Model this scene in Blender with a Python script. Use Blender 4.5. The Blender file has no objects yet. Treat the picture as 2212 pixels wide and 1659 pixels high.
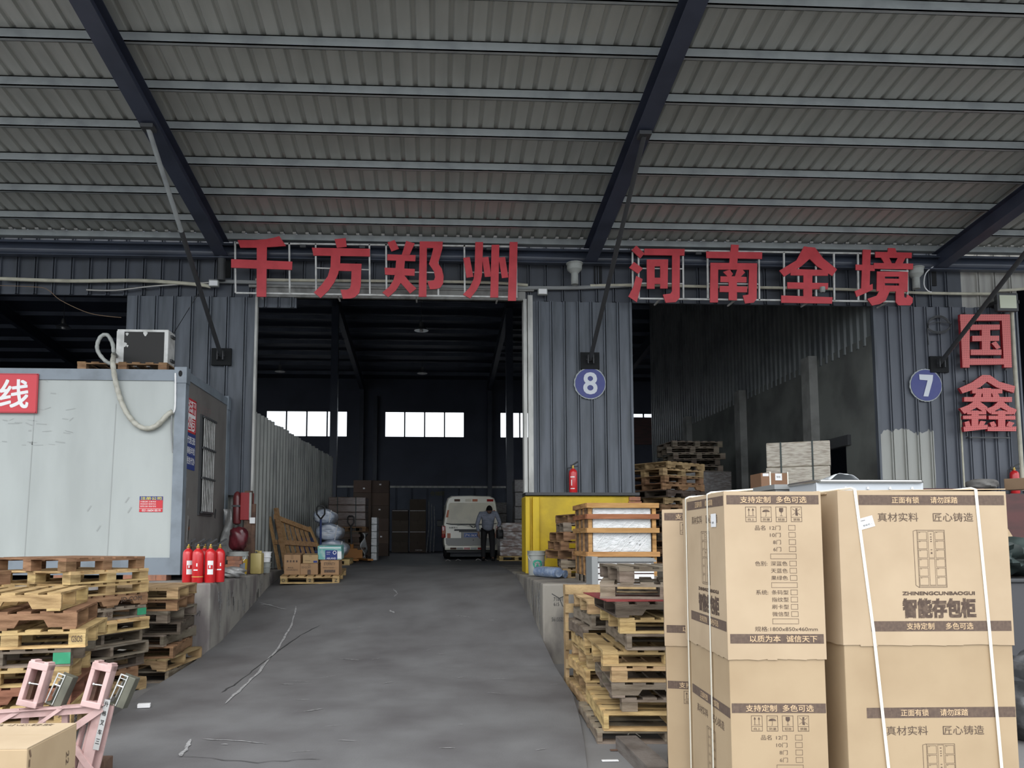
import bpy, bmesh, math, random
import numpy as np
from mathutils import Vector, Matrix, Euler
R = math.radians
scene = bpy.context.scene
col = scene.collection
random.seed(7)

# ------------------------------------------------------------------ camera, sky, exposure
FPX, CXP, HZN, YAW, PIT, CAMZ = 1700.0, 1020.0, 1166.0, R(2.68), R(5.0), 1.6
CYP = HZN - FPX * math.tan(PIT)
cam_d = bpy.data.cameras.new('camera')
cam_d.sensor_fit = 'HORIZONTAL'
cam_d.sensor_width = 36.0
cam_d.lens = 36.0 * FPX / 2212.0
cam_d.shift_x = (1106.0 - CXP) / 2212.0
cam_d.shift_y = (CYP - 829.5) / 2212.0
cam_d.clip_end = 500
cam = bpy.data.objects.new('camera', cam_d)
col.objects.link(cam)
cam.location = (0, 0, CAMZ)
cam.rotation_euler = (math.pi / 2 + PIT, 0, -YAW)
scene.camera = cam

world = bpy.data.worlds.new('overcast_sky')
scene.world = world
world.use_nodes = True
wn, wl = world.node_tree.nodes, world.node_tree.links
wn.clear()
w_out = wn.new('ShaderNodeOutputWorld')
w_bg = wn.new('ShaderNodeBackground')
w_tc = wn.new('ShaderNodeTexCoord')
w_sep = wn.new('ShaderNodeSeparateXYZ')
w_rmp = wn.new('ShaderNodeValToRGB')
w_rmp.color_ramp.elements[0].position = 0.0
w_rmp.color_ramp.elements[0].color = (0.80, 0.86, 0.92, 1)
w_rmp.color_ramp.elements[1].position = 0.9
w_rmp.color_ramp.elements[1].color = (0.98, 1.0, 1.03, 1)
wl.new(w_tc.outputs['Generated'], w_sep.inputs[0])
wl.new(w_sep.outputs['Z'], w_rmp.inputs[0])
wl.new(w_rmp.outputs[0], w_bg.inputs['Color'])
w_bg.inputs['Strength'].default_value = 1.25
wl.new(w_bg.outputs[0], w_out.inputs[0])

sun_d = bpy.data.lights.new('veiled_sun', 'SUN')      # the sun behind the cloud, over the yard behind the camera
sun_d.energy = 0.8
sun_d.angle = R(50)
sun_d.color = (1.0, 0.97, 0.93)
sun = bpy.data.objects.new('veiled_sun', sun_d)
col.objects.link(sun)
sun.rotation_euler = (R(48), 0, R(-12))

scene.view_settings.view_transform = 'Standard'
scene.view_settings.look = 'None'
scene.view_settings.gamma = 1.0
scene.view_settings.exposure = 0.95
scene.view_settings.use_curve_mapping = False
scene.cycles.use_denoising = True
scene.cycles.max_bounces = 8
scene.cycles.diffuse_bounces = 5

# ------------------------------------------------------------------ from the photograph to the place
def ray(px, py):
    x = (px - CXP) / FPX
    y = (CYP - py) / FPX
    fw = math.cos(PIT) - y * math.sin(PIT)
    up = math.sin(PIT) + y * math.cos(PIT)
    return Vector((x * math.cos(YAW) + fw * math.sin(YAW), -x * math.sin(YAW) + fw * math.cos(YAW), up))
def at(px, py, Y):
    d = ray(px, py); t = Y / d.y
    return Vector((d.x * t, Y, CAMZ + d.z * t))
def gz(px, py, z):
    d = ray(px, py); t = (z - CAMZ) / d.z
    return Vector((d.x * t, d.y * t, z))
def ax(px, py, X):
    d = ray(px, py); t = X / d.x
    return Vector((X, d.y * t, CAMZ + d.z * t))

# ------------------------------------------------------------------ materials
MATS = {}
def mat(name, c=(0.5, 0.5, 0.5), rough=0.6, metal=0.0, c2=None, ns=4.0, nl=0.45, nh=0.65, stretch=(1, 1, 1), bump=0.0, bs=40.0,
        objcol=False, alpha=None, trans=0.0, emit=None, spec=0.5, coat=0.0, det=5.0, cc=None):
    """Principled surface: colour c, with patches of c2 from a noise of scale ns; bump from a second noise; objcol takes the object's own colour."""
    if name in MATS: return MATS[name]
    m = bpy.data.materials.new(name); m.use_nodes = True
    nt = m.node_tree; n, l = nt.nodes, nt.links
    b = n['Principled BSDF']
    b.inputs['Roughness'].default_value = rough
    b.inputs['Metallic'].default_value = metal
    b.inputs['Specular IOR Level'].default_value = spec
    if coat: b.inputs['Coat Weight'].default_value = coat; b.inputs['Coat Roughness'].default_value = 0.15
    if trans: b.inputs['Transmission Weight'].default_value = trans
    if alpha is not None: b.inputs['Alpha'].default_value = alpha
    src = None
    if objcol:
        oi = n.new('ShaderNodeObjectInfo'); src = oi.outputs['Color']
    tc = n.new('ShaderNodeTexCoord'); mp = n.new('ShaderNodeMapping')
    mp.inputs['Scale'].default_value = stretch
    l.new(tc.outputs['Object'], mp.inputs[0])
    if c2 is not None:
        no = n.new('ShaderNodeTexNoise'); no.inputs['Scale'].default_value = ns; no.inputs['Detail'].default_value = det
        l.new(mp.outputs[0], no.inputs['Vector'])
        rp = n.new('ShaderNodeMapRange'); rp.inputs['From Min'].default_value = nl; rp.inputs['From Max'].default_value = nh
        l.new(no.outputs['Fac'], rp.inputs[0])
        mx = n.new('ShaderNodeMix'); mx.data_type = 'RGBA'
        if objcol: mx.blend_type = 'MULTIPLY'
        l.new(rp.outputs[0], mx.inputs['Factor'])
        if src: l.new(src, mx.inputs['A'])
        else: mx.inputs['A'].default_value = (*c, 1)
        mx.inputs['B'].default_value = (*c2, 1)
        src = mx.outputs['Result']
    if src: l.new(src, b.inputs['Base Color'])
    else: b.inputs['Base Color'].default_value = (*c, 1)
    if bump:
        nb = n.new('ShaderNodeTexNoise'); nb.inputs['Scale'].default_value = bs; nb.inputs['Detail'].default_value = 3
        l.new(mp.outputs[0], nb.inputs['Vector'])
        bp = n.new('ShaderNodeBump'); bp.inputs['Strength'].default_value = bump; bp.inputs['Distance'].default_value = 0.02
        l.new(nb.outputs['Fac'], bp.inputs['Height']); l.new(bp.outputs[0], b.inputs['Normal'])
    if emit: b.inputs['Emission Color'].default_value = (*emit[0], 1); b.inputs['Emission Strength'].default_value = emit[1]
    MATS[name] = m
    return m

M = {}
M['concrete'] = mat('concrete_floor', (0.158, 0.158, 0.160), 0.7, c2=(0.098, 0.094, 0.096), ns=1.6, nl=0.33, nh=0.72, bump=0.12, bs=60, det=11)
M['yard'] = mat('concrete_yard', (0.18, 0.178, 0.176), 0.8, c2=(0.12, 0.116, 0.114), ns=0.6, bump=0.1, bs=50)
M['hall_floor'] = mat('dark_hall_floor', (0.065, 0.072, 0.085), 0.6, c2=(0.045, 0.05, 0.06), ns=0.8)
M['dock'] = mat('stained_dock_concrete', (0.31, 0.295, 0.265), 0.85, c2=(0.16, 0.14, 0.137), ns=2.2, nl=0.45, nh=0.62, bump=0.3, bs=18, stretch=(1, 1, 0.45))
M['dock_worn'] = mat('dark_stained_dock_concrete', (0.25, 0.232, 0.20), 0.85, c2=(0.11, 0.10, 0.093), ns=2.6, nl=0.42, nh=0.62, bump=0.3, bs=18, stretch=(1, 1, 0.5))
M['scuff'] = mat('white_scuff', (0.34, 0.34, 0.34), 0.9, c2=(0.15, 0.15, 0.15), ns=30)
M['crack'] = mat('dark_crack', (0.045, 0.045, 0.045), 0.9)
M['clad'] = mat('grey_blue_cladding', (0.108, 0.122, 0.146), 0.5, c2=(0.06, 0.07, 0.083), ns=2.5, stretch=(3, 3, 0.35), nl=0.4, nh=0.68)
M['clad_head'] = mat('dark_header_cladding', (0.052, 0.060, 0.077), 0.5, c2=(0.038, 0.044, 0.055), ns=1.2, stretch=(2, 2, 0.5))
M['clad_pale'] = mat('unpainted_pale_cladding', (0.34, 0.335, 0.31), 0.55, c2=(0.24, 0.235, 0.22), ns=2.5, stretch=(3, 3, 0.4))
M['navy'] = mat('navy_steel', (0.028, 0.036, 0.058), 0.42, c2=(0.038, 0.046, 0.066), ns=2)
M['navy_out'] = mat('navy_rafter_paint', (0.048, 0.057, 0.088), 0.42, c2=(0.036, 0.043, 0.067), ns=2)
M['beam_gloss'] = mat('navy_eave_beam', (0.05, 0.06, 0.085), 0.3, c2=(0.03, 0.036, 0.05), ns=0.8, stretch=(1, 1, 3))
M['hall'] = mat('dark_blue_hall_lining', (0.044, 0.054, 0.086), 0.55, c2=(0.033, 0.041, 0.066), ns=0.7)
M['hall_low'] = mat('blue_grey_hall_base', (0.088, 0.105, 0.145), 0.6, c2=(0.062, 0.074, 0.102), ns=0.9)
M['roof'] = mat('galvanised_roof_sheet', (0.43, 0.445, 0.422), 0.42, metal=0.15, c2=(0.36, 0.375, 0.355), ns=3.5, stretch=(1.6, 0.22, 1), nl=0.35, nh=0.7)
M['galv'] = mat('galvanised_purlin', (0.38, 0.41, 0.415), 0.42, metal=0.25, c2=(0.30, 0.325, 0.335), ns=3)
M['partition'] = mat('grey_partition_render', (0.19, 0.20, 0.185), 0.9, c2=(0.11, 0.115, 0.108), ns=0.9, nl=0.42, nh=0.62)
M['part_sheet'] = mat('dark_partition_sheet', (0.15, 0.165, 0.165), 0.45, c2=(0.09, 0.10, 0.105), ns=1.2)
M['pillar_con'] = mat('partition_concrete_post', (0.30, 0.30, 0.285), 0.9, c2=(0.2, 0.2, 0.19), ns=2)
M['fence'] = mat('grey_corrugated_fence', (0.27, 0.275, 0.255), 0.5, metal=0.1, c2=(0.15, 0.155, 0.148), ns=1.6, stretch=(1, 1, 0.5))
M['white_metal'] = mat('white_painted_steel', (0.62, 0.62, 0.60), 0.5, c2=(0.42, 0.42, 0.40), ns=6)
M['jamb'] = mat('white_door_jamb', (0.55, 0.55, 0.52), 0.6, c2=(0.36, 0.36, 0.34), ns=3, stretch=(2, 2, 0.5))
M['lintel'] = mat('grimy_lintel_sheet', (0.27, 0.27, 0.255), 0.6, c2=(0.16, 0.16, 0.152), ns=4, stretch=(1.5, 1, 1))
M['yellow'] = mat('yellow_base_paint', (0.62, 0.43, 0.012), 0.55, c2=(0.48, 0.33, 0.012), ns=3, bump=0.1, bs=8)
M['red_sign'] = mat('red_sign_sheet', (0.60, 0.056, 0.07), 0.42, c2=(0.52, 0.045, 0.057), ns=5)
M['red_side'] = mat('red_sign_edge', (0.36, 0.02, 0.03), 0.5)
M['blue_disc'] = mat('blue_number_disc', (0.045, 0.055, 0.22), 0.5, c2=(0.055, 0.065, 0.22), ns=5)
M['pale_paint'] = mat('pale_number_paint', (0.62, 0.65, 0.70), 0.6)
M['peel'] = mat('peeled_disc_rim', (0.40, 0.43, 0.43), 0.8)
M['wood'] = mat('pallet_wood', rough=0.85, objcol=True, c2=(0.42, 0.38, 0.35), ns=3.2, nl=0.40, nh=0.74, stretch=(1.2, 1.2, 7), bump=0.3, bs=30, spec=0.2)
M['woodx'] = mat('planed_wood', rough=0.8, objcol=True, c2=(0.62, 0.56, 0.5), ns=4.0, nl=0.4, nh=0.75, stretch=(0.7, 5, 5), bump=0.15, bs=30, spec=0.2)
M['card'] = mat('cardboard', rough=0.75, objcol=True, c2=(0.86, 0.84, 0.82), ns=2.2, nl=0.4, nh=0.7, spec=0.25)
M['ink'] = mat('brown_print', (0.095, 0.067, 0.053), 0.8, c2=(0.15, 0.107, 0.08), ns=40, spec=0.2)
M['ink_faint'] = mat('faint_brown_print', (0.22, 0.15, 0.10), 0.8, spec=0.2)
M['band_txt'] = mat('unprinted_lettering', (0.62, 0.45, 0.28), 0.75, spec=0.2)
M['black'] = mat('black_plastic', (0.012, 0.012, 0.013), 0.45)
M['dark'] = mat('black_plate_and_recess_shade', (0.008, 0.009, 0.01), 0.9)  # near-black: shade of recesses and holes put into colour; dark plates too
M['dgrey'] = mat('dark_grey_metal', (0.045, 0.047, 0.05), 0.5)
M['grey'] = mat('grey_plastic', (0.25, 0.26, 0.26), 0.5)
M['strap'] = mat('cream_strap', (0.82, 0.80, 0.70), 0.35)
M['paper'] = mat('white_paper', (0.8, 0.8, 0.8), 0.7)
M['fire_red'] = mat('extinguisher_red', (0.56, 0.018, 0.022), 0.3, coat=0.4)
M['brass'] = mat('brass_valve', (0.55, 0.38, 0.10), 0.35, metal=0.8)
M['cont_white'] = mat('container_white_panel', (0.41, 0.44, 0.425), 0.5, c2=(0.345, 0.37, 0.357), ns=1.2, stretch=(1.5, 1.5, 0.4), nl=0.4, nh=0.7)
M['cont_blue'] = mat('container_grey_blue_frame', (0.20, 0.235, 0.27), 0.5, c2=(0.15, 0.175, 0.2), ns=3)
M['cont_side'] = mat('container_dull_side', (0.17, 0.16, 0.15), 0.7, c2=(0.12, 0.105, 0.10), ns=1.6, nl=0.45, nh=0.7)
M['cream_pipe'] = mat('cream_conduit', (0.50, 0.48, 0.38), 0.5, c2=(0.36, 0.34, 0.27), ns=4)
M['pink'] = mat('faded_pink_paint', (0.60, 0.41, 0.39), 0.55, c2=(0.42, 0.27, 0.25), ns=7, nl=0.5, nh=0.72)
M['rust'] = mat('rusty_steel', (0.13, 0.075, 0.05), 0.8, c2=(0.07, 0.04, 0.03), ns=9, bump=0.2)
M['olive'] = mat('olive_metal', (0.115, 0.115, 0.085), 0.45, c2=(0.08, 0.08, 0.06), ns=6)
M['steel'] = mat('bare_steel', (0.55, 0.55, 0.53), 0.3, metal=0.9)
M['green_paint'] = mat('green_marking_paint', (0.03, 0.26, 0.13), 0.7, c2=(0.06, 0.32, 0.19), ns=8)
M['dgreen'] = mat('dark_green_tarp', (0.03, 0.045, 0.042), 0.6, c2=(0.015, 0.022, 0.02), ns=5)
M['glass'] = mat('window_glass', (0.95, 0.97, 1.0), 0.02, trans=1.0)
M['blue_paint'] = mat('blue_handle_paint', (0.03, 0.05, 0.16), 0.4)
M['orange'] = mat('orange_fork_paint', (0.42, 0.17, 0.03), 0.5)
M['van'] = mat('van_cream_paint', (0.80, 0.77, 0.64), 0.3, coat=0.5)
M['van_glass'] = mat('whited_rear_glass', (0.80, 0.75, 0.60), 0.18, c2=(0.72, 0.68, 0.55), ns=3, coat=0.6)
M['van_grey'] = mat('van_lower_grey', (0.34, 0.34, 0.32), 0.4)
M['tail'] = mat('tail_lamp_red', (0.35, 0.015, 0.012), 0.15, coat=0.8)
M['amber'] = mat('orange_reflector', (0.55, 0.16, 0.07), 0.4)
M['plate_blue'] = mat('number_plate_blue', (0.02, 0.09, 0.35), 0.4)
M['rubber'] = mat('tyre_rubber', (0.012, 0.012, 0.013), 0.8)
M['skin'] = mat('skin', (0.21, 0.12, 0.085), 0.55)
M['hair'] = mat('black_hair', (0.010, 0.009, 0.009), 0.9, spec=0.2, bump=0.6, bs=60)
M['shirt'] = mat('grey_blue_shirt', (0.25, 0.27, 0.33), 0.85, c2=(0.19, 0.207, 0.255), ns=9, stretch=(1, 1, 2.5), bump=0.3, bs=12)
M['trouser'] = mat('black_trousers', (0.008, 0.008, 0.009), 0.8)
M['teal'] = mat('teal_carton_print', (0.16, 0.40, 0.38), 0.6, c2=(0.55, 0.62, 0.58), ns=6)
M['blue_card'] = mat('blue_carton_print', (0.02, 0.04, 0.20), 0.5)
M['maroon'] = mat('maroon_bag', (0.10, 0.012, 0.018), 0.3, c2=(0.04, 0.01, 0.012), ns=7)
M['bucket'] = mat('dirty_white_bucket', (0.34, 0.355, 0.335), 0.5, c2=(0.24, 0.25, 0.235), ns=5)
M['jerry'] = mat('yellowed_jerrycan', (0.46, 0.37, 0.14), 0.4, c2=(0.36, 0.28, 0.1), ns=4)
M['brick'] = mat('fired_brick', (0.36, 0.16, 0.095), 0.9, c2=(0.25, 0.13, 0.09), ns=12)
M['film_grey'] = mat('crumpled_clear_film', (0.22, 0.22, 0.215), 0.3, c2=(0.36, 0.36, 0.35), ns=8, coat=0.4, bump=0.6, bs=14)
M['blue_bag'] = mat('blue_plastic_bag', (0.16, 0.22, 0.34), 0.3, c2=(0.30, 0.36, 0.46), ns=14, coat=0.5, bump=0.5, bs=25)
M['teal_logo'] = mat('green_bucket_print', (0.02, 0.30, 0.20), 0.6)
M['red_print'] = mat('red_print', (0.55, 0.03, 0.04), 0.6)
M['banner'] = mat('red_banner', (0.58, 0.04, 0.055), 0.5)
M['mortar'] = mat('mortar_grey', (0.30, 0.29, 0.275), 0.9, c2=(0.2, 0.19, 0.18), ns=7)
M['dred'] = mat('dark_red_board', (0.075, 0.022, 0.02), 0.5, c2=(0.05, 0.018, 0.016), ns=2, stretch=(1, 1, 5))
def wrap_mat(name, c, c2, ns=5.0, stretch=(1.2, 1.2, 7)):
    return mat(name, c, 0.28, c2=c2, ns=ns, nl=0.42, nh=0.66, stretch=stretch, bump=0.6, bs=7, coat=0.4)
M['wrap_brown'] = wrap_mat('film_wrapped_brown_goods', (0.12, 0.078, 0.062), (0.17, 0.125, 0.105))
M['wrap_pale'] = wrap_mat('film_wrapped_pale_goods', (0.42, 0.38, 0.31), (0.24, 0.20, 0.15), ns=7)
M['wrap_white'] = wrap_mat('film_wrapped_white_goods', (0.58, 0.60, 0.60), (0.74, 0.75, 0.76), ns=4, stretch=(2.5, 2.5, 6))
M['wrap_roll'] = wrap_mat('film_wrapped_bluish_rolls', (0.36, 0.42, 0.53), (0.62, 0.65, 0.70), ns=6, stretch=(1, 1, 4))
M['wrap_dark'] = wrap_mat('film_wrapped_dark_goods', (0.10, 0.082, 0.072), (0.20, 0.19, 0.185), ns=9)

# ------------------------------------------------------------------ mesh building
TEXT = {}
def text_shape(s, off):
    key = (s, off)
    if key not in TEXT:
        c = bpy.data.curves.new('lettering', 'FONT')
        c.body = s; c.size = 1.0; c.offset = off; c.resolution_u = 3
        o = bpy.data.objects.new('lettering', c)
        col.objects.link(o)
        bpy.context.view_layer.update()
        me = bpy.data.meshes.new_from_object(o.evaluated_get(bpy.context.evaluated_depsgraph_get()))
        v = np.array([tuple(p.co) for p in me.vertices]) if len(me.vertices) else np.zeros((1, 3))
        f = [tuple(p.vertices) for p in me.polygons]
        bpy.data.objects.remove(o); bpy.data.curves.remove(c); bpy.data.meshes.remove(me)
        TEXT[key] = (v, f)
    return TEXT[key]

def frame(o, x, y):
    """Matrix whose x and y axes lie in a face, at origin o."""
    x = Vector(x).normalized(); y = Vector(y); y = (y - x * y.dot(x)).normalized(); z = x.cross(y)
    return Matrix(((x.x, y.x, z.x, o[0]), (x.y, y.y, z.y, o[1]), (x.z, y.z, z.z, o[2]), (0, 0, 0, 1)))

class MB:
    def __init__(s): s.v, s.f, s.m, s.T = [], [], [], Matrix.Identity(4)
    def add(s, vs, fs, m=0):
        b = len(s.v)
        s.v += [tuple(s.T @ Vector(p)) for p in vs]
        s.f += [tuple(b + i for i in f) for f in fs]
        s.m += [m] * len(fs)
        return s
    def box(s, x0, x1, y0, y1, z0, z1, m=0, bev=0.0):
        if bev:
            bm = bmesh.new(); bmesh.ops.create_cube(bm, size=1.0)
            for w in bm.verts:
                w.co = Vector(((x0 + x1) / 2 + w.co.x * (x1 - x0), (y0 + y1) / 2 + w.co.y * (y1 - y0), (z0 + z1) / 2 + w.co.z * (z1 - z0)))
            bmesh.ops.bevel(bm, geom=bm.edges[:], offset=bev, segments=2, profile=0.6, affect='EDGES')
            bm.verts.index_update()
            s.add([w.co[:] for w in bm.verts], [[w.index for w in f.verts] for f in bm.faces], m); bm.free()
            return s
        vs = [(x, y, z) for x in (x0, x1) for y in (y0, y1) for z in (z0, z1)]
        return s.add(vs, [(0, 1, 3, 2), (4, 6, 7, 5), (0, 4, 5, 1), (2, 3, 7, 6), (0, 2, 6, 4), (1, 5, 7, 3)], m)
    def obox(s, Mx, sx, sy, sz, m=0):
        vs = [Mx @ Vector((x * sx / 2, y * sy / 2, z * sz / 2)) for x in (-1, 1) for y in (-1, 1) for z in (-1, 1)]
        return s.add(vs, [(0, 1, 3, 2), (4, 6, 7, 5), (0, 4, 5, 1), (2, 3, 7, 6), (0, 2, 6, 4), (1, 5, 7, 3)], m)
    def bar(s, p, q, w, h, m=0, up=(0, 0, 1)):
        p, q = Vector(p), Vector(q); d = q - p; L = d.length
        z = d.normalized(); u = Vector(up)
        if abs(z.dot(u)) > 0.98: u = Vector((0, 1, 0))
        x = u.cross(z).normalized(); y = z.cross(x); c = (p + q) / 2
        Mx = Matrix(((x.x, y.x, z.x, c.x), (x.y, y.y, z.y, c.y), (x.z, y.z, z.z, c.z), (0, 0, 0, 1)))
        return s.obox(Mx, w, h, L, m)
    def tube(s, pts, r, n=8, m=0, cap=True):
        pts = [Vector(p) for p in pts]; vs, fs = [], []
        rr = r if isinstance(r, (list, tuple)) else [r] * len(pts)
        prev = None
        for i, p in enumerate(pts):
            t = (pts[min(i + 1, len(pts) - 1)] - pts[max(i - 1, 0)]).normalized()
            if prev is None:
                a = Vector((0, 0, 1)) if abs(t.z) < 0.9 else Vector((1, 0, 0))
                x = t.cross(a).normalized()
            else:
                x = (prev - t * prev.dot(t)).normalized()
            prev = x; y = t.cross(x)
            vs += [p + (x * math.cos(2 * math.pi * k / n) + y * math.sin(2 * math.pi * k / n)) * rr[i] for k in range(n)]
        for i in range(len(pts) - 1):
            for k in range(n):
                fs.append((i * n + k, i * n + (k + 1) % n, (i + 1) * n + (k + 1) % n, (i + 1) * n + k))
        if cap: fs += [tuple(range(n - 1, -1, -1)), tuple(range((len(pts) - 1) * n, len(pts) * n))]
        return s.add(vs, fs, m)
    def lathe(s, prof, n=20, m=0, c=(0, 0, 0), sx=1.0, sy=1.0):
        vs, fs = [], []
        for r, z in prof:
            vs += [(c[0] + r * sx * math.cos(2 * math.pi * k / n), c[1] + r * sy * math.sin(2 * math.pi * k / n), c[2] + z) for k in range(n)]
        for i in range(len(prof) - 1):
            for k in range(n):
                fs.append((i * n + k, i * n + (k + 1) % n, (i + 1) * n + (k + 1) % n, (i + 1) * n + k))
        fs += [tuple(range(n - 1, -1, -1)), tuple(range((len(prof) - 1) * n, len(prof) * n))]
        return s.add(vs, fs, m)
    def prism(s, poly, d, m=0, ms=None):
        """Extrude a 3-D polygon (front, as seen) by the vector d."""
        n = len(poly); d = Vector(d)
        vs = [Vector(p) for p in poly] + [Vector(p) + d for p in poly]
        s.add(vs, [tuple(range(n)), tuple(range(2 * n - 1, n - 1, -1))], m)
        b = len(s.v) - 2 * n
        for i in range(n):
            s.f.append((b + i, b + n + i, b + n + (i + 1) % n, b + (i + 1) % n)); s.m.append(m if ms is None else ms)
        return s
    def grid(s, fn, nu, nv, m=0, closed=False):
        vs = [fn(i / nu, j / nv) for i in range(nu + 1) for j in range(nv + 1)]
        return s.add(vs, [(i * (nv + 1) + j, (i + 1) * (nv + 1) + j, (i + 1) * (nv + 1) + j + 1, i * (nv + 1) + j + 1) for i in range(nu) for j in range(nv)], m)
    def text(s, t, Mx, w, h, m=0, off=0.0, x=0.0, y=0.0, lift=0.0015, anchor='c'):
        if off > 0.008 and w:              # heavy lettering: the same outline struck several times, a little apart
            n = len(t); d = off * 0.55 * (h or w / max(n, 1)) 
            for k, (a, b) in enumerate(((-d, -d), (d, -d), (-d, d), (d, d), (0, 0))): s.text(t, Mx, w - 2 * d, (h - 2 * d) if h else h, m, 0.0, x + a, y + b, lift + 0.00012 * k)
            return s
        off = 0.0
        """Lettering fitted into w x h; centred on (x, y) of the face frame Mx (anchor l: x is its left end)."""
        v, f = text_shape(t, off)
        lo, hi = v.min(0), v.max(0); sp = np.maximum(hi - lo, 1e-6)
        sx = w / sp[0] if w else h / sp[1]
        sy = h / sp[1] if h else sx
        c = (lo + hi) / 2
        ox = x + (sp[0] * sx / 2 if anchor == 'l' else 0)
        return s.add([Mx @ Vector(((p[0] - c[0]) * sx + ox, (p[1] - c[1]) * sy + y, lift)) for p in v], f, m)
    def rect(s, Mx, x0, x1, y0, y1, m=0, lift=0.001):
        return s.add([Mx @ Vector(p) for p in ((x0, y0, lift), (x1, y0, lift), (x1, y1, lift), (x0, y1, lift))], [(0, 1, 2, 3)], m)
    def outline(s, Mx, x0, x1, y0, y1, t, m=0, lift=0.0012):
        s.rect(Mx, x0, x1, y0, y0 + t, m, lift); s.rect(Mx, x0, x1, y1 - t, y1, m, lift)
        s.rect(Mx, x0, x0 + t, y0, y1, m, lift); return s.rect(Mx, x1 - t, x1, y0, y1, m, lift)
    def line(s, Mx, p, q, t, m=0, lift=0.0012):
        p, q = Vector((*p, 0)), Vector((*q, 0)); d = (q - p).normalized(); nn = Vector((-d.y, d.x, 0)) * t / 2
        return s.add([Mx @ (a + Vector((0, 0, lift))) for a in (p - nn, q - nn, q + nn, p + nn)], [(0, 1, 2, 3)], m)
    def mesh(s, name, mats, smooth=False):
        me = bpy.data.meshes.new(name)
        me.from_pydata(s.v, [], s.f)
        for k in (mats if isinstance(mats, (list, tuple)) else [mats]): me.materials.append(M[k] if isinstance(k, str) else k)
        me.polygons.foreach_set('material_index', s.m)
        if smooth: me.polygons.foreach_set('use_smooth', [True] * len(me.polygons))
        me.update()
        return me
    def build(s, name, mats, parent=None, smooth=False, color=None, bevel=0.0, solid=0.0):
        if parent is None and s.v:                      # a top-level mesh gets its origin at its base
            a = np.array(s.v); c = Vector((*((a.min(0) + a.max(0)) / 2)[:2], a[:, 2].min()))
            s.v = [tuple(Vector(p) - c) for p in s.v]
        o = bpy.data.objects.new(name, s.mesh(name, mats, smooth))
        col.objects.link(o)
        if parent is None: o.location = c
        else: o.parent = parent
        if color: o.color = (*color, 1)
        if solid: md = o.modifiers.new('thick', 'SOLIDIFY'); md.thickness = solid; md.offset = 0
        if bevel: md = o.modifiers.new('edge', 'BEVEL'); md.width = bevel; md.segments = 2; md.limit_method = 'ANGLE'
        if smooth and hasattr(o.data, 'set_sharp_from_angle'): o.data.set_sharp_from_angle(angle=R(40))
        return o

def tag(o, label=None, cat=None, group=None, kind=None):
    if label: o['label'] = label
    if cat: o['category'] = cat
    if group: o['group'] = group
    if kind: o['kind'] = kind
    return o
def thing(name, label, cat, loc=(0, 0, 0), rz=0.0, group=None, rx=0.0, ry=0.0):
    o = bpy.data.objects.new(name, None); col.objects.link(o)
    o.empty_display_size = 0.1; o.location = loc; o.rotation_euler = (rx, ry, rz)
    return tag(o, label, cat, group)
def struct(name, mb, mats, **k):
    return tag(mb.build(name, mats, **k), kind='structure')
def lerp(a, b, t): return a + (b - a) * t
def dup(root, **kw):
    """A copy of a thing with copies of its parts and sub-parts."""
    r = root.copy(); col.objects.link(r)
    for ch in list(root.children):
        c = ch.copy(); col.objects.link(c); c.parent = r
        for g in list(ch.children):
            d = g.copy(); col.objects.link(d); d.parent = c
    return r

# ------------------------------------------------------------------ the place: ground, ramp, docks, floor
WALL, DOCK = 13.8, 1.03
def ramp_z(x, y):
    zl = np.interp(y, [5.5, 8, 10, 11.2, 14.15, 15.6, 17.0, 18.0], [0.004, 0.07, 0.12, 0.20, 0.76, 0.92, 1.025, DOCK])
    zr = np.interp(y, [5.5, 8, 9.2, 10.35, 12.7, 13.8, 15.5, 18.0], [0.004, 0.07, 0.14, 0.31, 0.86, 0.99, 1.028, DOCK])
    t = min(max((x + 2.95) / 4.35, 0), 1)
    return float(lerp(zl, zr, t))
def ramp_l(y): return float(np.interp(y, [5.5, 6.5, 7.1, 8.2, 10.6, 18], [-3.2, -2.82, -2.82, -2.9, -2.95, -2.95]))
def ramp_r(y): return float(np.interp(y, [5.5, 6.2, 7.0, 8.0, 10.3, 18], [1.05, 1.16, 1.27, 1.38, 1.4, 1.4]))

g = MB().box(-60, 60, -40, 90, -0.5, 0.0)
struct('ground', g, 'yard')
rp = MB()
def rpt(u, v):
    y = 5.5 + 12.5 * v; x = lerp(ramp_l(y), ramp_r(y), u); return (x, y, ramp_z(x, y))
rp.grid(rpt, 26, 60, 0)
rp.grid(lambda u, v: (ramp_l(5.5 + 12.5 * v), 5.5 + 12.5 * v, lerp(-0.05, ramp_z(ramp_l(5.5 + 12.5 * v), 5.5 + 12.5 * v), u)), 1, 60, 0)
rp.grid(lambda u, v: (ramp_r(5.5 + 12.5 * v), 5.5 + 12.5 * v, lerp(ramp_z(ramp_r(5.5 + 12.5 * v), 5.5 + 12.5 * v), -0.05, u)), 1, 60, 0)
def on_ramp(px, py):
    lo, hi = 4.0, 20.0
    for _ in range(40):
        mid = (lo + hi) / 2; p = at(px, py, mid)
        if p.z > ramp_z(p.x, p.y): lo = mid
        else: hi = mid
    return at(px, py, lo)
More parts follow.
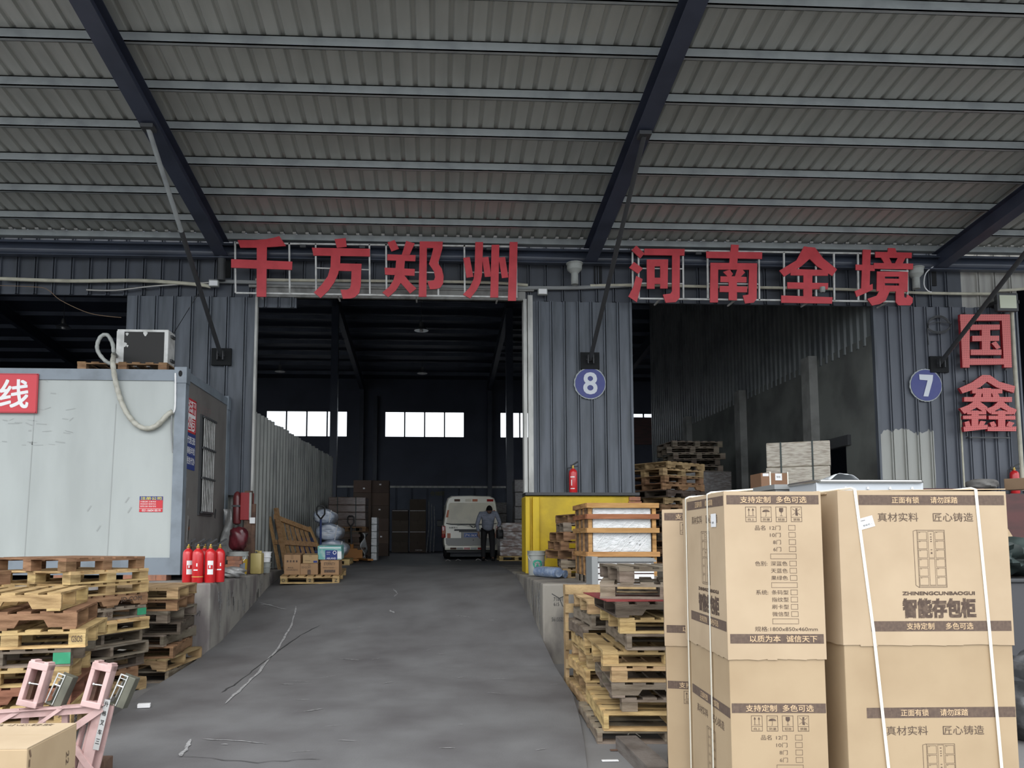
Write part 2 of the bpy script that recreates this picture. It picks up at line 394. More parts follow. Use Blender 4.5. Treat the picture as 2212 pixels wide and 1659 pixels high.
def ribbon(mb, px, w, m, jit=0.0, n=5):
    pts = []
    for (a, b) in zip(px, px[1:]):
        for k in range(n): pts.append((lerp(a[0], b[0], k / n), lerp(a[1], b[1], k / n)))
    pts.append(px[-1])
    P = [on_ramp(*p) for p in pts]
    P = [Vector((p.x + random.uniform(-jit, jit), p.y + random.uniform(-jit, jit), 0)) for p in P]
    vs = []
    for i, p in enumerate(P):
        t = (P[min(i + 1, len(P) - 1)] - P[max(i - 1, 0)]); nn = Vector((-t.y, t.x, 0)).normalized()
        ww = w * random.uniform(0.35, 1.0) * (0.3 if i in (0, len(P) - 1) else 1)
        for sgn in (-1, 1):
            q = p + nn * sgn * ww / 2; vs.append((q.x, q.y, ramp_z(q.x, q.y) + 0.006))
    mb.add(vs, [(2 * i, 2 * i + 1, 2 * i + 3, 2 * i + 2) for i in range(len(P) - 1)], m)
ribbon(rp, [(640, 1310), (632, 1350), (600, 1400), (560, 1452), (520, 1490), (485, 1520)], 0.038, 1, 0.012)
ribbon(rp, [(415, 1598), (405, 1615), (388, 1635)], 0.05, 1, 0.012)
ribbon(rp, [(690, 1352), (650, 1372), (600, 1408), (545, 1450), (510, 1478), (478, 1496)], 0.018, 2, 0.01)
ribbon(rp, [(850, 1272), (858, 1283), (850, 1290)], 0.03, 1, 0.01)
ribbon(rp, [(841, 1318), (852, 1325)], 0.06, 1, 0.01)
ribbon(rp, [(560, 1302), (600, 1313), (618, 1317)], 0.03, 1, 0.008)
ribbon(rp, [(562, 1307), (590, 1306)], 0.03, 1, 0.008)
ribbon(rp, [(440, 1597), (520, 1602), (575, 1608)], 0.02, 1, 0.01)
ribbon(rp, [(380, 1635), (560, 1648), (700, 1640)], 0.010, 2, 0.02)
for _ in range(46):
    a, b = random.uniform(430, 1190), random.uniform(1250, 1640)
    if a < 940 - (b - 1166) * 1.35 + 60 or a > 940 + (b - 1166) * 0.95: continue
    L = random.uniform(6, 45); t = random.uniform(-0.5, 0.25)
    ribbon(rp, [(a, b), (a + L * math.cos(t), b + L * math.sin(t) * 0.5)], random.uniform(0.008, 0.022), 1, 0.006, 3)
struct('floor_ramp', rp, ['concrete', 'scuff', 'crack'])

def rough_block(mb, x0, x1, y0, y1, z0, z1, m=0): mb.box(x0, x1, y0, y1, z0, z1, m, bev=0.025)
dl = MB(); rough_block(dl, -22, -2.95, 10.6, 18.0, -0.1, DOCK)
fr = frame((-3.2, 10.6, 0), (1, 0, 0), (0, 0, 1))
for k in range(9):   # pen scrawl and chips on the dock's end
    dl.line(fr, (0.02 + 0.012 * k, 0.62 + 0.02 * math.sin(k * 2.1)), (0.03 + 0.012 * k, 0.66 + 0.02 * math.cos(k * 1.7)), 0.006, 1, 0.004)
fs = frame((-2.95, 10.6, 0), (0, 1, 0), (0, 0, 1))
random.seed(3)
for k in range(34):
    x, y = random.uniform(0.25, 4.2), random.uniform(0.55, 0.95); L = random.uniform(0.06, 0.24)
    dl.line(fs, (x, y), (x + random.uniform(-0.05, 0.05), y - L), random.uniform(0.012, 0.035), 2 if k % 4 else 1, 0.003 + 0.0002 * k)
struct('floor_dock_left', dl, ['dock', 'crack', 'scuff'])
dr = MB(); rough_block(dr, 1.4, 18, 10.3, 18.0, -0.1, DOCK)
fs = frame((1.4, 13.6, 0), (0, -1, 0), (0, 0, 1))
for k in range(30):
    x, y = random.uniform(0.1, 3.2), random.uniform(0.6, 0.98); L = random.uniform(0.06, 0.3)
    dr.line(fs, (x, y), (x + random.uniform(-0.06, 0.06), y - L), random.uniform(0.012, 0.04), 2, 0.003 + 0.0002 * k)
ff = frame((1.5, 10.3, 0), (1, 0, 0), (0, 0, 1))
dr.text('718016', ff, 0.15, 0.05, 1, x=0.12, y=0.83, lift=0.004); dr.text('615', ff, 0.07, 0.045, 1, x=0.08, y=0.765, lift=0.004)
dr.text('56155238', ff, 0.19, 0.05, 1, x=0.11, y=0.57, lift=0.004)
for (a, b) in (((0.02, 0.9), (0.12, 0.84)), ((0.12, 0.84), (0.16, 0.74)), ((0.16, 0.74), (0.28, 0.70)), ((0.22, 0.5), (0.19, 0.38)), ((0.12, 0.84), (0.25, 0.9))):
    dr.line(ff, a, b, 0.01, 1, 0.003)
struct('floor_dock_right', dr, ['dock_worn', 'crack', 'scuff'])
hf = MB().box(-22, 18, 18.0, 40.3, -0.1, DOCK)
struct('floor', hf, 'hall_floor')

# ------------------------------------------------------------------ canopy in front of the hall
SL, PB = 0.118, 6.80
def can_z(y): return PB + SL * (WALL - y)         # underside of the purlins
PUR = [12.95 - 0.812 * k for k in range(9)]
Y0C, XA, XB = 5.9, -13.0, 15.0
cn = MB()
pitch = 0.22; prof = []
x = XA
while x < XB:
    prof += [(x, 0), (x + pitch - 0.075, 0), (x + pitch - 0.055, 0.035), (x + pitch - 0.02, 0.035)]; x += pitch
for (ya, yb) in ((Y0C, 9.7), (9.62, 13.62)):
    lift = 0.0 if ya == Y0C else 0.004
    vs = [(px_, y, can_z(y) + 0.125 + pz + lift) for y in (ya, yb) for px_, pz in prof]
    n = len(prof)
    cn.add(vs, [(i, i + 1, n + i + 1, n + i) for i in range(n - 1)], 0)
    for i in range(0, n - 1):                         # a second skin gives the sheet its thickness
        pass
x = XA + pitch - 0.04
while x < XB:                                       # bright fixing clips at the wall end of every rib
    cn.box(x - 0.028, x + 0.028, 13.47, 13.50, can_z(13.48) + 0.095, can_z(13.48) + 0.122, 1); x += pitch
cn.box(XA, XB, 13.5, 13.64, can_z(13.55) + 0.0, can_z(13.55) + 0.10, 2)
struct('ceiling_canopy', cn, ['roof', 'white_metal', 'galv'], solid=0.0)
for y in PUR:
    p = MB(); z = can_z(y)
    p.box(XA, XB, y - 0.03, y + 0.035, z, z + 0.012).box(XA, XB, y - 0.03, y - 0.018, z, z + 0.125).box(XA, XB, y - 0.03, y + 0.035, z + 0.113, z + 0.125)
    p.box(XA, XB, y + 0.027, y + 0.035, z, z + 0.03).box(XA, XB, y - 0.032, y - 0.03, z + 0.03, z + 0.05)
    tag(p.build('purlin_beam', 'galv'), kind='structure')
FRX = [-10.2, -3.75, 2.75, 9.18]
for i, x in enumerate(FRX):
    b = MB()
    def sec(y, hh): z = can_z(y); return z - hh, z - 0.002
    for (xa, xb, za, zb) in ((-0.11, 0.11, 0, 0.03), (-0.015, 0.015, 0.03, 0.97), (-0.11, 0.11, 0.97, 1.0)):
        vs = []
        for y, hh in ((Y0C + 0.2, 0.24), (13.62, 0.30)):
            lo, hi = sec(y, hh)
            for xx in (xa, xb):
                for zz in (za, zb): vs.append((x + xx, y, lerp(lo, hi, zz)))
        b.add(vs, [(0, 2, 3, 1), (4, 5, 7, 6), (0, 1, 5, 4), (2, 6, 7, 3), (0, 4, 6, 2), (1, 3, 7, 5)])
    tag(b.build('rafter_beam', 'navy_out'), kind='structure')
eb = MB()
eb.box(XA, XB, 13.52, 13.64, 6.50, 6.52).box(XA, XB, 13.63, 13.65, 6.50, 6.80).box(XA, XB, 13.52, 13.65, 6.72, 6.745)
def lip(u, v):
    a = v * math.pi * 0.9; return (lerp(XA, XB, u), 13.62 - 0.10 * math.sin(a), 6.735 - 0.23 * v + 0.006 * math.sin(u * 60 + v * 4) * math.sin(a))
eb.grid(lip, 130, 8, 0)
tag(eb.build('eave_beam', 'beam_gloss', smooth=True), kind='structure')

brace_lab = ['slanting steel brace from the left rafter down to the left wall pier', 'slanting steel brace ending just above the blue disc with an 8', 'slanting dark brace in front of the vertical red sign, beside the 7 disc']
for x, lab, ty in zip((-3.75, 2.75, 9.18), brace_lab, (10.0, 9.9, 10.0)):
    t = thing('brace_rod', lab, 'brace', (x, 13.72, 4.8), group='slanting braces under the canopy')
    top = Vector((0, ty - 13.72, can_z(ty) - 0.315 - 4.8))
    pb_ = MB().tube([(0, 0, 0), top * 0.62], 0.038, 10); pb_.tube([top * 0.58, top], 0.034, 10, 1 if x < 0 else 0); pb_.build('pipe', ['dgrey', 'galv'], t, smooth=True)
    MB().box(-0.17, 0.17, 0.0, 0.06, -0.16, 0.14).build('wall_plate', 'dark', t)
    k = MB().box(-0.055, -0.04, -0.09, 0.06, -0.08, 0.08).box(0.04, 0.055, -0.09, 0.06, -0.08, 0.08)
    k.tube([(-0.07, -0.03, 0), (0.07, -0.03, 0)], 0.016, 8); k.build('fork_bracket', 'dgrey', t)
    MB().box(-0.08, 0.08, top.y - 0.08, top.y + 0.08, top.z - 0.02, top.z + 0.03).build('head_plate', 'dgrey', t)

# ------------------------------------------------------------------ front wall of the hall
def ribbed(mb, x0, x1, z0, z1, Y, pitch=0.232, w=0.035, d=0.042, m=0, mr=None, start=0.0):
    """Vertical cladding facing -Y: flat pans, a pair of narrow raised seams at every joint."""
    xs = [x0]; x = x0 + start
    pr = [(x0, 0.0)]
    while x < x1 - 0.05:
        if x > x0 + 0.02:
            pr += [(x - w, 0), (x - w * 0.8, d), (x - w * 0.35, d), (x - w * 0.15, 0.0), (x + w * 0.15, 0.0), (x + w * 0.35, d), (x + w * 0.8, d), (x + w, 0)]
        x += pitch
    pr.append((x1, 0.0)); n = len(pr)
    vs = [(a, Y - b, z) for z in (z0, z1) for a, b in pr]
    mb.add(vs, [(i, i + 1, n + i + 1, n + i) for i in range(n - 1)], m)
    mb.box(x0, x1, Y + 0.004, Y + 0.05, z0, z1, m)
ZL = 5.88
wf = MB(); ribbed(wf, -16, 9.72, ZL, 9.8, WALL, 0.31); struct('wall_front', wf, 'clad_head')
wr = MB(); ribbed(wr, 9.72, 10.78, 5.88, 9.8, WALL, 0.31); ribbed(wr, 10.78, 16, 6.25, 9.8, WALL, 0.31); struct('wall_front_pale', wr, 'clad_pale')
w1 = MB(); ribbed(w1, -5.43, -3.19, 2.37, ZL, WALL, 0.31, start=0.2); struct('wall_front_left', w1, 'clad')
w1b = MB(); ribbed(w1b, -5.43, -4.05, DOCK, 2.37, WALL, 0.31, start=0.2); struct('wall_front_left_base', w1b, 'clad')
w2 = MB(); ribbed(w2, 1.73, 3.49, 2.42, ZL, WALL, 0.243, start=0.1); struct('wall_front_center', w2, 'clad')
# the right pier: grey-blue paint that stops at a ragged edge over the pale bare sheet
mp_ = bpy.data.materials.new('part_painted_cladding'); mp_.use_nodes = True
nt = mp_.node_tree; n_, l_ = nt.nodes, nt.links; bs_ = n_['Principled BSDF']; bs_.inputs['Roughness'].default_value = 0.52
ge = n_.new('ShaderNodeNewGeometry'); se = n_.new('ShaderNodeSeparateXYZ'); l_.new(ge.outputs['Position'], se.inputs[0])
def math_node(op, a, b):
    q = n_.new('ShaderNodeMath'); q.operation = op
    for i, v in enumerate((a, b)):
        if isinstance(v, (int, float)): q.inputs[i].default_value = v
        else: l_.new(v, q.inputs[i])
    return q.outputs[0]
nz = n_.new('ShaderNodeTexNoise'); nz.inputs['Scale'].default_value = 5.0; mpp = n_.new('ShaderNodeMapping'); mpp.inputs['Scale'].default_value = (1, 1, 0.25)
l_.new(ge.outputs['Position'], mpp.inputs[0]); l_.new(mpp.outputs[0], nz.inputs['Vector'])
edge = math_node('ADD', math_node('MULTIPLY', nz.outputs['Fac'], 0.55), 3.28)
low = math_node('LESS_THAN', se.outputs['Z'], edge)
inx = math_node('LESS_THAN', se.outputs['X'], math_node('ADD', math_node('MULTIPLY', nz.outputs['Fac'], 0.1), 8.98))
msk = math_node('MULTIPLY', low, inx)
nd = n_.new('ShaderNodeTexNoise'); nd.inputs['Scale'].default_value = 3.0; mpd = n_.new('ShaderNodeMapping'); mpd.inputs['Scale'].default_value = (2.5, 2.5, 0.35)
l_.new(ge.outputs['Position'], mpd.inputs[0]); l_.new(mpd.outputs[0], nd.inputs['Vector'])
pa = n_.new('ShaderNodeMix'); pa.data_type = 'RGBA'; pa.inputs['A'].default_value = (0.075, 0.085, 0.105, 1); pa.inputs['B'].default_value = (0.12, 0.13, 0.155, 1); l_.new(nd.outputs['Fac'], pa.inputs['Factor'])
pb = n_.new('ShaderNodeMix'); pb.data_type = 'RGBA'; pb.inputs['A'].default_value = (0.30, 0.30, 0.28, 1); pb.inputs['B'].default_value = (0.42, 0.43, 0.40, 1); l_.new(nd.outputs['Fac'], pb.inputs['Factor'])
pc = n_.new('ShaderNodeMix'); pc.data_type = 'RGBA'; l_.new(msk, pc.inputs['Factor']); l_.new(pa.outputs['Result'], pc.inputs['A']); l_.new(pb.outputs['Result'], pc.inputs['B'])
l_.new(pc.outputs['Result'], bs_.inputs['Base Color'])
w3 = MB(); ribbed(w3, 8.03, 10.78, DOCK, 5.88, WALL, 0.243, start=0.24); struct('wall_front_right', w3, mp_)

tr = MB().box(-3.19, 1.60, 13.74, 13.85, ZL, ZL + 0.16).box(-3.3, 1.75, 13.7, 13.76, ZL + 0.16, ZL + 0.2)
struct('trim_door_head', tr, 'lintel')
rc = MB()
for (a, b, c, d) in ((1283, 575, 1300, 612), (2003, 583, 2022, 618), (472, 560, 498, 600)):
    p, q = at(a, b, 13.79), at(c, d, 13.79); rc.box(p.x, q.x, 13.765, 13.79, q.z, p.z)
struct('trim_recess_shade', rc, 'dark')  # flat near-black boxes; the recess shade is put into their colour
stb = MB().lathe([(0.07, 0), (0.07, 0.5)], 14, c=tuple(at(478, 606, 13.6))); struct('column_stub', stb, 'dgrey')
tj = MB().box(1.56, 1.62, 13.72, 13.95, 2.40, 5.90).box(1.64, 1.73, 13.75, 13.83, 2.42, 5.98)
struct('trim_door_jamb', tj, 'jamb')
tl = MB().box(-3.19, -3.15, 13.74, 13.84, 2.37, ZL); struct('trim_door_edge', tl, 'jamb')
tp = MB().box(3.49, 3.53, 13.76, 13.85, 2.42, ZL).box(8.0, 8.04, 13.76, 13.85, DOCK, ZL); struct('trim_pier_edge', tp, 'clad')
fl = MB(); ribbed(fl, -3.15, -2.48, 5.70, ZL, 13.79, 0.24, start=0.12); struct('trim_hanging_flap', fl, 'clad')
# yellow block under the middle pier
yb = MB(); yb.box(1.56, 3.5, 13.62, 14.2, DOCK, 2.36, 0, bev=0.02)
yb.box(1.55, 1.63, 13.50, 13.62, DOCK - 0.12, 2.34, 0, bev=0.02).box(1.68, 1.80, 13.54, 13.63, DOCK, 2.34, 0, bev=0.02)
struct('wall_base_yellow', yb, 'yellow')
ld = MB().box(1.56, 3.56, 13.55, 14.1, 2.37, 2.42); struct('trim_base_ledge', ld, 'dgrey')
bk = MB()
for k in range(3): bk.box(3.36 + 0.01 * k, 3.62 - 0.02 * k, 13.58, 13.7, 2.12 + 0.08 * k, 2.19 + 0.08 * k, 0, bev=0.006)
struct('wall_base_bricks', bk, 'brick')
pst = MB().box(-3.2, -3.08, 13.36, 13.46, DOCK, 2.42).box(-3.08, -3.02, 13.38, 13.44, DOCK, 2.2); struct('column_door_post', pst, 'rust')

# ------------------------------------------------------------------ hall interior
EAVE, RIDGE_Y, RS = 9.8, 27.0, 0.10
def roof_z(y): return EAVE + RS * (y - WALL if y < RIDGE_Y else (40.0 - y) * (RIDGE_Y - WALL) / (40.0 - RIDGE_Y))
WIN = [(-8.6, -4.49), (-2.6, 1.47), (3.3, 7.4), (9.75, 13.85)]
bw = MB()
ZA, ZB = 6.79, 8.16
bw.box(-22, 18, 40.0, 40.2, 4.25, ZA).box(-22, 18, 40.0, 40.2, ZB, EAVE + 0.2)
xs = [-22] + [v for w in WIN for v in w] + [18]
for i in range(0, len(xs), 2): bw.box(xs[i], xs[i + 1], 40.0, 40.2, ZA, ZB)
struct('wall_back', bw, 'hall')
bl = MB(); ribbed(bl, -22, 18, DOCK, 4.25, 40.0, 0.8, w=0.06, d=0.05); struct('wall_back_base', bl, 'hall_low')
struct('trim_back_rail', MB().box(-22, 18, 39.86, 39.98, 4.22, 4.32), 'jamb')
for i, (xa, xb) in enumerate(WIN):
    fr_ = MB()
    fr_.box(xa, xb, 39.97, 40.06, ZA, ZA + 0.05).box(xa, xb, 39.97, 40.06, ZB - 0.05, ZB)
    for k in range(5):
        c = lerp(xa, xb, k / 4); fr_.box(max(xa, c - 0.035), min(xb, c + 0.035), 39.97, 40.06, ZA, ZB)
    f = struct(f'window_{i + 1}', fr_, 'navy')
    for k in range(4):
        pn = MB().box(lerp(xa, xb, k / 4) + 0.03, lerp(xa, xb, (k + 1) / 4) - 0.03, 40.01, 40.02, ZA + 0.04, ZB - 0.04)
        pn.v = [tuple(Vector(p) - f.location) for p in pn.v]
        pn.build('window_pane', 'glass', f)
    if i == 3:
        pn = MB().box(xa, xb, 39.9, 39.96, ZA - 0.3, ZB - 0.24); pn.v = [tuple(Vector(p) - f.location) for p in pn.v]; pn.build('window_board', 'dred', f)
rf = MB()
rf.add([(-22, WALL, EAVE), (18, WALL, EAVE), (18, RIDGE_Y, roof_z(RIDGE_Y)), (-22, RIDGE_Y, roof_z(RIDGE_Y)), (-22, 40.2, EAVE), (18, 40.2, EAVE)], [(0, 1, 2, 3), (3, 2, 5, 4)])
rf.add([(-22, WALL, EAVE + .1), (18, WALL, EAVE + .1), (18, RIDGE_Y, roof_z(RIDGE_Y) + .1), (-22, RIDGE_Y, roof_z(RIDGE_Y) + .1), (-22, 40.2, EAVE + .1), (18, 40.2, EAVE + .1)], [(0, 1, 2, 3), (3, 2, 5, 4)])
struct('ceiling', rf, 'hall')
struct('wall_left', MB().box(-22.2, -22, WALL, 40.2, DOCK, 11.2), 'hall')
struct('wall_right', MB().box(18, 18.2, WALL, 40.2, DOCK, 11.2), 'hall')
y = 28.5
while y < 39.6:
    z = roof_z(y); p = MB().box(-22, 18, y - 0.03, y + 0.03, z - 0.19, z - 0.03)
    tag(p.build('hall_purlin_beam', 'galv' if False else 'hall_low'), kind='structure'); y += 1.45
for x in (-16.6, -10.2, -3.75, 2.75, 9.2):
    b = MB()
    b.bar((x, 40, roof_z(40) - 0.42), (x, RIDGE_Y, roof_z(RIDGE_Y) - 0.42), 0.2, 0.45); b.bar((x, WALL + 0.2, roof_z(WALL) - 0.42), (x, RIDGE_Y, roof_z(RIDGE_Y) - 0.42), 0.2, 0.45)
    tag(b.build('hall_rafter_beam', 'navy'), kind='structure')
    tag(MB().box(x - 0.11, x + 0.11, 39.6, 39.95, DOCK, EAVE - 0.3).build('hall_column', 'navy'), kind='structure')
    if x > -9: tag(MB().box(x - 0.13, x + 0.13, 28.85, 29.1, DOCK, roof_z(29) - 0.4).box(x - 0.2, x + 0.2, 28.8, 29.15, DOCK, DOCK + 0.03).build('hall_column', 'navy'), kind='structure')
for x in (-3.06,): tag(MB().box(x - 0.1, x + 0.1, 39.7, 39.9, DOCK, 8.9).build('hall_column', 'navy'), kind='structure')
# right partition: rendered blockwork below, corrugated sheet above, ends at the middle column
pt = MB(); pt.box(8.0, 8.2, 13.85, 14.9, DOCK, 5.35).box(8.0, 8.2, 14.9, 16.0, 3.55, 5.35).box(8.0, 8.2, 16.0, 27.6, DOCK, 5.35).box(8.02, 8.18, 14.9, 16.0, 2.1, 2.5)
pt.box(7.93, 8.02, 14.7, 16.2, 3.42, 3.62, 1)
struct('wall_partition', pt, ['partition', 'dgrey'])
for yy in (16.1, 19.9, 24.2):
    tag(MB().box(7.82, 8.0, yy - 0.18, yy + 0.18, DOCK, 5.45).build('partition_column', 'pillar_con'), kind='structure')
ps = MB(); n = 0; vs = []; yy = 13.9
while yy < 28.3:
    for dy, dx in ((0, 0), (0.13, 0), (0.15, 0.04), (0.2, 0.04), (0.22, 0)):
        vs.append((8.02 - dx, yy + dy, 5.2 if yy < 24 else 5.0 - 0.15 * (yy - 24) + random.uniform(-.05, .05))); vs.append((8.02 - dx, yy + dy, roof_z(yy) - 0.1)); n += 1
    yy += 0.24
ps.add(vs, [(2 * i, 2 * i + 1, 2 * i + 3, 2 * i + 2) for i in range(n - 1)])
struct('wall_partition_sheet', ps, 'part_sheet', solid=0.01)
# corrugated fence on the left of the drive-in bay
fe = MB(); vs = []; n = 0; yy = 13.95; random.seed(5)
while yy < 24.6:
    zt = 3.88 + 0.027 * (yy - 13.9) + random.uniform(-0.02, 0.02)
    for dy, dx in ((0, 0), (0.13, 0), (0.16, 0.065), (0.25, 0.065), (0.28, 0)):
        vs.append((-3.28 + dx, yy + dy, DOCK)); vs.append((-3.28 + dx, yy + dy, zt)); n += 1
    yy += 0.31
fe.add(vs, [(2 * i, 2 * i + 1, 2 * i + 3, 2 * i + 2) for i in range(n - 1)])
vs = []; n = 0; xx = -4.1
while xx < -3.2:
    for dx, dy in ((0, 0), (0.03, 0), (0.04, 0.03), (0.07, 0.03)):
        vs.append((xx + dx, 14.0 - dy, DOCK)); vs.append((xx + dx, 14.0 - dy, 3.0)); n += 1
    xx += 0.08
fe.add(vs, [(2 * i, 2 * i + 1, 2 * i + 3, 2 * i + 2) for i in range(n - 1)])
tag(fe.build('corrugated_fence', 'fence', solid=0.006), 'pale grey corrugated metal fence along the left of the drive-in bay', 'fence')
for i, (px, py, Y) in enumerate(((910, 713, 27.0), (912, 806, 37.0), (605, 802, 37.0), (137, 707, 27.0))):
    p = at(px, py, Y)
    lab = ['high bay lamp hanging nearest in the dark hall roof, above the middle', 'high bay lamp hanging deep in the hall above the middle window', 'high bay lamp hanging deep in the hall above the left window', 'high bay lamp glinting in the dark bay above the container'][i]
    t = thing('high_bay_lamp', lab, 'lamp', p, group='high bay lamps in the hall')
    MB().tube([(0, 0, 0.22), (0, 0, roof_z(Y) - p.z - 0.02)], 0.012, 6).build('rod', 'dgrey', t)
    MB().lathe([(0.05, 0.3), (0.08, 0.22), (0.09, 0.12), (0.24, 0.0), (0.25, -0.02)], 18).build('shade', 'steel', t, smooth=True)
    MB().lathe([(0.0, -0.07), (0.06, -0.05), (0.07, 0.0), (0.04, 0.1)], 12).build('bulb', 'paper', t, smooth=True)

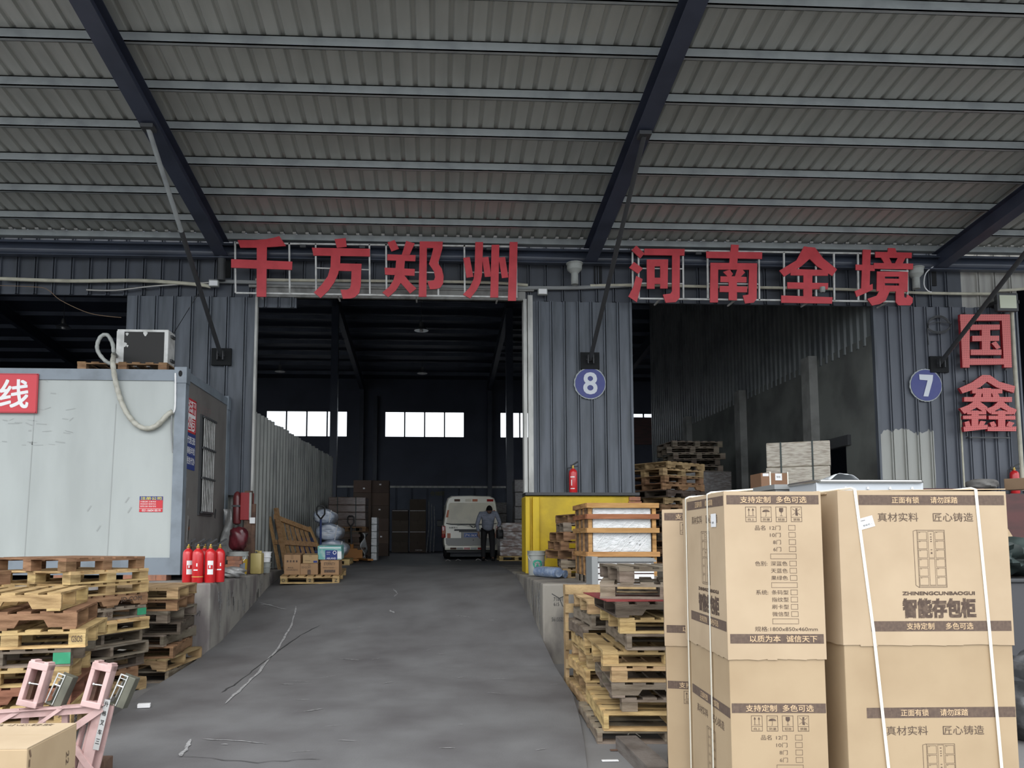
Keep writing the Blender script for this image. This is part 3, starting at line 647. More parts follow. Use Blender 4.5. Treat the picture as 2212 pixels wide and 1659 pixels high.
# ------------------------------------------------------------------ red sheet-metal signs
SY = 13.38
def zoomed(x0, y0, s): return lambda p: (x0 + p[0] / s, y0 + p[1] / s)
Z1, Z2, Z3, Z4 = zoomed(440, 490, 5.821), zoomed(800, 490, 5.821), zoomed(1200, 500, 4.809), zoomed(1640, 500, 3.607)
CH = {
 'qian': (Z1, [[(425, 165), (640, 165), (780, 155), (870, 138), (950, 115), (1035, 240), (900, 250), (665, 262), (460, 262)], [(668, 240), (795, 230), (785, 880), (665, 878)], [(345, 405), (1115, 437), (1110, 540), (345, 512)]]),
 'fang': (Z1, [[(1645, 155), (1785, 140), (1798, 250), (1690, 264), (1675, 264)], [(1360, 262), (2090, 275), (2090, 372), (1380, 360)], [(1600, 350), (1720, 350), (1715, 470), (1690, 590), (1640, 700), (1570, 800), (1470, 895), (1385, 825), (1480, 730), (1560, 620), (1595, 500)], [(1690, 458), (1985, 465), (1980, 560), (1690, 552)], [(1860, 540), (1980, 540), (1975, 740), (1955, 830), (1900, 885), (1850, 900), (1750, 903), (1720, 790), (1800, 790), (1840, 770), (1852, 720)]]),
 'zheng': (Z2, [[(215, 195), (305, 165), (360, 275), (265, 310)], [(450, 175), (558, 208), (495, 350), (395, 350)], [(215, 345), (570, 355), (565, 432), (212, 420)], [(325, 415), (435, 420), (420, 610), (310, 605)], [(178, 512), (560, 530), (555, 615), (185, 600)], [(310, 595), (420, 595), (385, 700), (320, 800), (225, 885), (150, 825), (240, 750), (290, 670)], [(400, 605), (430, 612), (500, 700), (580, 775), (500, 838), (440, 770), (370, 690)], [(620, 185), (712, 185), (705, 880), (608, 880)], [(620, 182), (912, 185), (905, 268), (620, 262)], [(795, 255), (910, 255), (870, 400), (848, 460), (735, 470), (770, 360)], [(738, 465), (848, 450), (900, 530), (922, 620), (915, 710), (880, 765), (820, 782), (750, 785), (718, 685), (800, 670), (815, 630), (800, 560)]]),
 'zhou': (Z2, [[(1168, 390), (1250, 378), (1295, 628), (1210, 640)], [(1320, 190), (1418, 190), (1405, 600), (1385, 700), (1340, 790), (1255, 900), (1165, 850), (1250, 760), (1300, 650), (1312, 540)], [(1405, 385), (1485, 375), (1520, 625), (1440, 630)], [(1525, 225), (1622, 225), (1608, 888), (1508, 888)], [(1612, 385), (1695, 378), (1735, 635), (1655, 645)], [(1752, 190), (1852, 190), (1832, 930), (1730, 930)]]),
 'he': (Z3, [[(840, 145), (925, 230), (880, 280), (790, 195)], [(815, 315), (908, 385), (858, 440), (765, 375)], [(838, 460), (905, 495), (870, 640), (845, 735), (757, 675), (810, 570)], [(925, 178), (1342, 182), (1340, 250), (920, 245)], [(1212, 240), (1292, 240), (1290, 690), (1250, 733), (1145, 740), (1115, 655), (1195, 645), (1210, 620)], [(948, 290), (1030, 290), (1030, 595), (950, 595)], [(1088, 290), (1170, 290), (1165, 592), (1088, 592)], [(948, 290), (1168, 290), (1166, 362), (948, 362)], [(1020, 480), (1098, 480), (1098, 545), (1020, 545)]]),
 'nan': (Z3, [[(1825, 135), (1905, 140), (1888, 335), (1805, 335)], [(1565, 208), (2148, 215), (2145, 285), (1568, 275)], [(1610, 328), (1690, 328), (1688, 737), (1605, 737)], [(1610, 325), (2095, 330), (2095, 398), (1610, 395)], [(2012, 330), (2095, 330), (2090, 700), (2060, 738), (1970, 748), (1945, 665), (2005, 655)], [(1740, 420), (1810, 395), (1845, 440), (1825, 470), (1790, 470)], [(1888, 395), (1945, 398), (1970, 425), (1925, 470), (1862, 470)], [(1715, 465), (1985, 472), (1985, 530), (1712, 525)], [(1708, 565), (1992, 572), (1990, 632), (1705, 628)], [(1800, 465), (1885, 465), (1885, 715), (1800, 712)]]),
 'quan': (Z4, [[(350, 115), (435, 130), (420, 190), (330, 270), (195, 352), (157, 305), (290, 225)], [(375, 120), (435, 125), (500, 210), (607, 295), (570, 347), (450, 270), (370, 190)], [(245, 292), (540, 300), (535, 345), (245, 342)], [(345, 335), (415, 335), (412, 510), (345, 510)], [(220, 395), (538, 402), (535, 450), (220, 445)], [(172, 498), (572, 512), (568, 562), (172, 555)]]),
 'jing': (Z4, [[(808, 140), (870, 143), (860, 440), (795, 440)], [(752, 257), (900, 262), (900, 308), (752, 300)], [(745, 465), (800, 440), (885, 408), (885, 455), (760, 510)], [(1005, 128), (1060, 130), (1072, 165), (1000, 165)], [(905, 158), (1190, 165), (1188, 208), (905, 203)], [(948, 200), (1012, 200), (1035, 252), (978, 252)], [(1080, 205), (1142, 205), (1115, 255), (1055, 255)], [(893, 245), (1200, 250), (1198, 295), (893, 290)], [(918, 312), (980, 312), (980, 466), (915, 465)], [(1090, 312), (1160, 315), (1157, 470), (1090, 468)], [(918, 312), (1158, 315), (1158, 352), (918, 350)], [(970, 367), (1100, 369), (1100, 404), (970, 402)], [(970, 420), (1100, 422), (1100, 468), (970, 466)], [(938, 460), (1020, 460), (985, 540), (940, 566), (880, 577), (842, 525), (915, 500)], [(1065, 460), (1130, 460), (1130, 512), (1145, 518), (1155, 490), (1198, 518), (1195, 555), (1178, 575), (1085, 575), (1065, 550)]]),
 'guo': (Z4, [[(1565, 650), (1640, 650), (1640, 1060), (1585, 1060)], [(1565, 645), (1950, 645), (1950, 695), (1565, 695)], [(1888, 645), (1953, 645), (1970, 1060), (1908, 1060)], [(1590, 990), (1960, 990), (1960, 1035), (1590, 1040)], [(1645, 725), (1875, 725), (1875, 765), (1645, 768)], [(1660, 812), (1870, 812), (1870, 852), (1660, 855)], [(1648, 920), (1888, 920), (1888, 962), (1648, 962)], [(1735, 730), (1800, 730), (1800, 955), (1735, 955)], [(1810, 870), (1845, 855), (1882, 905), (1850, 918)]]),
 'xin': (Z4, [[(1740, 1118), (1800, 1120), (1800, 1150), (1720, 1215), (1585, 1262), (1560, 1220), (1660, 1175)], [(1755, 1118), (1800, 1120), (1870, 1170), (1995, 1205), (1985, 1258), (1850, 1215), (1745, 1150)], [(1660, 1226), (1895, 1226), (1895, 1262), (1660, 1262)], [(1742, 1220), (1808, 1220), (1808, 1325), (1742, 1325)], [(1690, 1262), (1735, 1262), (1728, 1296), (1670, 1296)], [(1815, 1262), (1860, 1262), (1880, 1296), (1825, 1296)], [(1598, 1290), (1970, 1290), (1970, 1328), (1598, 1325)],
   [(1672, 1325), (1720, 1325), (1708, 1365), (1600, 1422), (1563, 1378), (1630, 1352)], [(1690, 1325), (1720, 1325), (1782, 1370), (1760, 1412), (1685, 1365)], [(1620, 1400), (1770, 1400), (1770, 1425), (1620, 1425)], [(1588, 1435), (1770, 1432), (1770, 1462), (1590, 1462)], [(1655, 1395), (1710, 1395), (1706, 1545), (1655, 1545)], [(1600, 1485), (1635, 1475), (1650, 1520), (1610, 1530)], [(1725, 1475), (1768, 1480), (1740, 1525), (1705, 1520)], [(1590, 1522), (1780, 1505), (1782, 1538), (1598, 1560)],
   [(1860, 1328), (1905, 1328), (1895, 1365), (1800, 1420), (1762, 1385), (1825, 1360)], [(1875, 1328), (1905, 1328), (1950, 1365), (2008, 1388), (1990, 1428), (1870, 1365)], [(1810, 1402), (1975, 1402), (1975, 1425), (1810, 1425)], [(1788, 1435), (1998, 1435), (1998, 1466), (1790, 1464)], [(1862, 1395), (1918, 1395), (1918, 1540), (1862, 1540)], [(1795, 1490), (1830, 1478), (1850, 1515), (1812, 1525)], [(1945, 1478), (1990, 1492), (1965, 1522), (1925, 1515)], [(1780, 1522), (2005, 1520), (2002, 1556), (1780, 1555)]]),
}
def char_mesh(key, Y, d=0.02):
    f, polys = CH[key]; mb = MB()
    for i, pl in enumerate(polys):
        yy = Y - 0.0008 * i
        mb.prism([at(*f(p), yy) for p in pl][::-1], (0, d, 0), 0, 1)
    return mb
def rel(mb, root):                     # world coordinates into a root that is only translated
    mb.v = [tuple(Vector(p) - Vector(root.location)) for p in mb.v]; return mb
def bars(mb, px, Y, w=0.028):
    for a, b in px: mb.bar(at(*a, Y), at(*b, Y), w, w)
SIGNS = [('left row of red characters on a white rod frame over the open gate', ['qian', 'fang', 'zheng', 'zhou'],
          [((508, 525), (1118, 533)), ((510, 633), (1118, 642))], [(508, 522, 633), (625, 525, 634), (682, 527, 634), (798, 528, 635), (834, 527, 636), (946, 530, 638), (1003, 530, 638), (1115, 532, 640)],
          [((684, 579), (798, 583)), ((886, 588), (945, 589)), ((1005, 588), (1115, 590))]),
         ('right row of red characters on a white rod frame, right of the 8 disc', ['he', 'nan', 'quan', 'jing'],
          [((1366, 540), (1960, 549)), ((1380, 645), (1960, 652))], [(1366, 545, 645), (1379, 555, 645), (1475, 540, 645), (1528, 542, 647), (1639, 545, 649), (1693, 545, 648), (1724, 575, 640), (1762, 575, 640), (1801, 548, 650), (1853, 548, 650), (1868, 575, 650), (1959, 550, 650)],
          [((1380, 580), (1475, 581)), ((1380, 612), (1475, 613)), ((1530, 613), (1640, 614)), ((1902, 584), (1962, 586))])]
for lab, keys, hb, vb, xb in SIGNS:
    c = at((hb[0][0][0] + hb[0][1][0]) / 2, 640, SY + 0.1)
    t = thing('roof_sign', lab, 'sign', c, group='red character signs')
    for k in keys: rel(char_mesh(k, SY), t).build('sign_character', ['red_sign', 'red_side'], t)
    f = MB(); bars(f, hb, SY + 0.05); bars(f, [((x, a), (x + 1, b)) for x, a, b in vb], SY + 0.05); bars(f, xb, SY + 0.05, 0.02)
    for (a, b) in (hb[0], hb[1]):
        for u in (0.08, 0.36, 0.64, 0.93):
            p = at(lerp(a[0], b[0], u), lerp(a[1], b[1], u), SY + 0.05); f.bar(p, (p.x, WALL if a is hb[1][0] else 13.55, p.z), 0.025, 0.025)
    rel(f, t).build('rod_frame', 'white_metal', t)
    for u in (0.04, 0.24, 0.45, 0.68, 0.9):
        a, b = hb[0]; p = at(lerp(a[0], b[0], u), lerp(a[1], b[1], u) + 5, SY + 0.03); rel(MB().box(p.x - 0.05, p.x + 0.05, p.y - 0.02, p.y + 0.02, p.z - 0.025, p.z + 0.025), t).build('cable_clip', 'dgrey', t)
perf = bpy.data.materials.new('perforated_red_sheet'); perf.use_nodes = True
nt = perf.node_tree; n_, l_ = nt.nodes, nt.links; pbs = n_['Principled BSDF']; pbs.inputs['Roughness'].default_value = 0.45
ge = n_.new('ShaderNodeTexCoord'); mp2 = n_.new('ShaderNodeMapping'); mp2.inputs['Scale'].default_value = (30, 0, 30); l_.new(ge.outputs['Object'], mp2.inputs[0])
fr2 = n_.new('ShaderNodeVectorMath'); fr2.operation = 'FRACTION'; l_.new(mp2.outputs[0], fr2.inputs[0])
ds = n_.new('ShaderNodeVectorMath'); ds.operation = 'DISTANCE'; ds.inputs[1].default_value = (0.5, 0, 0.5); l_.new(fr2.outputs[0], ds.inputs[0])
lt = n_.new('ShaderNodeMath'); lt.operation = 'LESS_THAN'; lt.inputs[1].default_value = 0.22; l_.new(ds.outputs['Value'], lt.inputs[0])
mx2 = n_.new('ShaderNodeMix'); mx2.data_type = 'RGBA'; mx2.inputs['A'].default_value = (0.62, 0.13, 0.12, 1); mx2.inputs['B'].default_value = (0.22, 0.02, 0.025, 1)
l_.new(lt.outputs[0], mx2.inputs['Factor']); l_.new(mx2.outputs['Result'], pbs.inputs['Base Color'])
for k, lab, rods in (('guo', 'upper red perforated character of the vertical sign below the floodlight', [((2085, 676), (2085, 800)), ((2170, 676), (2172, 800))]),
                     ('xin', 'lower red perforated character of the vertical sign on the right pier', [((2087, 822), (2089, 942)), ((2171, 824), (2177, 942)), ((2094, 945), (2181, 946))])):
    c = at(2128, 795 if k == 'guo' else 930, 13.6)
    t = thing('wall_sign_character', lab, 'sign', c, group='vertical red sign characters')
    rel(char_mesh(k, 13.58, 0.06), t).build('character_face', [perf, 'red_side'], t)
    f = MB(); bars(f, rods, 13.68, 0.025)
    for a, b in rods: p = at(*a, 13.68); f.bar(p, (p.x, 13.76, p.z), 0.02, 0.02)
    rel(f, t).build('mounting_rod', 'dgrey', t)
for s, px, py, lab in (('8', 1275, 828, 'round blue disc with a white 8 on the middle pier'), ('7', 2001, 832, 'round blue disc with a white 7 on the right pier')):
    c = at(px, py, 13.74); t = thing('number_disc', lab, 'sign', c, group='round blue bay number discs')
    r = 0.268 if s == '8' else 0.285
    MB().prism([(r * math.cos(a * math.pi / 32) * (1 + 0.006 * math.sin(a * 1.7)), 0, r * math.sin(a * math.pi / 32)) for a in range(64)][::-1], (0, 0.015, 0)).build('disc', 'blue_disc', t)
    MB().prism([((r + 0.012 + 0.014 * abs(math.sin(a * 0.9)) * (1 if 6 < a < 40 else 0.4)) * math.cos(a * math.pi / 32), 0.008, (r + 0.01 + 0.012 * abs(math.sin(a * 1.3))) * math.sin(a * math.pi / 32)) for a in range(64)][::-1], (0, 0.016, 0)).build('peeling_rim', 'peel', t)
    nm = MB()
    if s == '7':
        q = lambda x, y: (Vector(at(1640 + x / 3.607, 500 + y / 3.607, 13.73)) - c)
        nm.prism([q(*p) for p in ((1246, 1113), (1355, 1118), (1352, 1160), (1318, 1286), (1280, 1284), (1312, 1160), (1250, 1155))][::-1], (0, 0.005, 0))
    else: nm.text('8', frame((0, -0.004, 0), (1, 0, 0), (0, 0, 1)), 0.255, 0.40, 0, off=0.035)
    nm.build('numeral', 'pale_paint', t)

# ------------------------------------------------------------------ pipes, funnels, wall lamps, cables
def smooth_path(P, k=4):
    Q = []
    for i in range(len(P) - 1):
        p0, p1, p2, p3 = P[max(i - 1, 0)], P[i], P[i + 1], P[min(i + 2, len(P) - 1)]
        for j in range(k):
            u = j / k; Q.append(0.5 * ((2 * p1) + (p2 - p0) * u + (2 * p0 - 5 * p1 + 4 * p2 - p3) * u * u + (3 * p1 - p0 - 3 * p2 + p3) * u ** 3))
    return Q + [P[-1]]
def pipe(px, Y, r, name, lab, cat, m, n=8, sag=0.0):
    mb = MB(); mb.tube(smooth_path([at(*p, Y) if len(p) == 2 else at(p[0], p[1], p[2]) for p in px]), r, n)
    return tag(mb.build(name, m, smooth=True), lab, cat)
pipe([(0, 602), (150, 607), (300, 606), (420, 614), (455, 619)], 13.66, 0.032, 'conduit_pipe', 'cream wrapped conduit running from the left edge to the left brace', 'pipe', 'cream_pipe')
pipe([(552, 604), (700, 606), (830, 607), (1000, 609), (1090, 612), (1140, 616)], 13.66, 0.026, 'conduit_pipe', 'cream conduit behind the left row of red characters', 'pipe', 'cream_pipe')
pipe([(452, 607), (700, 614), (1000, 620), (1150, 622), (1260, 621), (1400, 614)], 13.70, 0.035, 'conduit_pipe', 'grey conduit under the left sign running on to the middle pier', 'pipe', 'grey')
pipe([(1275, 617), (1390, 616), (1560, 620), (1700, 622), (1850, 626), (2000, 633), (2155, 635)], 13.68, 0.026, 'conduit_pipe', 'cream conduit behind the right row of red characters', 'pipe', 'cream_pipe')
pipe([(2155, 628), (2190, 626), (2212, 624)], 13.68, 0.026, 'conduit_pipe', 'short cream conduit over the floodlight at the right edge', 'pipe', 'cream_pipe')
pipe([(187, 626), (250, 627), (330, 618), (455, 610)], 13.68, 0.018, 'conduit_pipe', 'thin silver conduit rising to the left brace', 'pipe', 'steel')
pipe([(2185, 670), (2190, 760), (2198, 880), (2206, 1000), (2208, 1060)], 13.70, 0.035, 'conduit_pipe', 'white drain pipe down the right edge of the right pier', 'pipe', 'cream_pipe')
pipe([(2075, 885), (2078, 960), (2083, 1052)], 13.72, 0.016, 'conduit_pipe', 'thin white pipe below the vertical red sign', 'pipe', 'cream_pipe')
pipe([(0, 617), (80, 620), (105, 627), (130, 648), (180, 672), (215, 681), (262, 686)], 13.6, 0.006, 'loose_cable', 'loose thin cable sagging across the left dark bay', 'cable', 'ink_faint', 5)
pipe([(366, 735, 12.1), (400, 680), (430, 632)], 13.66, 0.006, 'loose_cable', 'thin dark cable from the air conditioner up to the wall conduit', 'cable', 'black', 5)
pipe([(2020, 573), (2000, 590), (1996, 615), (2004, 628), (2012, 631)], 13.55, 0.01, 'loose_cable', 'white cable looping from the right rafter to the conduit', 'cable', 'paper', 6)
coil = [(2028 + 24 * math.cos(a * 0.5) + 2 * math.sin(a), 698 + 18 * math.sin(a * 0.5) + a * 0.15) for a in range(38)]
pipe([(2006, 745), (2007, 700)] + coil, 13.7, 0.008, 'coiled_cable', 'dark cable coiled on the right pier above the 7 disc', 'cable', 'dgrey', 5)
for px, py, lab in ((1241, 572, 'white plastic rain funnel left of the middle rafter'), (1977, 582, 'white plastic rain funnel at the right end of the right sign')):
    p = at(px, py, 13.50)
    t = thing('rain_funnel', lab, 'drain', (p.x, 13.5, p.z - 0.36), group='white rain funnels under the eave')
    MB().lathe([(0.065, 0.0), (0.065, 0.20), (0.13, 0.27)], 18).build('outlet', 'bucket', t, smooth=True)
    MB().lathe([(0.13, 0.265), (0.135, 0.30), (0.135, 0.36), (0.15, 0.37), (0.15, 0.385), (0.12, 0.385), (0.118, 0.31)], 18).build('bowl', 'bucket', t, smooth=True)
for px, py, lab in ((462, 612, 'small white box on the conduit beside the left brace'), (1172, 630, 'small white box below the conduit at the top of the middle pier')):
    p = at(px, py, 13.62)
    t = thing('junction_box', lab, 'box', (p.x, 13.62, p.z - 0.06), group='white junction boxes')
    MB().box(-0.085, 0.085, -0.03, 0.05, 0, 0.11, bev=0.012).build('housing', 'bucket', t); MB().box(-0.07, 0.07, -0.036, -0.03, 0.012, 0.098).build('cover', 'paper', t)
p = at(2177, 652, 13.5); t = thing('floodlight', 'square floodlight with pale yellow glass at the top of the right pier', 'lamp', p)
MB().box(-0.20, 0.20, 0.0, 0.09, -0.17, 0.17, bev=0.015).build('housing', 'dgrey', t)
MB().box(-0.155, 0.155, -0.012, 0.0, -0.12, 0.12).build('lens', mat('floodlight_glass', (0.52, 0.55, 0.42), 0.25, coat=0.5), t)
MB().box(-0.21, -0.19, -0.01, 0.28, -0.03, 0.03).box(0.19, 0.21, -0.01, 0.28, -0.03, 0.03).box(-0.21, 0.21, 0.26, 0.29, -0.03, 0.03).build('bracket', 'black', t)
p = at(1777, 632, 13.35); t = thing('security_camera', 'small security camera under the third red character of the right sign', 'camera', p)
MB().lathe([(0.03, 0), (0.045, 0.02), (0.045, 0.10)], 14).build('housing', 'bucket', t, smooth=True); MB().lathe([(0.0, -0.004), (0.02, -0.002), (0.028, 0.002)], 12).build('lens', 'black', t)
MB().bar((0, 0.05, 0.06), (0, 0.4, 0.1), 0.02, 0.02).build('arm', 'grey', t)

# ------------------------------------------------------------------ site office container on the left dock
CXR = at(386, 1240, 11.3).x; CF, CBK, CZ0, CZ1, CXL = 11.3, 13.72, 1.11, 4.03, -9.7
ct = thing('site_office_container', 'white panelled container office with grey blue frame and red banner on the dock', 'container', (CXR, CF, DOCK))
def L(mb): return rel(mb, ct)
fw = MB(); fw.box(CXL, CXR - 0.02, CF + 0.02, CF + 0.08, CZ0 + 0.24, CZ1 - 0.12)
ff = frame((CXR, CF + 0.02, 0), (1, 0, 0), (0, 0, 1)); random.seed(11)
for xx in (-1.0, -2.13, -3.3):
    fw.line(ff, (xx, CZ0 + 0.25), (xx + 0.04, CZ1 - 0.5), 0.012, 1, 0.003)
for k in range(60):
    y = random.choice([3.86, 3.72, 3.66, 3.45, 3.3, 3.24, 3.13, 2.97, 2.93]); x = random.uniform(-2.95, -1.6)
    fw.line(ff, (x, y + random.uniform(-0.02, 0.02)), (x + random.uniform(0.03, 0.16), y + random.uniform(-0.03, 0.03)), random.uniform(0.005, 0.018), 1, 0.003)
for (x, y) in ((-1.16, 1.72), (-1.3, 2.0), (-0.78, 2.12), (-0.74, 1.98)): fw.line(ff, (x, y), (x + 0.05, y + 0.08), 0.02, 1, 0.003)
L(fw).build('front_panel', ['cont_white', mat('container_scuff', (0.33, 0.35, 0.34), 0.7)], ct)
sw = MB().box(CXR - 0.06, CXR, CF + 0.1, CBK, CZ0 + 0.1, CZ1 - 0.1)
sf = frame((CXR, CF, 0), (0, 1, 0), (0, 0, 1))
for (a, b, w, k) in (((0.28, 1.55), (0.33, 1.95), 0.06, 1), ((0.36, 1.6), (0.4, 1.9), 0.03, 2), ((0.5, 1.35), (0.55, 1.6), 0.05, 2), ((0.3, 2.75), (0.33, 2.8), 0.04, 3), ((0.35, 1.75), (0.42, 1.78), 0.05, 3), ((0.12, 1.7), (0.14, 1.74), 0.05, 3), ((1.72, 1.95), (1.76, 2.1), 0.08, 2), ((0.2, 2.35), (0.22, 2.5), 0.02, 1), ((0.3, 2.05), (0.33, 2.2), 0.03, 1)):
    sw.line(sf, a, b, w, k, 0.003)
for i, s_ in enumerate(('安全生产', '制度')): sw.text(s_, sf, 0.7 if i == 0 else 0.4, 0.16, 4, x=1.0, y=3.6 - 0.3 * i, lift=0.002)
L(sw).build('side_panel', ['cont_side', 'mortar', 'crack', 'brick', mat('faded_red_lettering', (0.21, 0.15, 0.145), 0.8)], ct)
L(MB().box(CXL, CXR, CF, CF + 0.14, CZ1 - 0.16, CZ1)).build('top_rail', 'cont_blue', ct)
L(MB().box(CXR - 0.1, CXR + 0.015, CF + 0.14, CBK, CZ1 - 0.13, CZ1)).build('top_rail', 'cont_blue', ct)
L(MB().box(CXL, CXR, CF, CF + 0.14, CZ0, CZ0 + 0.24)).build('bottom_rail', 'cont_blue', ct)
L(MB().box(CXR - 0.1, CXR + 0.01, CF + 0.14, CBK, CZ0, CZ0 + 0.12)).build('bottom_rail', 'cont_side', ct)
for yy in (CF - 0.01, CBK - 0.14):
    L(MB().box(CXR - 0.13, CXR + 0.02, yy, yy + 0.15, CZ0, CZ1 - 0.14)).build('corner_post', 'cont_blue', ct)
    k = MB().box(CXR - 0.15, CXR + 0.03, yy - 0.01, yy + 0.17, CZ1 - 0.2, CZ1 + 0.04, 0, bev=0.012)
    k.add([(CXR - 0.06 + 0.028 * math.cos(a * math.pi / 6), yy - 0.0125, CZ1 - 0.06 + 0.045 * math.sin(a * math.pi / 6)) for a in range(12)], [tuple(range(12))], 1)
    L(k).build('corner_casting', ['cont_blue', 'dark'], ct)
L(MB().box(CXL, CXR - 0.05, CF + 0.1, CBK, CZ1 - 0.06, CZ1 - 0.01)).build('roof_deck', 'cont_blue', ct)
L(MB().box(CXL, CXL + 0.06, CF, CBK, CZ0, CZ1 - 0.02).box(CXL, CXR, CBK - 0.05, CBK, CZ0, CZ1 - 0.02).box(CXL, CXR, CF + 0.1, CBK, CZ0, CZ0 + 0.06)).build('shell', 'cont_side', ct)
wy0, wy1, wz0, wz1 = CF + 0.82, CF + 1.42, 2.02, 3.46
wn_ = MB().box(CXR - 0.02, CXR + 0.03, wy0 - 0.05, wy1 + 0.05, wz0 - 0.05, wz1 + 0.05)
w_o = L(wn_).build('window_frame', 'dgrey', ct)
L(MB().box(CXR + 0.03, CXR + 0.034, wy0, wy1, wz0, wz1)).build('window_recess', 'dark', ct)  # flat panel; the dark of the unlit interior is put into its colour
gb = MB()
for k in range(7): yy = lerp(wy0 + 0.03, wy1 - 0.03, k / 6); gb.box(CXR + 0.045, CXR + 0.055, yy - 0.012, yy + 0.012, wz0, wz1)
L(gb).build('window_bars', 'white_metal', ct)
gh = MB()
for z in (wz0 - 0.02, lerp(wz0, wz1, 0.35), lerp(wz0, wz1, 0.67), wz1): gh.box(CXR + 0.04, CXR + 0.075, wy0 - 0.03, wy1 + 0.03, z, z + 0.03)
L(gh).build('window_crossbars', 'dgrey', ct)
# banner, stickers
bn = MB(); b0, b1 = at(-140, 806, CF), at(81, 893, CF)
bn.box(b0.x, b1.x, CF - 0.03, CF - 0.01, b1.z, b0.z, 0)
bf = frame((b0.x, CF - 0.03, b1.z), (1, 0, 0), (0, 0, 1)); bwid = b1.x - b0.x
bn.outline(bf, 0.005, bwid - 0.005, 0.005, b0.z - b1.z - 0.005, 0.012, 2, 0.0015)
q1, q2 = at(1, 819, CF - 0.03), at(61, 882, CF - 0.03)
bn.text('线', bf, q2.x - q1.x, q1.z - q2.z, 1, off=0.03, x=(q1.x + q2.x) / 2 - b0.x, y=(q1.z + q2.z) / 2 - b1.z, lift=0.003)
L(bn).build('banner', ['banner', 'paper', 'red_side'], ct)
s0, s1 = at(301, 1072, CF), at(350, 1106, CF)
sk = MB().box(s0.x, s1.x, CF + 0.012, CF + 0.019, s1.z, s0.z, 0); skf = frame((s0.x, CF + 0.012, s1.z), (1, 0, 0), (0, 0, 1)); W_, H_ = s1.x - s0.x, s0.z - s1.z
sk.rect(skf, 0, W_, H_ * 0.76, H_, 2, 0.001); sk.text('注册公司', skf, W_ * 0.9, H_ * 0.2, 3, off=0.03, x=W_ / 2, y=H_ * 0.87, lift=0.002)
for k, s_ in enumerate(('代理记账 工商年检', '资金验资 税务代办', '变更注册 商标专利')): sk.text(s_, skf, W_ * 0.68, H_ * 0.1, 1, x=W_ * 0.38, y=H_ * (0.66 - 0.15 * k), lift=0.002)
sk.text('021-5604 0519', skf, W_ * 0.8, H_ * 0.14, 1, off=0.02, x=W_ * 0.52, y=H_ * 0.1, lift=0.002); sk.rect(skf, 0, W_, H_ * 0.205, H_ * 0.22, 1, 0.0015)
L(sk).build('sticker', ['red_print', 'paper', 'blue_card', mat('yellow_print', (0.7, 0.6, 0.08), 0.6)], ct)
vs = MB(); vf = frame((CXR + 0.004, CF + 0.14, 0), (0, 1, 0), (0, 0, 1))
vs.rect(vf, 0, 0.42, 3.16, 3.66, 1, 0.002); vs.rect(vf, 0, 0.42, 2.62, 3.15, 2, 0.002)
vs.outline(vf, 0.0, 0.42, 3.16, 3.66, 0.03, 3, 0.003)
for k, s_ in enumerate(('注册', '公司')): vs.text(s_, vf, 0.34, 0.2, 3, off=0.03, x=0.21, y=3.53 - 0.24 * k, lift=0.004)
for k, s_ in enumerate(('代理记账', '商标年检', '税务代办')): vs.text(s_, vf, 0.36, 0.11, 1, off=0.02, x=0.21, y=3.05 - 0.15 * k, lift=0.004)
L(vs).build('side_sticker', ['paper', 'paper', 'blue_card', 'red_print'], ct)
for x in (-0.35, -0.12, -1.9, -3.6):
    pass
bks = [(-3.98, 0.18), (-3.83, 0.15), (-4.25, 0.2), (-5.2, 0.2)]
for i, (x, w) in enumerate(bks):
    lab = ['red brick under the container near its right corner', 'red brick under the very corner of the container', 'red brick propping the container behind the pallets', 'red brick propping the container further left'][i]
    tag(MB().box(x - w / 2, x + w / 2, CF - 0.02, CF + 0.2, DOCK, CZ0, bev=0.006).build('brick', 'brick'), lab, 'brick', 'bricks under the container')
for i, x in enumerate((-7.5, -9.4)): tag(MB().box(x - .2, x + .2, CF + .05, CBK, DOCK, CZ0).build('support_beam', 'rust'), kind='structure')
tag(MB().box(-4.2, -3.72, CBK - 0.3, CBK, DOCK, CZ0).build('support_beam', 'rust'), kind='structure')

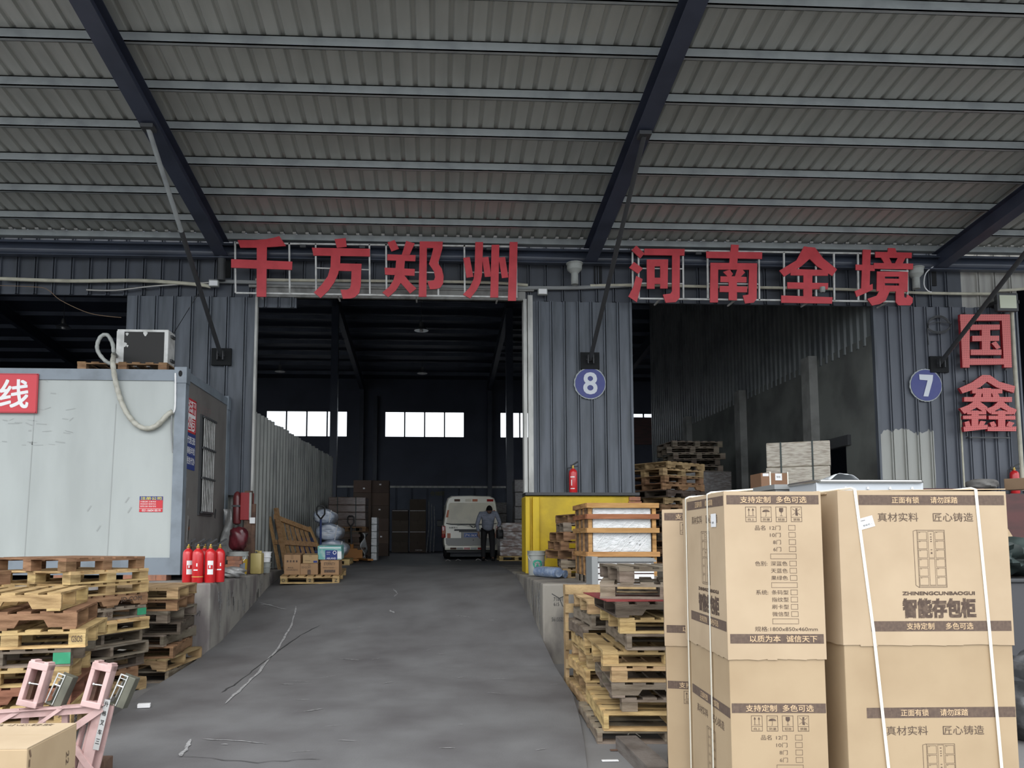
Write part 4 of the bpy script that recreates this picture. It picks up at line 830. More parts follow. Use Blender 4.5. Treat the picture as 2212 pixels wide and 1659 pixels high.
# ------------------------------------------------------------------ pallets
def shade(c, k=0.12):
    f = 1 + random.uniform(-k, k); return tuple(max(0.0, v * f * (1 + random.uniform(-0.03, 0.03))) for v in c)
PROTO = {}
def board(a, b, c, d, e, f): return MB().box(a, b, c, d, e, f)
def pallet_parts(kind, w, d, h):
    """Local part meshes of a pallet on z = 0 with its front towards -Y: (name, mesh)."""
    key = (kind, w, d, h)
    if key in PROTO: return PROTO[key]
    X, Y = w / 2, d / 2; tb = 0.018; out = []
    def add(nm, mb): out.append((nm, mb.mesh('pallet_' + nm, 'wood')))
    rnd = random.Random(hash(key) % 1000)
    if kind in ('block', 'blockx'):
        td = MB(); nb = 7
        for k in range(nb):
            c = lerp(-X + 0.06, X - 0.06, k / (nb - 1)); bw_ = 0.055 if k not in (0, nb - 1) else 0.06
            td.box(c - bw_, c + bw_, -Y, Y, h - tb, h + rnd.uniform(-0.001, 0.001))
        for c in (-Y + 0.05, 0, Y - 0.05): td.box(-X, X, c - 0.05, c + 0.05, h - 2 * tb, h - tb)
        add('top_deck', td)
        bz = tb if kind == 'block' else 0.0
        for cx in (-X + 0.065, 0, X - 0.065):
            for cy in (-Y + 0.055, 0, Y - 0.055): add('block', MB().box(cx - 0.062, cx + 0.062, cy - 0.052, cy + 0.052, bz, h - 2 * tb))
        if kind == 'block':
            for c in (-Y + 0.05, 0, Y - 0.05): add('bottom_board', MB().box(-X, X, c - 0.05, c + 0.05, 0, tb))
    else:
        td = MB()
        if kind == 'stringer':            # stringers run front to back
            for k in range(6):
                c = lerp(-Y + 0.055, Y - 0.055, k / 5); td.box(-X, X, c - 0.05, c + 0.05, h - tb, h + rnd.uniform(-0.001, 0.001))
            add('top_deck', td)
            for cx in (-X + 0.02, 0, X - 0.02): add('stringer', MB().box(cx - 0.02, cx + 0.02, -Y, Y, tb, h - tb))
            for c in (-Y + 0.055, 0, Y - 0.055): add('bottom_board', MB().box(-X, X, c - 0.05, c + 0.05, 0, tb))
        else:                              # 'rail': notched boards run left to right, slat ends show in front
            for k in range(7):
                c = lerp(-X + 0.055, X - 0.055, k / 6); td.box(c - 0.05, c + 0.05, -Y, Y, h - tb, h + rnd.uniform(-0.001, 0.001))
            add('top_deck', td)
            for cy in (-Y + 0.02, 0, Y - 0.02):
                z0, z1 = tb, h - tb; zm = lerp(z0, z1, 0.55)
                pl = [(-X, z0), (-X * 0.62, z0), (-X * 0.56, zm), (-X * 0.24, zm), (-X * 0.18, z0), (X * 0.18, z0), (X * 0.24, zm), (X * 0.56, zm), (X * 0.62, z0), (X, z0), (X, z1), (-X, z1)]
                add('stringer', MB().prism([(a, cy - 0.02, b) for a, b in pl], (0, 0.04, 0)))
            for c in (-X + 0.055, 0, X - 0.055): add('bottom_board', MB().box(c - 0.05, c + 0.05, -Y, Y, 0, tb))
    PROTO[key] = out
    return out
def pallet(kind, loc, rz, label, color, group, w=1.1, d=1.1, h=0.145, marks=None, drop=(), rx=0.0, ry=0.0):
    t = thing('pallet', label, 'pallet', loc, rz, group, rx, ry)
    for i, (nm, me) in enumerate(pallet_parts(kind, w, d, h)):
        if i in drop: continue
        o = bpy.data.objects.new(nm, me); col.objects.link(o); o.parent = t; o.color = (*shade(color, 0.22), 1)
    if marks:
        for nm, mb, mt in marks: mb.build(nm, mt, t)
    return t
def slat_mark(txt, x, z, w, h, m='ink', y=-0.553): return ('stencil', MB().text(txt, frame((x, y, z), (1, 0, 0), (0, 0, 1)), w, h, 0, off=0.01), m)
WY, WT, WG, WD, WB, WR = (0.56, 0.40, 0.19), (0.46, 0.32, 0.17), (0.24, 0.20, 0.155), (0.12, 0.095, 0.075), (0.29, 0.17, 0.095), (0.26, 0.115, 0.075)
ORD = ['topmost', 'second', 'third', 'fourth', 'fifth', 'sixth', 'seventh', 'eighth', 'ninth', 'tenth', 'eleventh', 'twelfth', 'thirteenth', 'fourteenth', 'fifteenth', 'sixteenth']
def cname(c): return {WY: 'pale yellow', WT: 'tan', WG: 'grey weathered', WD: 'dark weathered', WB: 'brown', WR: 'reddish brown'}[c]
def stack(spec, x, y, z0, where, group, h=0.145, w=1.1, d=1.1, rz=0.0, extra=None):
    """spec from the bottom up: (kind, colour, dx, dy, drz) - every pallet a thing of its own, touching the one below."""
    z = z0; n = len(spec)
    for i, s_ in enumerate(spec):
        kind, c, dx, dy, dr = s_[:5]; hh = s_[5] if len(s_) > 5 else h; k = n - 1 - i
        lab = f'{cname(c)} wooden pallet, ' + ('topmost of ' if k == 0 else f'{ORD[k]} from the top of ') + where
        ca, sa = math.cos(rz), math.sin(rz)
        pallet(kind, (x + dx * ca - dy * sa, y + dx * sa + dy * ca, z), rz + R(dr), lab, c, group, w, d, hh, *(extra or {}).get(i, ()))
        z += hh + 0.0015
    return z
random.seed(21)
gm = lambda x, m='green_paint': ('painted_end', MB().box(x - 0.064, x + 0.064, -0.556, -0.553, 0.02, 0.105), m)
# left stacks, from nearest the container to nearest the camera
z = stack([('rail', WT, 0.03, 0, 2), ('rail', WB, -0.05, 0.05, -3), ('block', WD, 0.02, 0.03, 4), ('stringer', WG, 0.04, 0, 1), ('stringer', WG, -0.02, 0.04, -2), ('block', WY, 0.02, -0.02, 1), ('block', WG, 0.0, 0.02, 0), ('rail', WB, 0.0, 0, 1), ('block', WY, 0.03, 0.02, -1), ('block', WY, 0.0, 0, 1), ('blockx', WB, -0.04, 0.02, 1)],
          -3.78, 8.50, 0.0, 'the middle left stack', 'left yard pallets', h=0.128, w=1.05, d=1.0, rz=R(67),
          extra={6: ([('painted_end', MB().box(x - 0.064, x + 0.064, -0.506, -0.503, 0.02, 0.092), 'green_paint') for x in (-0.46, 0.46)] + [slat_mark('AE', 0, 0.06, 0.08, 0.05, y=-0.503)],), 7: ([slat_mark('JD-COM', 0.28, 0.068, 0.3, 0.06, y=-0.503)],), 8: ([slat_mark('GSOS', -0.46, 0.06, 0.07, 0.04, y=-0.503)],)})
stack([('block', WG, 0, 0, 0), ('stringer', WD, 0.05, 0, -2), ('block', WT, 0, 0.0, 3), ('stringer', WG, -0.03, 0, 0), ('block', WB, 0, 0, 0), ('block', WG, 0.02, 0, 2), ('block', WY, 0, 0, 0), ('block', WB, 0, 0, 1), ('block', WY, 0.02, 0, 0), ('blockx', WB, 0, 0.03, -1)],
      -4.76, 7.50, 0.0, 'the stack at the left edge', 'left yard pallets', h=0.129, w=1.2, d=1.0, rz=R(67))
stack([('rail', WT, -0.04, 0, 1), ('block', WY, -0.02, 0, 0), ('rail', WR, -0.03, 0, 0), ('block', WY, -0.06, 0, 1), ('block', WG, -0.04, 0.03, -1), ('block', WY, 0.06, 0, 0), ('rail', WB, -0.02, 0, 1), ('rail', WY, -0.12, 0, -1)],
      -3.52, 6.93, 0.0, 'the left stack behind the pink frame', 'left yard pallets', h=0.146, w=1.1, d=1.0, rz=R(13),
      extra={4: ([('painted_end', MB().box(0.422, 0.55, -0.506, -0.503, 0.02, 0.11), 'green_paint')],), 1: ([slat_mark('AS', 0.485, 0.07, 0.06, 0.05, y=-0.503)],), 5: ([slat_mark('GSOS', 0.485, 0.07, 0.08, 0.05, y=-0.503)],)})
stack([('stringer', WG, 0, 0, -3), ('rail', WT, 0.03, 0.0, -8), ('stringer', WB, -0.02, 0.02, 2), ('stringer', WG, -0.04, 0.03, -6), ('stringer', WD, 0.02, 0.02, 5), ('block', WG, -0.02, 0, -4), ('block', WB, 0.0, 0.02, 3), ('block', WT, 0.02, 0, 2)],
      -3.40, 9.68, 0.0, 'the collapsed left stack at the dock', 'left yard pallets', h=0.131, w=0.82, d=1.1, rz=R(4))
# right stacks
RZ1 = R(-4)
stack([('stringer', WG, 0, 0, 1, 0.10), ('stringer', WY, 0.06, -0.02, 0, 0.14), ('blockx', WG, 0.20, 0.03, 1, 0.11), ('rail', WG, 0.14, 0.0, -1, 0.12), ('block', WT, 0.13, 0.0, 0), ('block', WY, 0.05, 0.0, 1), ('stringer', WG, 0.25, -0.03, 0), ('block', WY, 0.2, 0.0, 0), ('rail', WD, 0.16, 0.0, 1, 0.12)],
      1.86, 6.84, 0.0, 'the front right stack', 'right yard pallets', h=0.125, w=1.1, d=1.15, rz=RZ1)
zz = 0.10 + 0.14 + 0.11 + 0.12 + 0.125 * 4 + 0.12 + 9 * 0.0015
tag(MB().box(1.38, 2.3, 6.35, 7.35, zz + 0.0, zz + 0.008).build('red_board', mat('red_board_paint', (0.24, 0.04, 0.04), 0.5)), 'thin dark red board lying on the front right pallet stack', 'board')
pallet('block', (2.03, 6.93, zz + 0.0095), R(-14), 'grey weathered wooden pallet lying askew on the red board, right stack', WG, 'right yard pallets', 1.1, 1.05, 0.135)
pallet('blockx', (2.10, 7.0, zz + 0.146), R(-3), 'grey weathered wooden pallet topmost of the front right stack', WG, 'right yard pallets', 1.1, 1.05, 0.125, drop=(4, 5, 6))
stack([('stringer', WT, 0.0, 0, 0), ('rail', WT, 0.03, 0, -2), ('stringer', WY, 0.0, 0, 1), ('block', WT, 0.03, 0, 0), ('stringer', WY, 0.02, 0, -1), ('stringer', WG, 0.0, 0, 0), ('stringer', WG, 0.06, 0, 1), ('block', WT, 0.05, 0, -1)],
      1.99, 8.02, 0.0, 'the second right stack', 'right yard pallets', h=0.126, w=1.12, d=1.0, rz=R(-1))
pallet('stringer', (1.97, 8.76, 0.56), 0, 'tan wooden pallet standing on edge against the right dock', WT, 'right yard pallets', 1.1, 1.1, 0.14, rx=R(90))
stack([('rail', WG, 0, 0, 0), ('block', WD, 0, 0, 2), ('block', WG, 0, 0, 0), ('rail', WG, 0.02, 0, -2), ('block', WG, 0, 0, 1), ('block', WD, 0, 0, 0), ('rail', WG, 0.02, 0, 0)],
      2.42, 9.52, 0.0, 'the stack under the white panels', 'right yard pallets', h=0.14, w=1.3, d=1.1)
stack([('block', WT, -0.02, 0.0, 3), ('rail', WG, 0.05, 0, -6), ('rail', WB, 0.0, 0.0, 14), ('block', WB, -0.03, 0.04, 2), ('rail', WB, 0.0, 0.0, 3), ('block', WG, 0.06, 0.0, -3), ('rail', WB, 0.16, 0.0, 12)],
      2.45, 12.36, DOCK, 'the crooked stack by the yellow block', 'right dock pallets', h=0.137, w=1.1, d=1.1)
# in the right bay, in the dark
pa_ = at(1440, 1000, 15.6)
stack([(random.choice(['block', 'rail', 'stringer']), random.choice([WB, WT, WD]), random.uniform(-.05, .05), random.uniform(-.05, .05), random.uniform(-5, 5)) for _ in range(12)] + [('block', WB, 0, 0, 0), ('block', WT, 0, 0, -2), ('rail', WT, 0.05, 0, 2)],
      pa_.x - 0.05, 15.7, DOCK, 'the front stack in the right bay', 'right bay pallets', h=0.138, w=1.15, rz=R(32))
pb_ = at(1490, 960, 19.0)
stack([('block', random.choice([WD, WG]), random.uniform(-.08, .08), 0, random.uniform(-4, 4)) for _ in range(5)],
      pb_.x, 19.0, DOCK + 2.2, 'the back stack in the right bay', 'right bay pallets', h=0.145, w=1.25)
t = thing('wrapped_load', 'dark film wrapped brown load under the back pallets in the right bay', 'load', (pb_.x + 0.05, 19.0, DOCK))
for k, (ya, zb) in enumerate(((0.0, 1.1), (1.1, 2.2))): MB().box(-0.75, 0.75, -0.6, 0.6, ya + 0.002, zb, bev=0.03).build('carton_tier', 'wrap_dark', t)

# ------------------------------------------------------------------ tall locker cartons, front right
KRAFT = (0.50, 0.385, 0.26); KRAFT2 = (0.445, 0.335, 0.213)
band_m = bpy.data.materials.new('ribbed_print_band'); band_m.use_nodes = True
nt = band_m.node_tree; n_, l_ = nt.nodes, nt.links; bb = n_['Principled BSDF']; bb.inputs['Roughness'].default_value = 0.8
tcb = n_.new('ShaderNodeTexCoord'); wv = n_.new('ShaderNodeTexWave'); wv.bands_direction = 'DIAGONAL'; wv.inputs['Scale'].default_value = 95; wv.inputs['Distortion'].default_value = 0.5
mpb = n_.new('ShaderNodeMapping'); mpb.inputs['Scale'].default_value = (1, 1, 0.0); l_.new(tcb.outputs['Object'], mpb.inputs[0]); l_.new(mpb.outputs[0], wv.inputs['Vector'])
nzb = n_.new('ShaderNodeTexNoise'); nzb.inputs['Scale'].default_value = 60; l_.new(tcb.outputs['Object'], nzb.inputs['Vector'])
ml = n_.new('ShaderNodeMath'); ml.operation = 'MULTIPLY'; l_.new(wv.outputs['Fac'], ml.inputs[0]); l_.new(nzb.outputs['Fac'], ml.inputs[1])
cb = n_.new('ShaderNodeMix'); cb.data_type = 'RGBA'; cb.inputs['A'].default_value = (0.075, 0.05, 0.042, 1); cb.inputs['B'].default_value = (0.27, 0.19, 0.13, 1); l_.new(ml.outputs[0], cb.inputs['Factor']); l_.new(cb.outputs['Result'], bb.inputs['Base Color'])
M['band'] = band_m
CM = ['card', 'ink', 'band', 'band_txt', 'ink_faint']
def front_print(mb, F, top, W):
    """The wide face of a locker carton half; `top` is the upper edge of its printed area, x runs 0..W."""
    def band(yc, txts, x0):
        mb.rect(F, x0, W - 0.012, yc - 0.027, yc + 0.027, 2, 0.0012)
        for x, s_ in txts: mb.text(s_, F, 0.152, 0.036, 3, off=0.022, x=x, y=yc, lift=0.0022)
    band(top - 0.049, ((0.375, '正面有锁'), (0.59, '请勿踩踏')), 0.115)
    mb.text('真材实料', F, 0.225, 0.048, 1, off=-0.004, x=0.33, y=top - 0.142); mb.text('匠心铸造', F, 0.225, 0.048, 1, off=-0.004, x=0.637, y=top - 0.142)
    # line drawing of a locker
    x0, x1, y1, y0 = 0.43, 0.585, top - 0.212, top - 0.522; t = 0.0022
    mb.outline(F, x0, x1, y0, y1, t, 1)
    mb.line(F, (x0, y1), (x0 - 0.02, y1 - 0.006), t, 1); mb.line(F, (x0 - 0.02, y1 - 0.006), (x0 - 0.018, y0 + 0.012), t, 1); mb.line(F, (x0 - 0.018, y0 + 0.012), (x0, y0), t, 1)
    mb.line(F, (x0, y0 + 0.008), (x1, y0 + 0.008), t * 0.8, 1)
    hh = (y1 - y0 - 0.016) / 6
    for k in range(6):
        yb = y0 + 0.012 + k * hh
        for xa in (x0 + 0.005, x1 - 0.055): mb.outline(F, xa, xa + 0.05, yb, yb + hh - 0.005, 0.0016, 1); mb.rect(F, xa + 0.006, xa + 0.014, yb + hh - 0.011, yb + hh - 0.009, 1)
    mb.outline(F, x0 + 0.061, x1 - 0.061, y0 + 0.012, y0 + 0.012 + 3 * hh - 0.004, 0.0016, 1); mb.outline(F, x0 + 0.061, x1 - 0.061, y0 + 0.012 + 3 * hh, y1 - 0.006, 0.0016, 1)
    for yy in (0.02, 0.036, 0.048, 0.06, 0.105, 0.12, 0.125): mb.rect(F, x0 + 0.073, x0 + 0.082, y1 - yy - 0.004, y1 - yy, 1)
    mb.text('ZHINENGCUNBAOGUI', F, 0.40, 0.020, 1, off=0.11, x=0.535, y=top - 0.553)
    mb.text('智能存包柜', F, 0.405, 0.107, 1, off=0.08, x=0.535, y=top - 0.632)
    band(top - 0.728, ((0.425, '支持定制'), (0.64, '多色可选')), 0.155)
def side_print(mb, F, top, W):
    """The narrow face: pictograms, tick boxes, size line; x runs 0..W (0.53)."""
    def band(yc, txts):
        mb.rect(F, 0.014, W - 0.012, yc - 0.025, yc + 0.025, 2, 0.0012)
        for x, s_ in txts: mb.text(s_, F, 0.165, 0.036, 3, off=0.022, x=x, y=yc, lift=0.0022)
    band(top - 0.045, ((0.17, '支持定制'), (0.365, '多色可选')))
    for k, (ic, s_) in enumerate((('up', '向上'), ('wet', '防潮'), ('frag', '轻放'), ('step', '禁踏'))):
        x0 = 0.115 + 0.082 * k; y0 = top - 0.165; mb.outline(F, x0, x0 + 0.059, y0, y0 + 0.082, 0.0022, 1); mb.rect(F, x0, x0 + 0.059, y0 + 0.024, y0 + 0.0258, 1)
        mb.text(s_, F, 0.036, 0.014, 1, x=x0 + 0.03, y=y0 + 0.0125)
        c = x0 + 0.03; b = y0 + 0.032
        if ic == 'up':
            for dx in (-0.011, 0.011):
                mb.line(F, (c + dx, b + 0.004), (c + dx, b + 0.036), 0.0026, 1); mb.add([F @ Vector(p) for p in ((c + dx - 0.006, b + 0.03, .0013), (c + dx + 0.006, b + 0.03, .0013), (c + dx, b + 0.043, .0013))], [(0, 1, 2)], 1)
            mb.rect(F, c - 0.018, c + 0.018, b, b + 0.0022, 1)
        elif ic == 'wet':
            mb.add([F @ Vector((c + 0.02 * math.cos(a * math.pi / 10), b + 0.022 + 0.012 * math.sin(a * math.pi / 10), .0013)) for a in range(11)], [tuple(range(11))], 1)
            mb.line(F, (c, b + 0.022), (c, b), 0.002, 1); mb.line(F, (c, b), (c - 0.006, b), 0.002, 1)
            for dx in (-0.014, -0.007, 0, 0.007, 0.014): mb.line(F, (c + dx, b + 0.037), (c + dx + 0.003, b + 0.042), 0.0015, 1)
        elif ic == 'frag':
            mb.add([F @ Vector(p + (.0013,)) for p in ((c - 0.011, b + 0.043), (c - 0.011, b + 0.026), (c - 0.004, b + 0.019), (c + 0.004, b + 0.019), (c + 0.011, b + 0.026), (c + 0.011, b + 0.043))], [(0, 1, 2, 3, 4, 5)], 1)
            mb.line(F, (c, b + 0.02), (c, b), 0.002, 1); mb.rect(F, c - 0.008, c + 0.008, b, b + 0.002, 1)
        else:
            mb.add([F @ Vector(p + (.0013,)) for p in ((c - 0.004, b + 0.042), (c - 0.006, b + 0.004), (c + 0.006, b), (c + 0.008, b + 0.006), (c + 0.004, b + 0.02), (c + 0.006, b + 0.042))], [(0, 1, 2, 3, 4, 5)], 1)
            mb.line(F, (c - 0.022, b + 0.04), (c + 0.022, b + 0.004), 0.0018, 1); mb.line(F, (c - 0.022, b + 0.004), (c + 0.022, b + 0.04), 0.0018, 1)
    rows = [('品名', '12门', 0), ('', '10门', 0), ('', '8门', 0), ('', '6门', 0), None, ('色别:', '深蓝色', 1), ('', '天蓝色', 1), ('', '果绿色', 1), None, ('系统:', '条码型', 1), ('', '指纹型', 1), ('', '刷卡型', 1), ('', '微信型', 1), None]
    for k, rw in enumerate(rows):
        y = top - 0.197 - 0.0385 * k
        if rw is None: mb.outline(F, 0.243, 0.383, y - 0.014, y + 0.014, 0.0018, 1); continue
        hd, s_, wide = rw
        if hd: mb.text(hd, F, 0.056 if len(hd) == 2 else 0.066, 0.026, 1, x=0.192, y=y)
        w_ = 0.09 if wide else (0.058 if len(s_) == 3 else 0.042)
        mb.text(s_, F, w_, 0.024, 1, off=0.005, x=(0.333 if wide else 0.302) - w_ / 2 + (0 if wide else 0.0), y=y)
        mb.outline(F, 0.345, 0.382, y - 0.014, y + 0.014, 0.0018, 1)
    mb.text('规格:1800x850x460mm', F, 0.335, 0.026, 1, off=0.008, x=0.315, y=top - 0.197 - 0.0385 * 14 - 0.002)
    band(top - 0.79, ((0.20, '以质为本'), (0.395, '诚信天下')))
def locker_carton(fx, fy, W, D, z1, label, wide_front, slip, rz, open_flaps=False, seed=1):
    X, Y = W / 2, D / 2; ctr = Vector((fx, fy, 0)) + Matrix.Rotation(rz, 3, 'Z') @ Vector((X, Y, 0))     # (fx, fy): the near left corner
    t = thing('locker_carton', label, 'carton', ctr, rz=rz, group='tall locker cartons'); rnd = random.Random(seed)
    zb = z1 - slip                         # lower edge of the lid
    base = MB(); base.box(-X + 0.007, X - 0.007, -Y + 0.007, Y - 0.007, 0.002, zb + 0.06, 0, bev=0.006)
    lid = MB(); e = 0.005
    def tube_wall(mb, a, b, z0_, z1_, th, m=0):     # four lid walls, lower edge a little ragged
        nseg = 10
        for (p, q) in (((-a, -b), (a, -b)), ((a, -b), (a, b)), ((a, b), (-a, b)), ((-a, b), (-a, -b))):
            p, q = Vector((*p, 0)), Vector((*q, 0)); nn = Vector((-(q - p).y, (q - p).x, 0)).normalized() * th
            for k in range(nseg):
                u, v = p.lerp(q, k / nseg), p.lerp(q, (k + 1) / nseg); ja, jb = (rnd.uniform(-0.004, 0.004) for _ in '12')
                vs = [u + Vector((0, 0, z0_ + ja)), v + Vector((0, 0, z0_ + jb)), v + Vector((0, 0, z1_)), u + Vector((0, 0, z1_))]
                mb.add(vs + [w + nn for w in vs], [(0, 1, 2, 3), (5, 4, 7, 6), (0, 4, 5, 1), (2, 6, 7, 3)], m)
    tube_wall(lid, X, Y, zb, z1, 0.005)
    Ff, Fl = frame((-X, -Y, 0), (1, 0, 0), (0, 0, 1)), frame((-X, Y, 0), (0, -1, 0), (0, 0, 1))
    Bf, Bl = frame((-X, -Y + 0.007, 0), (1, 0, 0), (0, 0, 1)), frame((-X + 0.007, Y, 0), (0, -1, 0), (0, 0, 1))
    lo = z1 - 1.115                        # upper edge of the print on the lower half
    if wide_front: front_print(lid, Ff, z1, W); front_print(base, Bf, lo - 0.02, W)
    else:
        side_print(lid, Ff, z1, W); side_print(base, Bf, lo + 0.005, W)
        front_print(lid, Fl, z1, D); front_print(base, Bl, lo - 0.02, D)
    lid.build('lid', CM, t, color=KRAFT); base.build('body', CM, t, color=KRAFT2)
    fp = MB()
    if open_flaps:
        fp.box(-X + 0.006, X - 0.006, -Y + 0.006, Y - 0.006, z1 - 0.05, z1 - 0.045, 0)
        fp.add([(-X + .004, -Y + .006, z1), (-X + .004, Y - .006, z1 - .002), (0.02, Y - 0.03, z1 + 0.045), (0.0, -Y + 0.05, z1 - 0.01)], [(0, 1, 2, 3)])
        fp.add([(X - .004, -Y + .006, z1), (X - .004, Y - .006, z1), (0.05, Y - 0.05, z1 + 0.03), (0.03, -Y + 0.07, z1 - 0.015)], [(3, 2, 1, 0)])
        fp.build('top_flap', CM, t, color=KRAFT, solid=0.005)
    else:
        fp.grid(lambda u, v: (lerp(-X, X, u), lerp(-Y, Y, v), z1 + 0.004 * math.sin(u * 7) * math.sin(v * 3.1) + 0.012 * u * (1 - v)), 14, 6)
        fp.build('top_flap', CM, t, color=(0.55, 0.43, 0.29), solid=0.005)
    return t, X, Y, z1
cA, X, Y, z1 = locker_carton(2.185, 4.18, 0.94, 0.53, 1.865, 'tall kraft locker carton on the right, its wide printed front facing the camera', True, 0.83, R(-0.6), seed=2)
st = MB()
for xa, xb in ((-0.36, -0.25), (0.315, 0.35)):
    st.bar((xa - 0.015, -Y - 0.004, z1 + 0.01), (lerp(xa, xb, 0.5), -Y - 0.004, z1 - 0.75), 0.016, 0.003, up=(0, 1, 0)); st.bar((lerp(xa, xb, 0.5), -Y - 0.004, z1 - 0.75), (xb + 0.02, -Y - 0.004, 0.02), 0.016, 0.003, up=(0, 1, 0))
    st.tube([(xa - 0.015, -Y - 0.003, z1 + 0.008), (xa - 0.018, -Y + 0.03, z1 + 0.018), (xa - 0.06, -Y + 0.2, z1 + 0.012), (xa - 0.1, Y, z1 + 0.012)], 0.007, 6)
st.build('strap', 'strap', cA)
lb = MB(); Lf = frame((-X + 0.155, -Y - 0.001, z1 - 0.172), (0.965, 0, 0.26), (-0.26, 0, 0.965)); lb.rect(Lf, -0.04, 0.04, -0.03, 0.03, 0, 0.001)
lb.text('智能柜 1', Lf, 0.05, 0.011, 1, x=0.0, y=-0.012, lift=0.002); lb.rect(Lf, -0.03, -0.005, 0.014, 0.017, 1, 0.0018); lb.build('shipping_label', ['paper', 'dgrey'], cA)
dg = MB().add([(-X - .01, -Y + .12, z1 - .01), (-X - .01, Y - .05, z1 - .01), (-X + .12, Y - .06, z1 + .02), (-X + .06, -Y + .1, z1 + .012)], [(0, 1, 2, 3)]); dg.build('torn_flap', CM, cA, color=KRAFT2, solid=0.005)
cB, X, Y, z1 = locker_carton(1.567, 4.21, 0.525, 0.87, 1.862, 'tall kraft locker carton with tick boxes in front, between the other two', False, 0.90, R(-3.2), True, seed=3)
st = MB()
for ya in (-Y + 0.30, Y - 0.09):
    st.bar((-X - 0.004, ya, z1 + 0.005), (-X - 0.006, ya + 0.01, 0.02), 0.003, 0.016, up=(0, 1, 0)); st.tube([(-X - 0.003, ya, z1), (-X + 0.02, ya, z1 + 0.012), (0.0, ya, z1 + 0.03)], 0.006, 6)
st.build('strap', 'strap', cB)
lb = MB(); Lf = frame((-X - 0.001, -Y + 0.19, z1 - 0.15), (0, -1, 0), (0, 0, 1)); lb.rect(Lf, -0.05, 0.05, -0.04, 0.035, 0, 0.002); lb.text('智能柜', Lf, 0.04, 0.012, 1, x=-0.01, y=-0.015, lift=0.003)
lb.build('shipping_label', ['paper', 'dgrey'], cB)
cC, X, Y, z1 = locker_carton(1.528, 5.25, 0.525, 0.82, 1.80, 'tall kraft locker carton half hidden behind the left one beside the pallets', False, 0.90, R(-16), seed=4)

# carton at the lower left, close to the camera
t = thing('shipping_carton', 'kraft carton in the lower left corner in front of the pink frame', 'carton', (-2.615, 4.66, 0), rz=0)
MB().box(-0.47, 0.47, -0.29, 0.29, 0.0, 0.50, bev=0.008).build('body', 'card', t, color=(0.50, 0.375, 0.235))
fp = MB().box(-0.468, 0.468, -0.288, -0.003, 0.4995, 0.5045).box(-0.468, 0.468, 0.003, 0.288, 0.4995, 0.5045)
ft = frame((-0.47, -0.29, 0.5045), (1, 0, 0), (0, 1, 0))
fp.text('易碎物品 小心轻放', ft, 0.55, 0.05, 1, x=0.55, y=0.53); fp.text('请勿倒置', ft, 0.3, 0.045, 1, x=0.35, y=0.43)
for k in range(5): fp.rect(ft, 0.2 + 0.02 * k, 0.62 - 0.05 * k, 0.16 + 0.045 * k, 0.165 + 0.045 * k, 2)
fp.build('top_flap', ['card', 'ink', 'ink_faint'], t, color=(0.55, 0.43, 0.29))
sd = MB(); fsd = frame((0.471, -0.29, 0), (0, 1, 0), (0, 0, 1)); V = frame((0.471, 0.0, 0.25), (0, 0, -1), (0, 1, 0))
sd.text('22 JIN', V, 0.2, 0.045, 1, x=-0.02, y=0.17, lift=0.002); sd.text('1mm', V, 0.1, 0.03, 1, off=0.03, x=0.12, y=-0.06, lift=0.002); sd.outline(V, 0.05, 0.19, -0.09, -0.085, 0.004, 1, 0.002)
sd.line(fsd, (0.02, 0.24), (0.56, 0.25), 0.002, 1); sd.text('8', V, 0.05, 0.03, 1, x=0.1, y=0.02, lift=0.002); sd.build('side_print', ['ink', 'ink'], t)
tp_ = MB()
for k in range(9): tp_.line(fsd, (0.02 + 0.004 * math.sin(k * 2), 0.49 - 0.05 * k), (0.03 + 0.006 * math.cos(k * 3), 0.45 - 0.05 * k), 0.012, 0, 0.003)
tp_.build('torn_tape', ['ink_faint'], t)

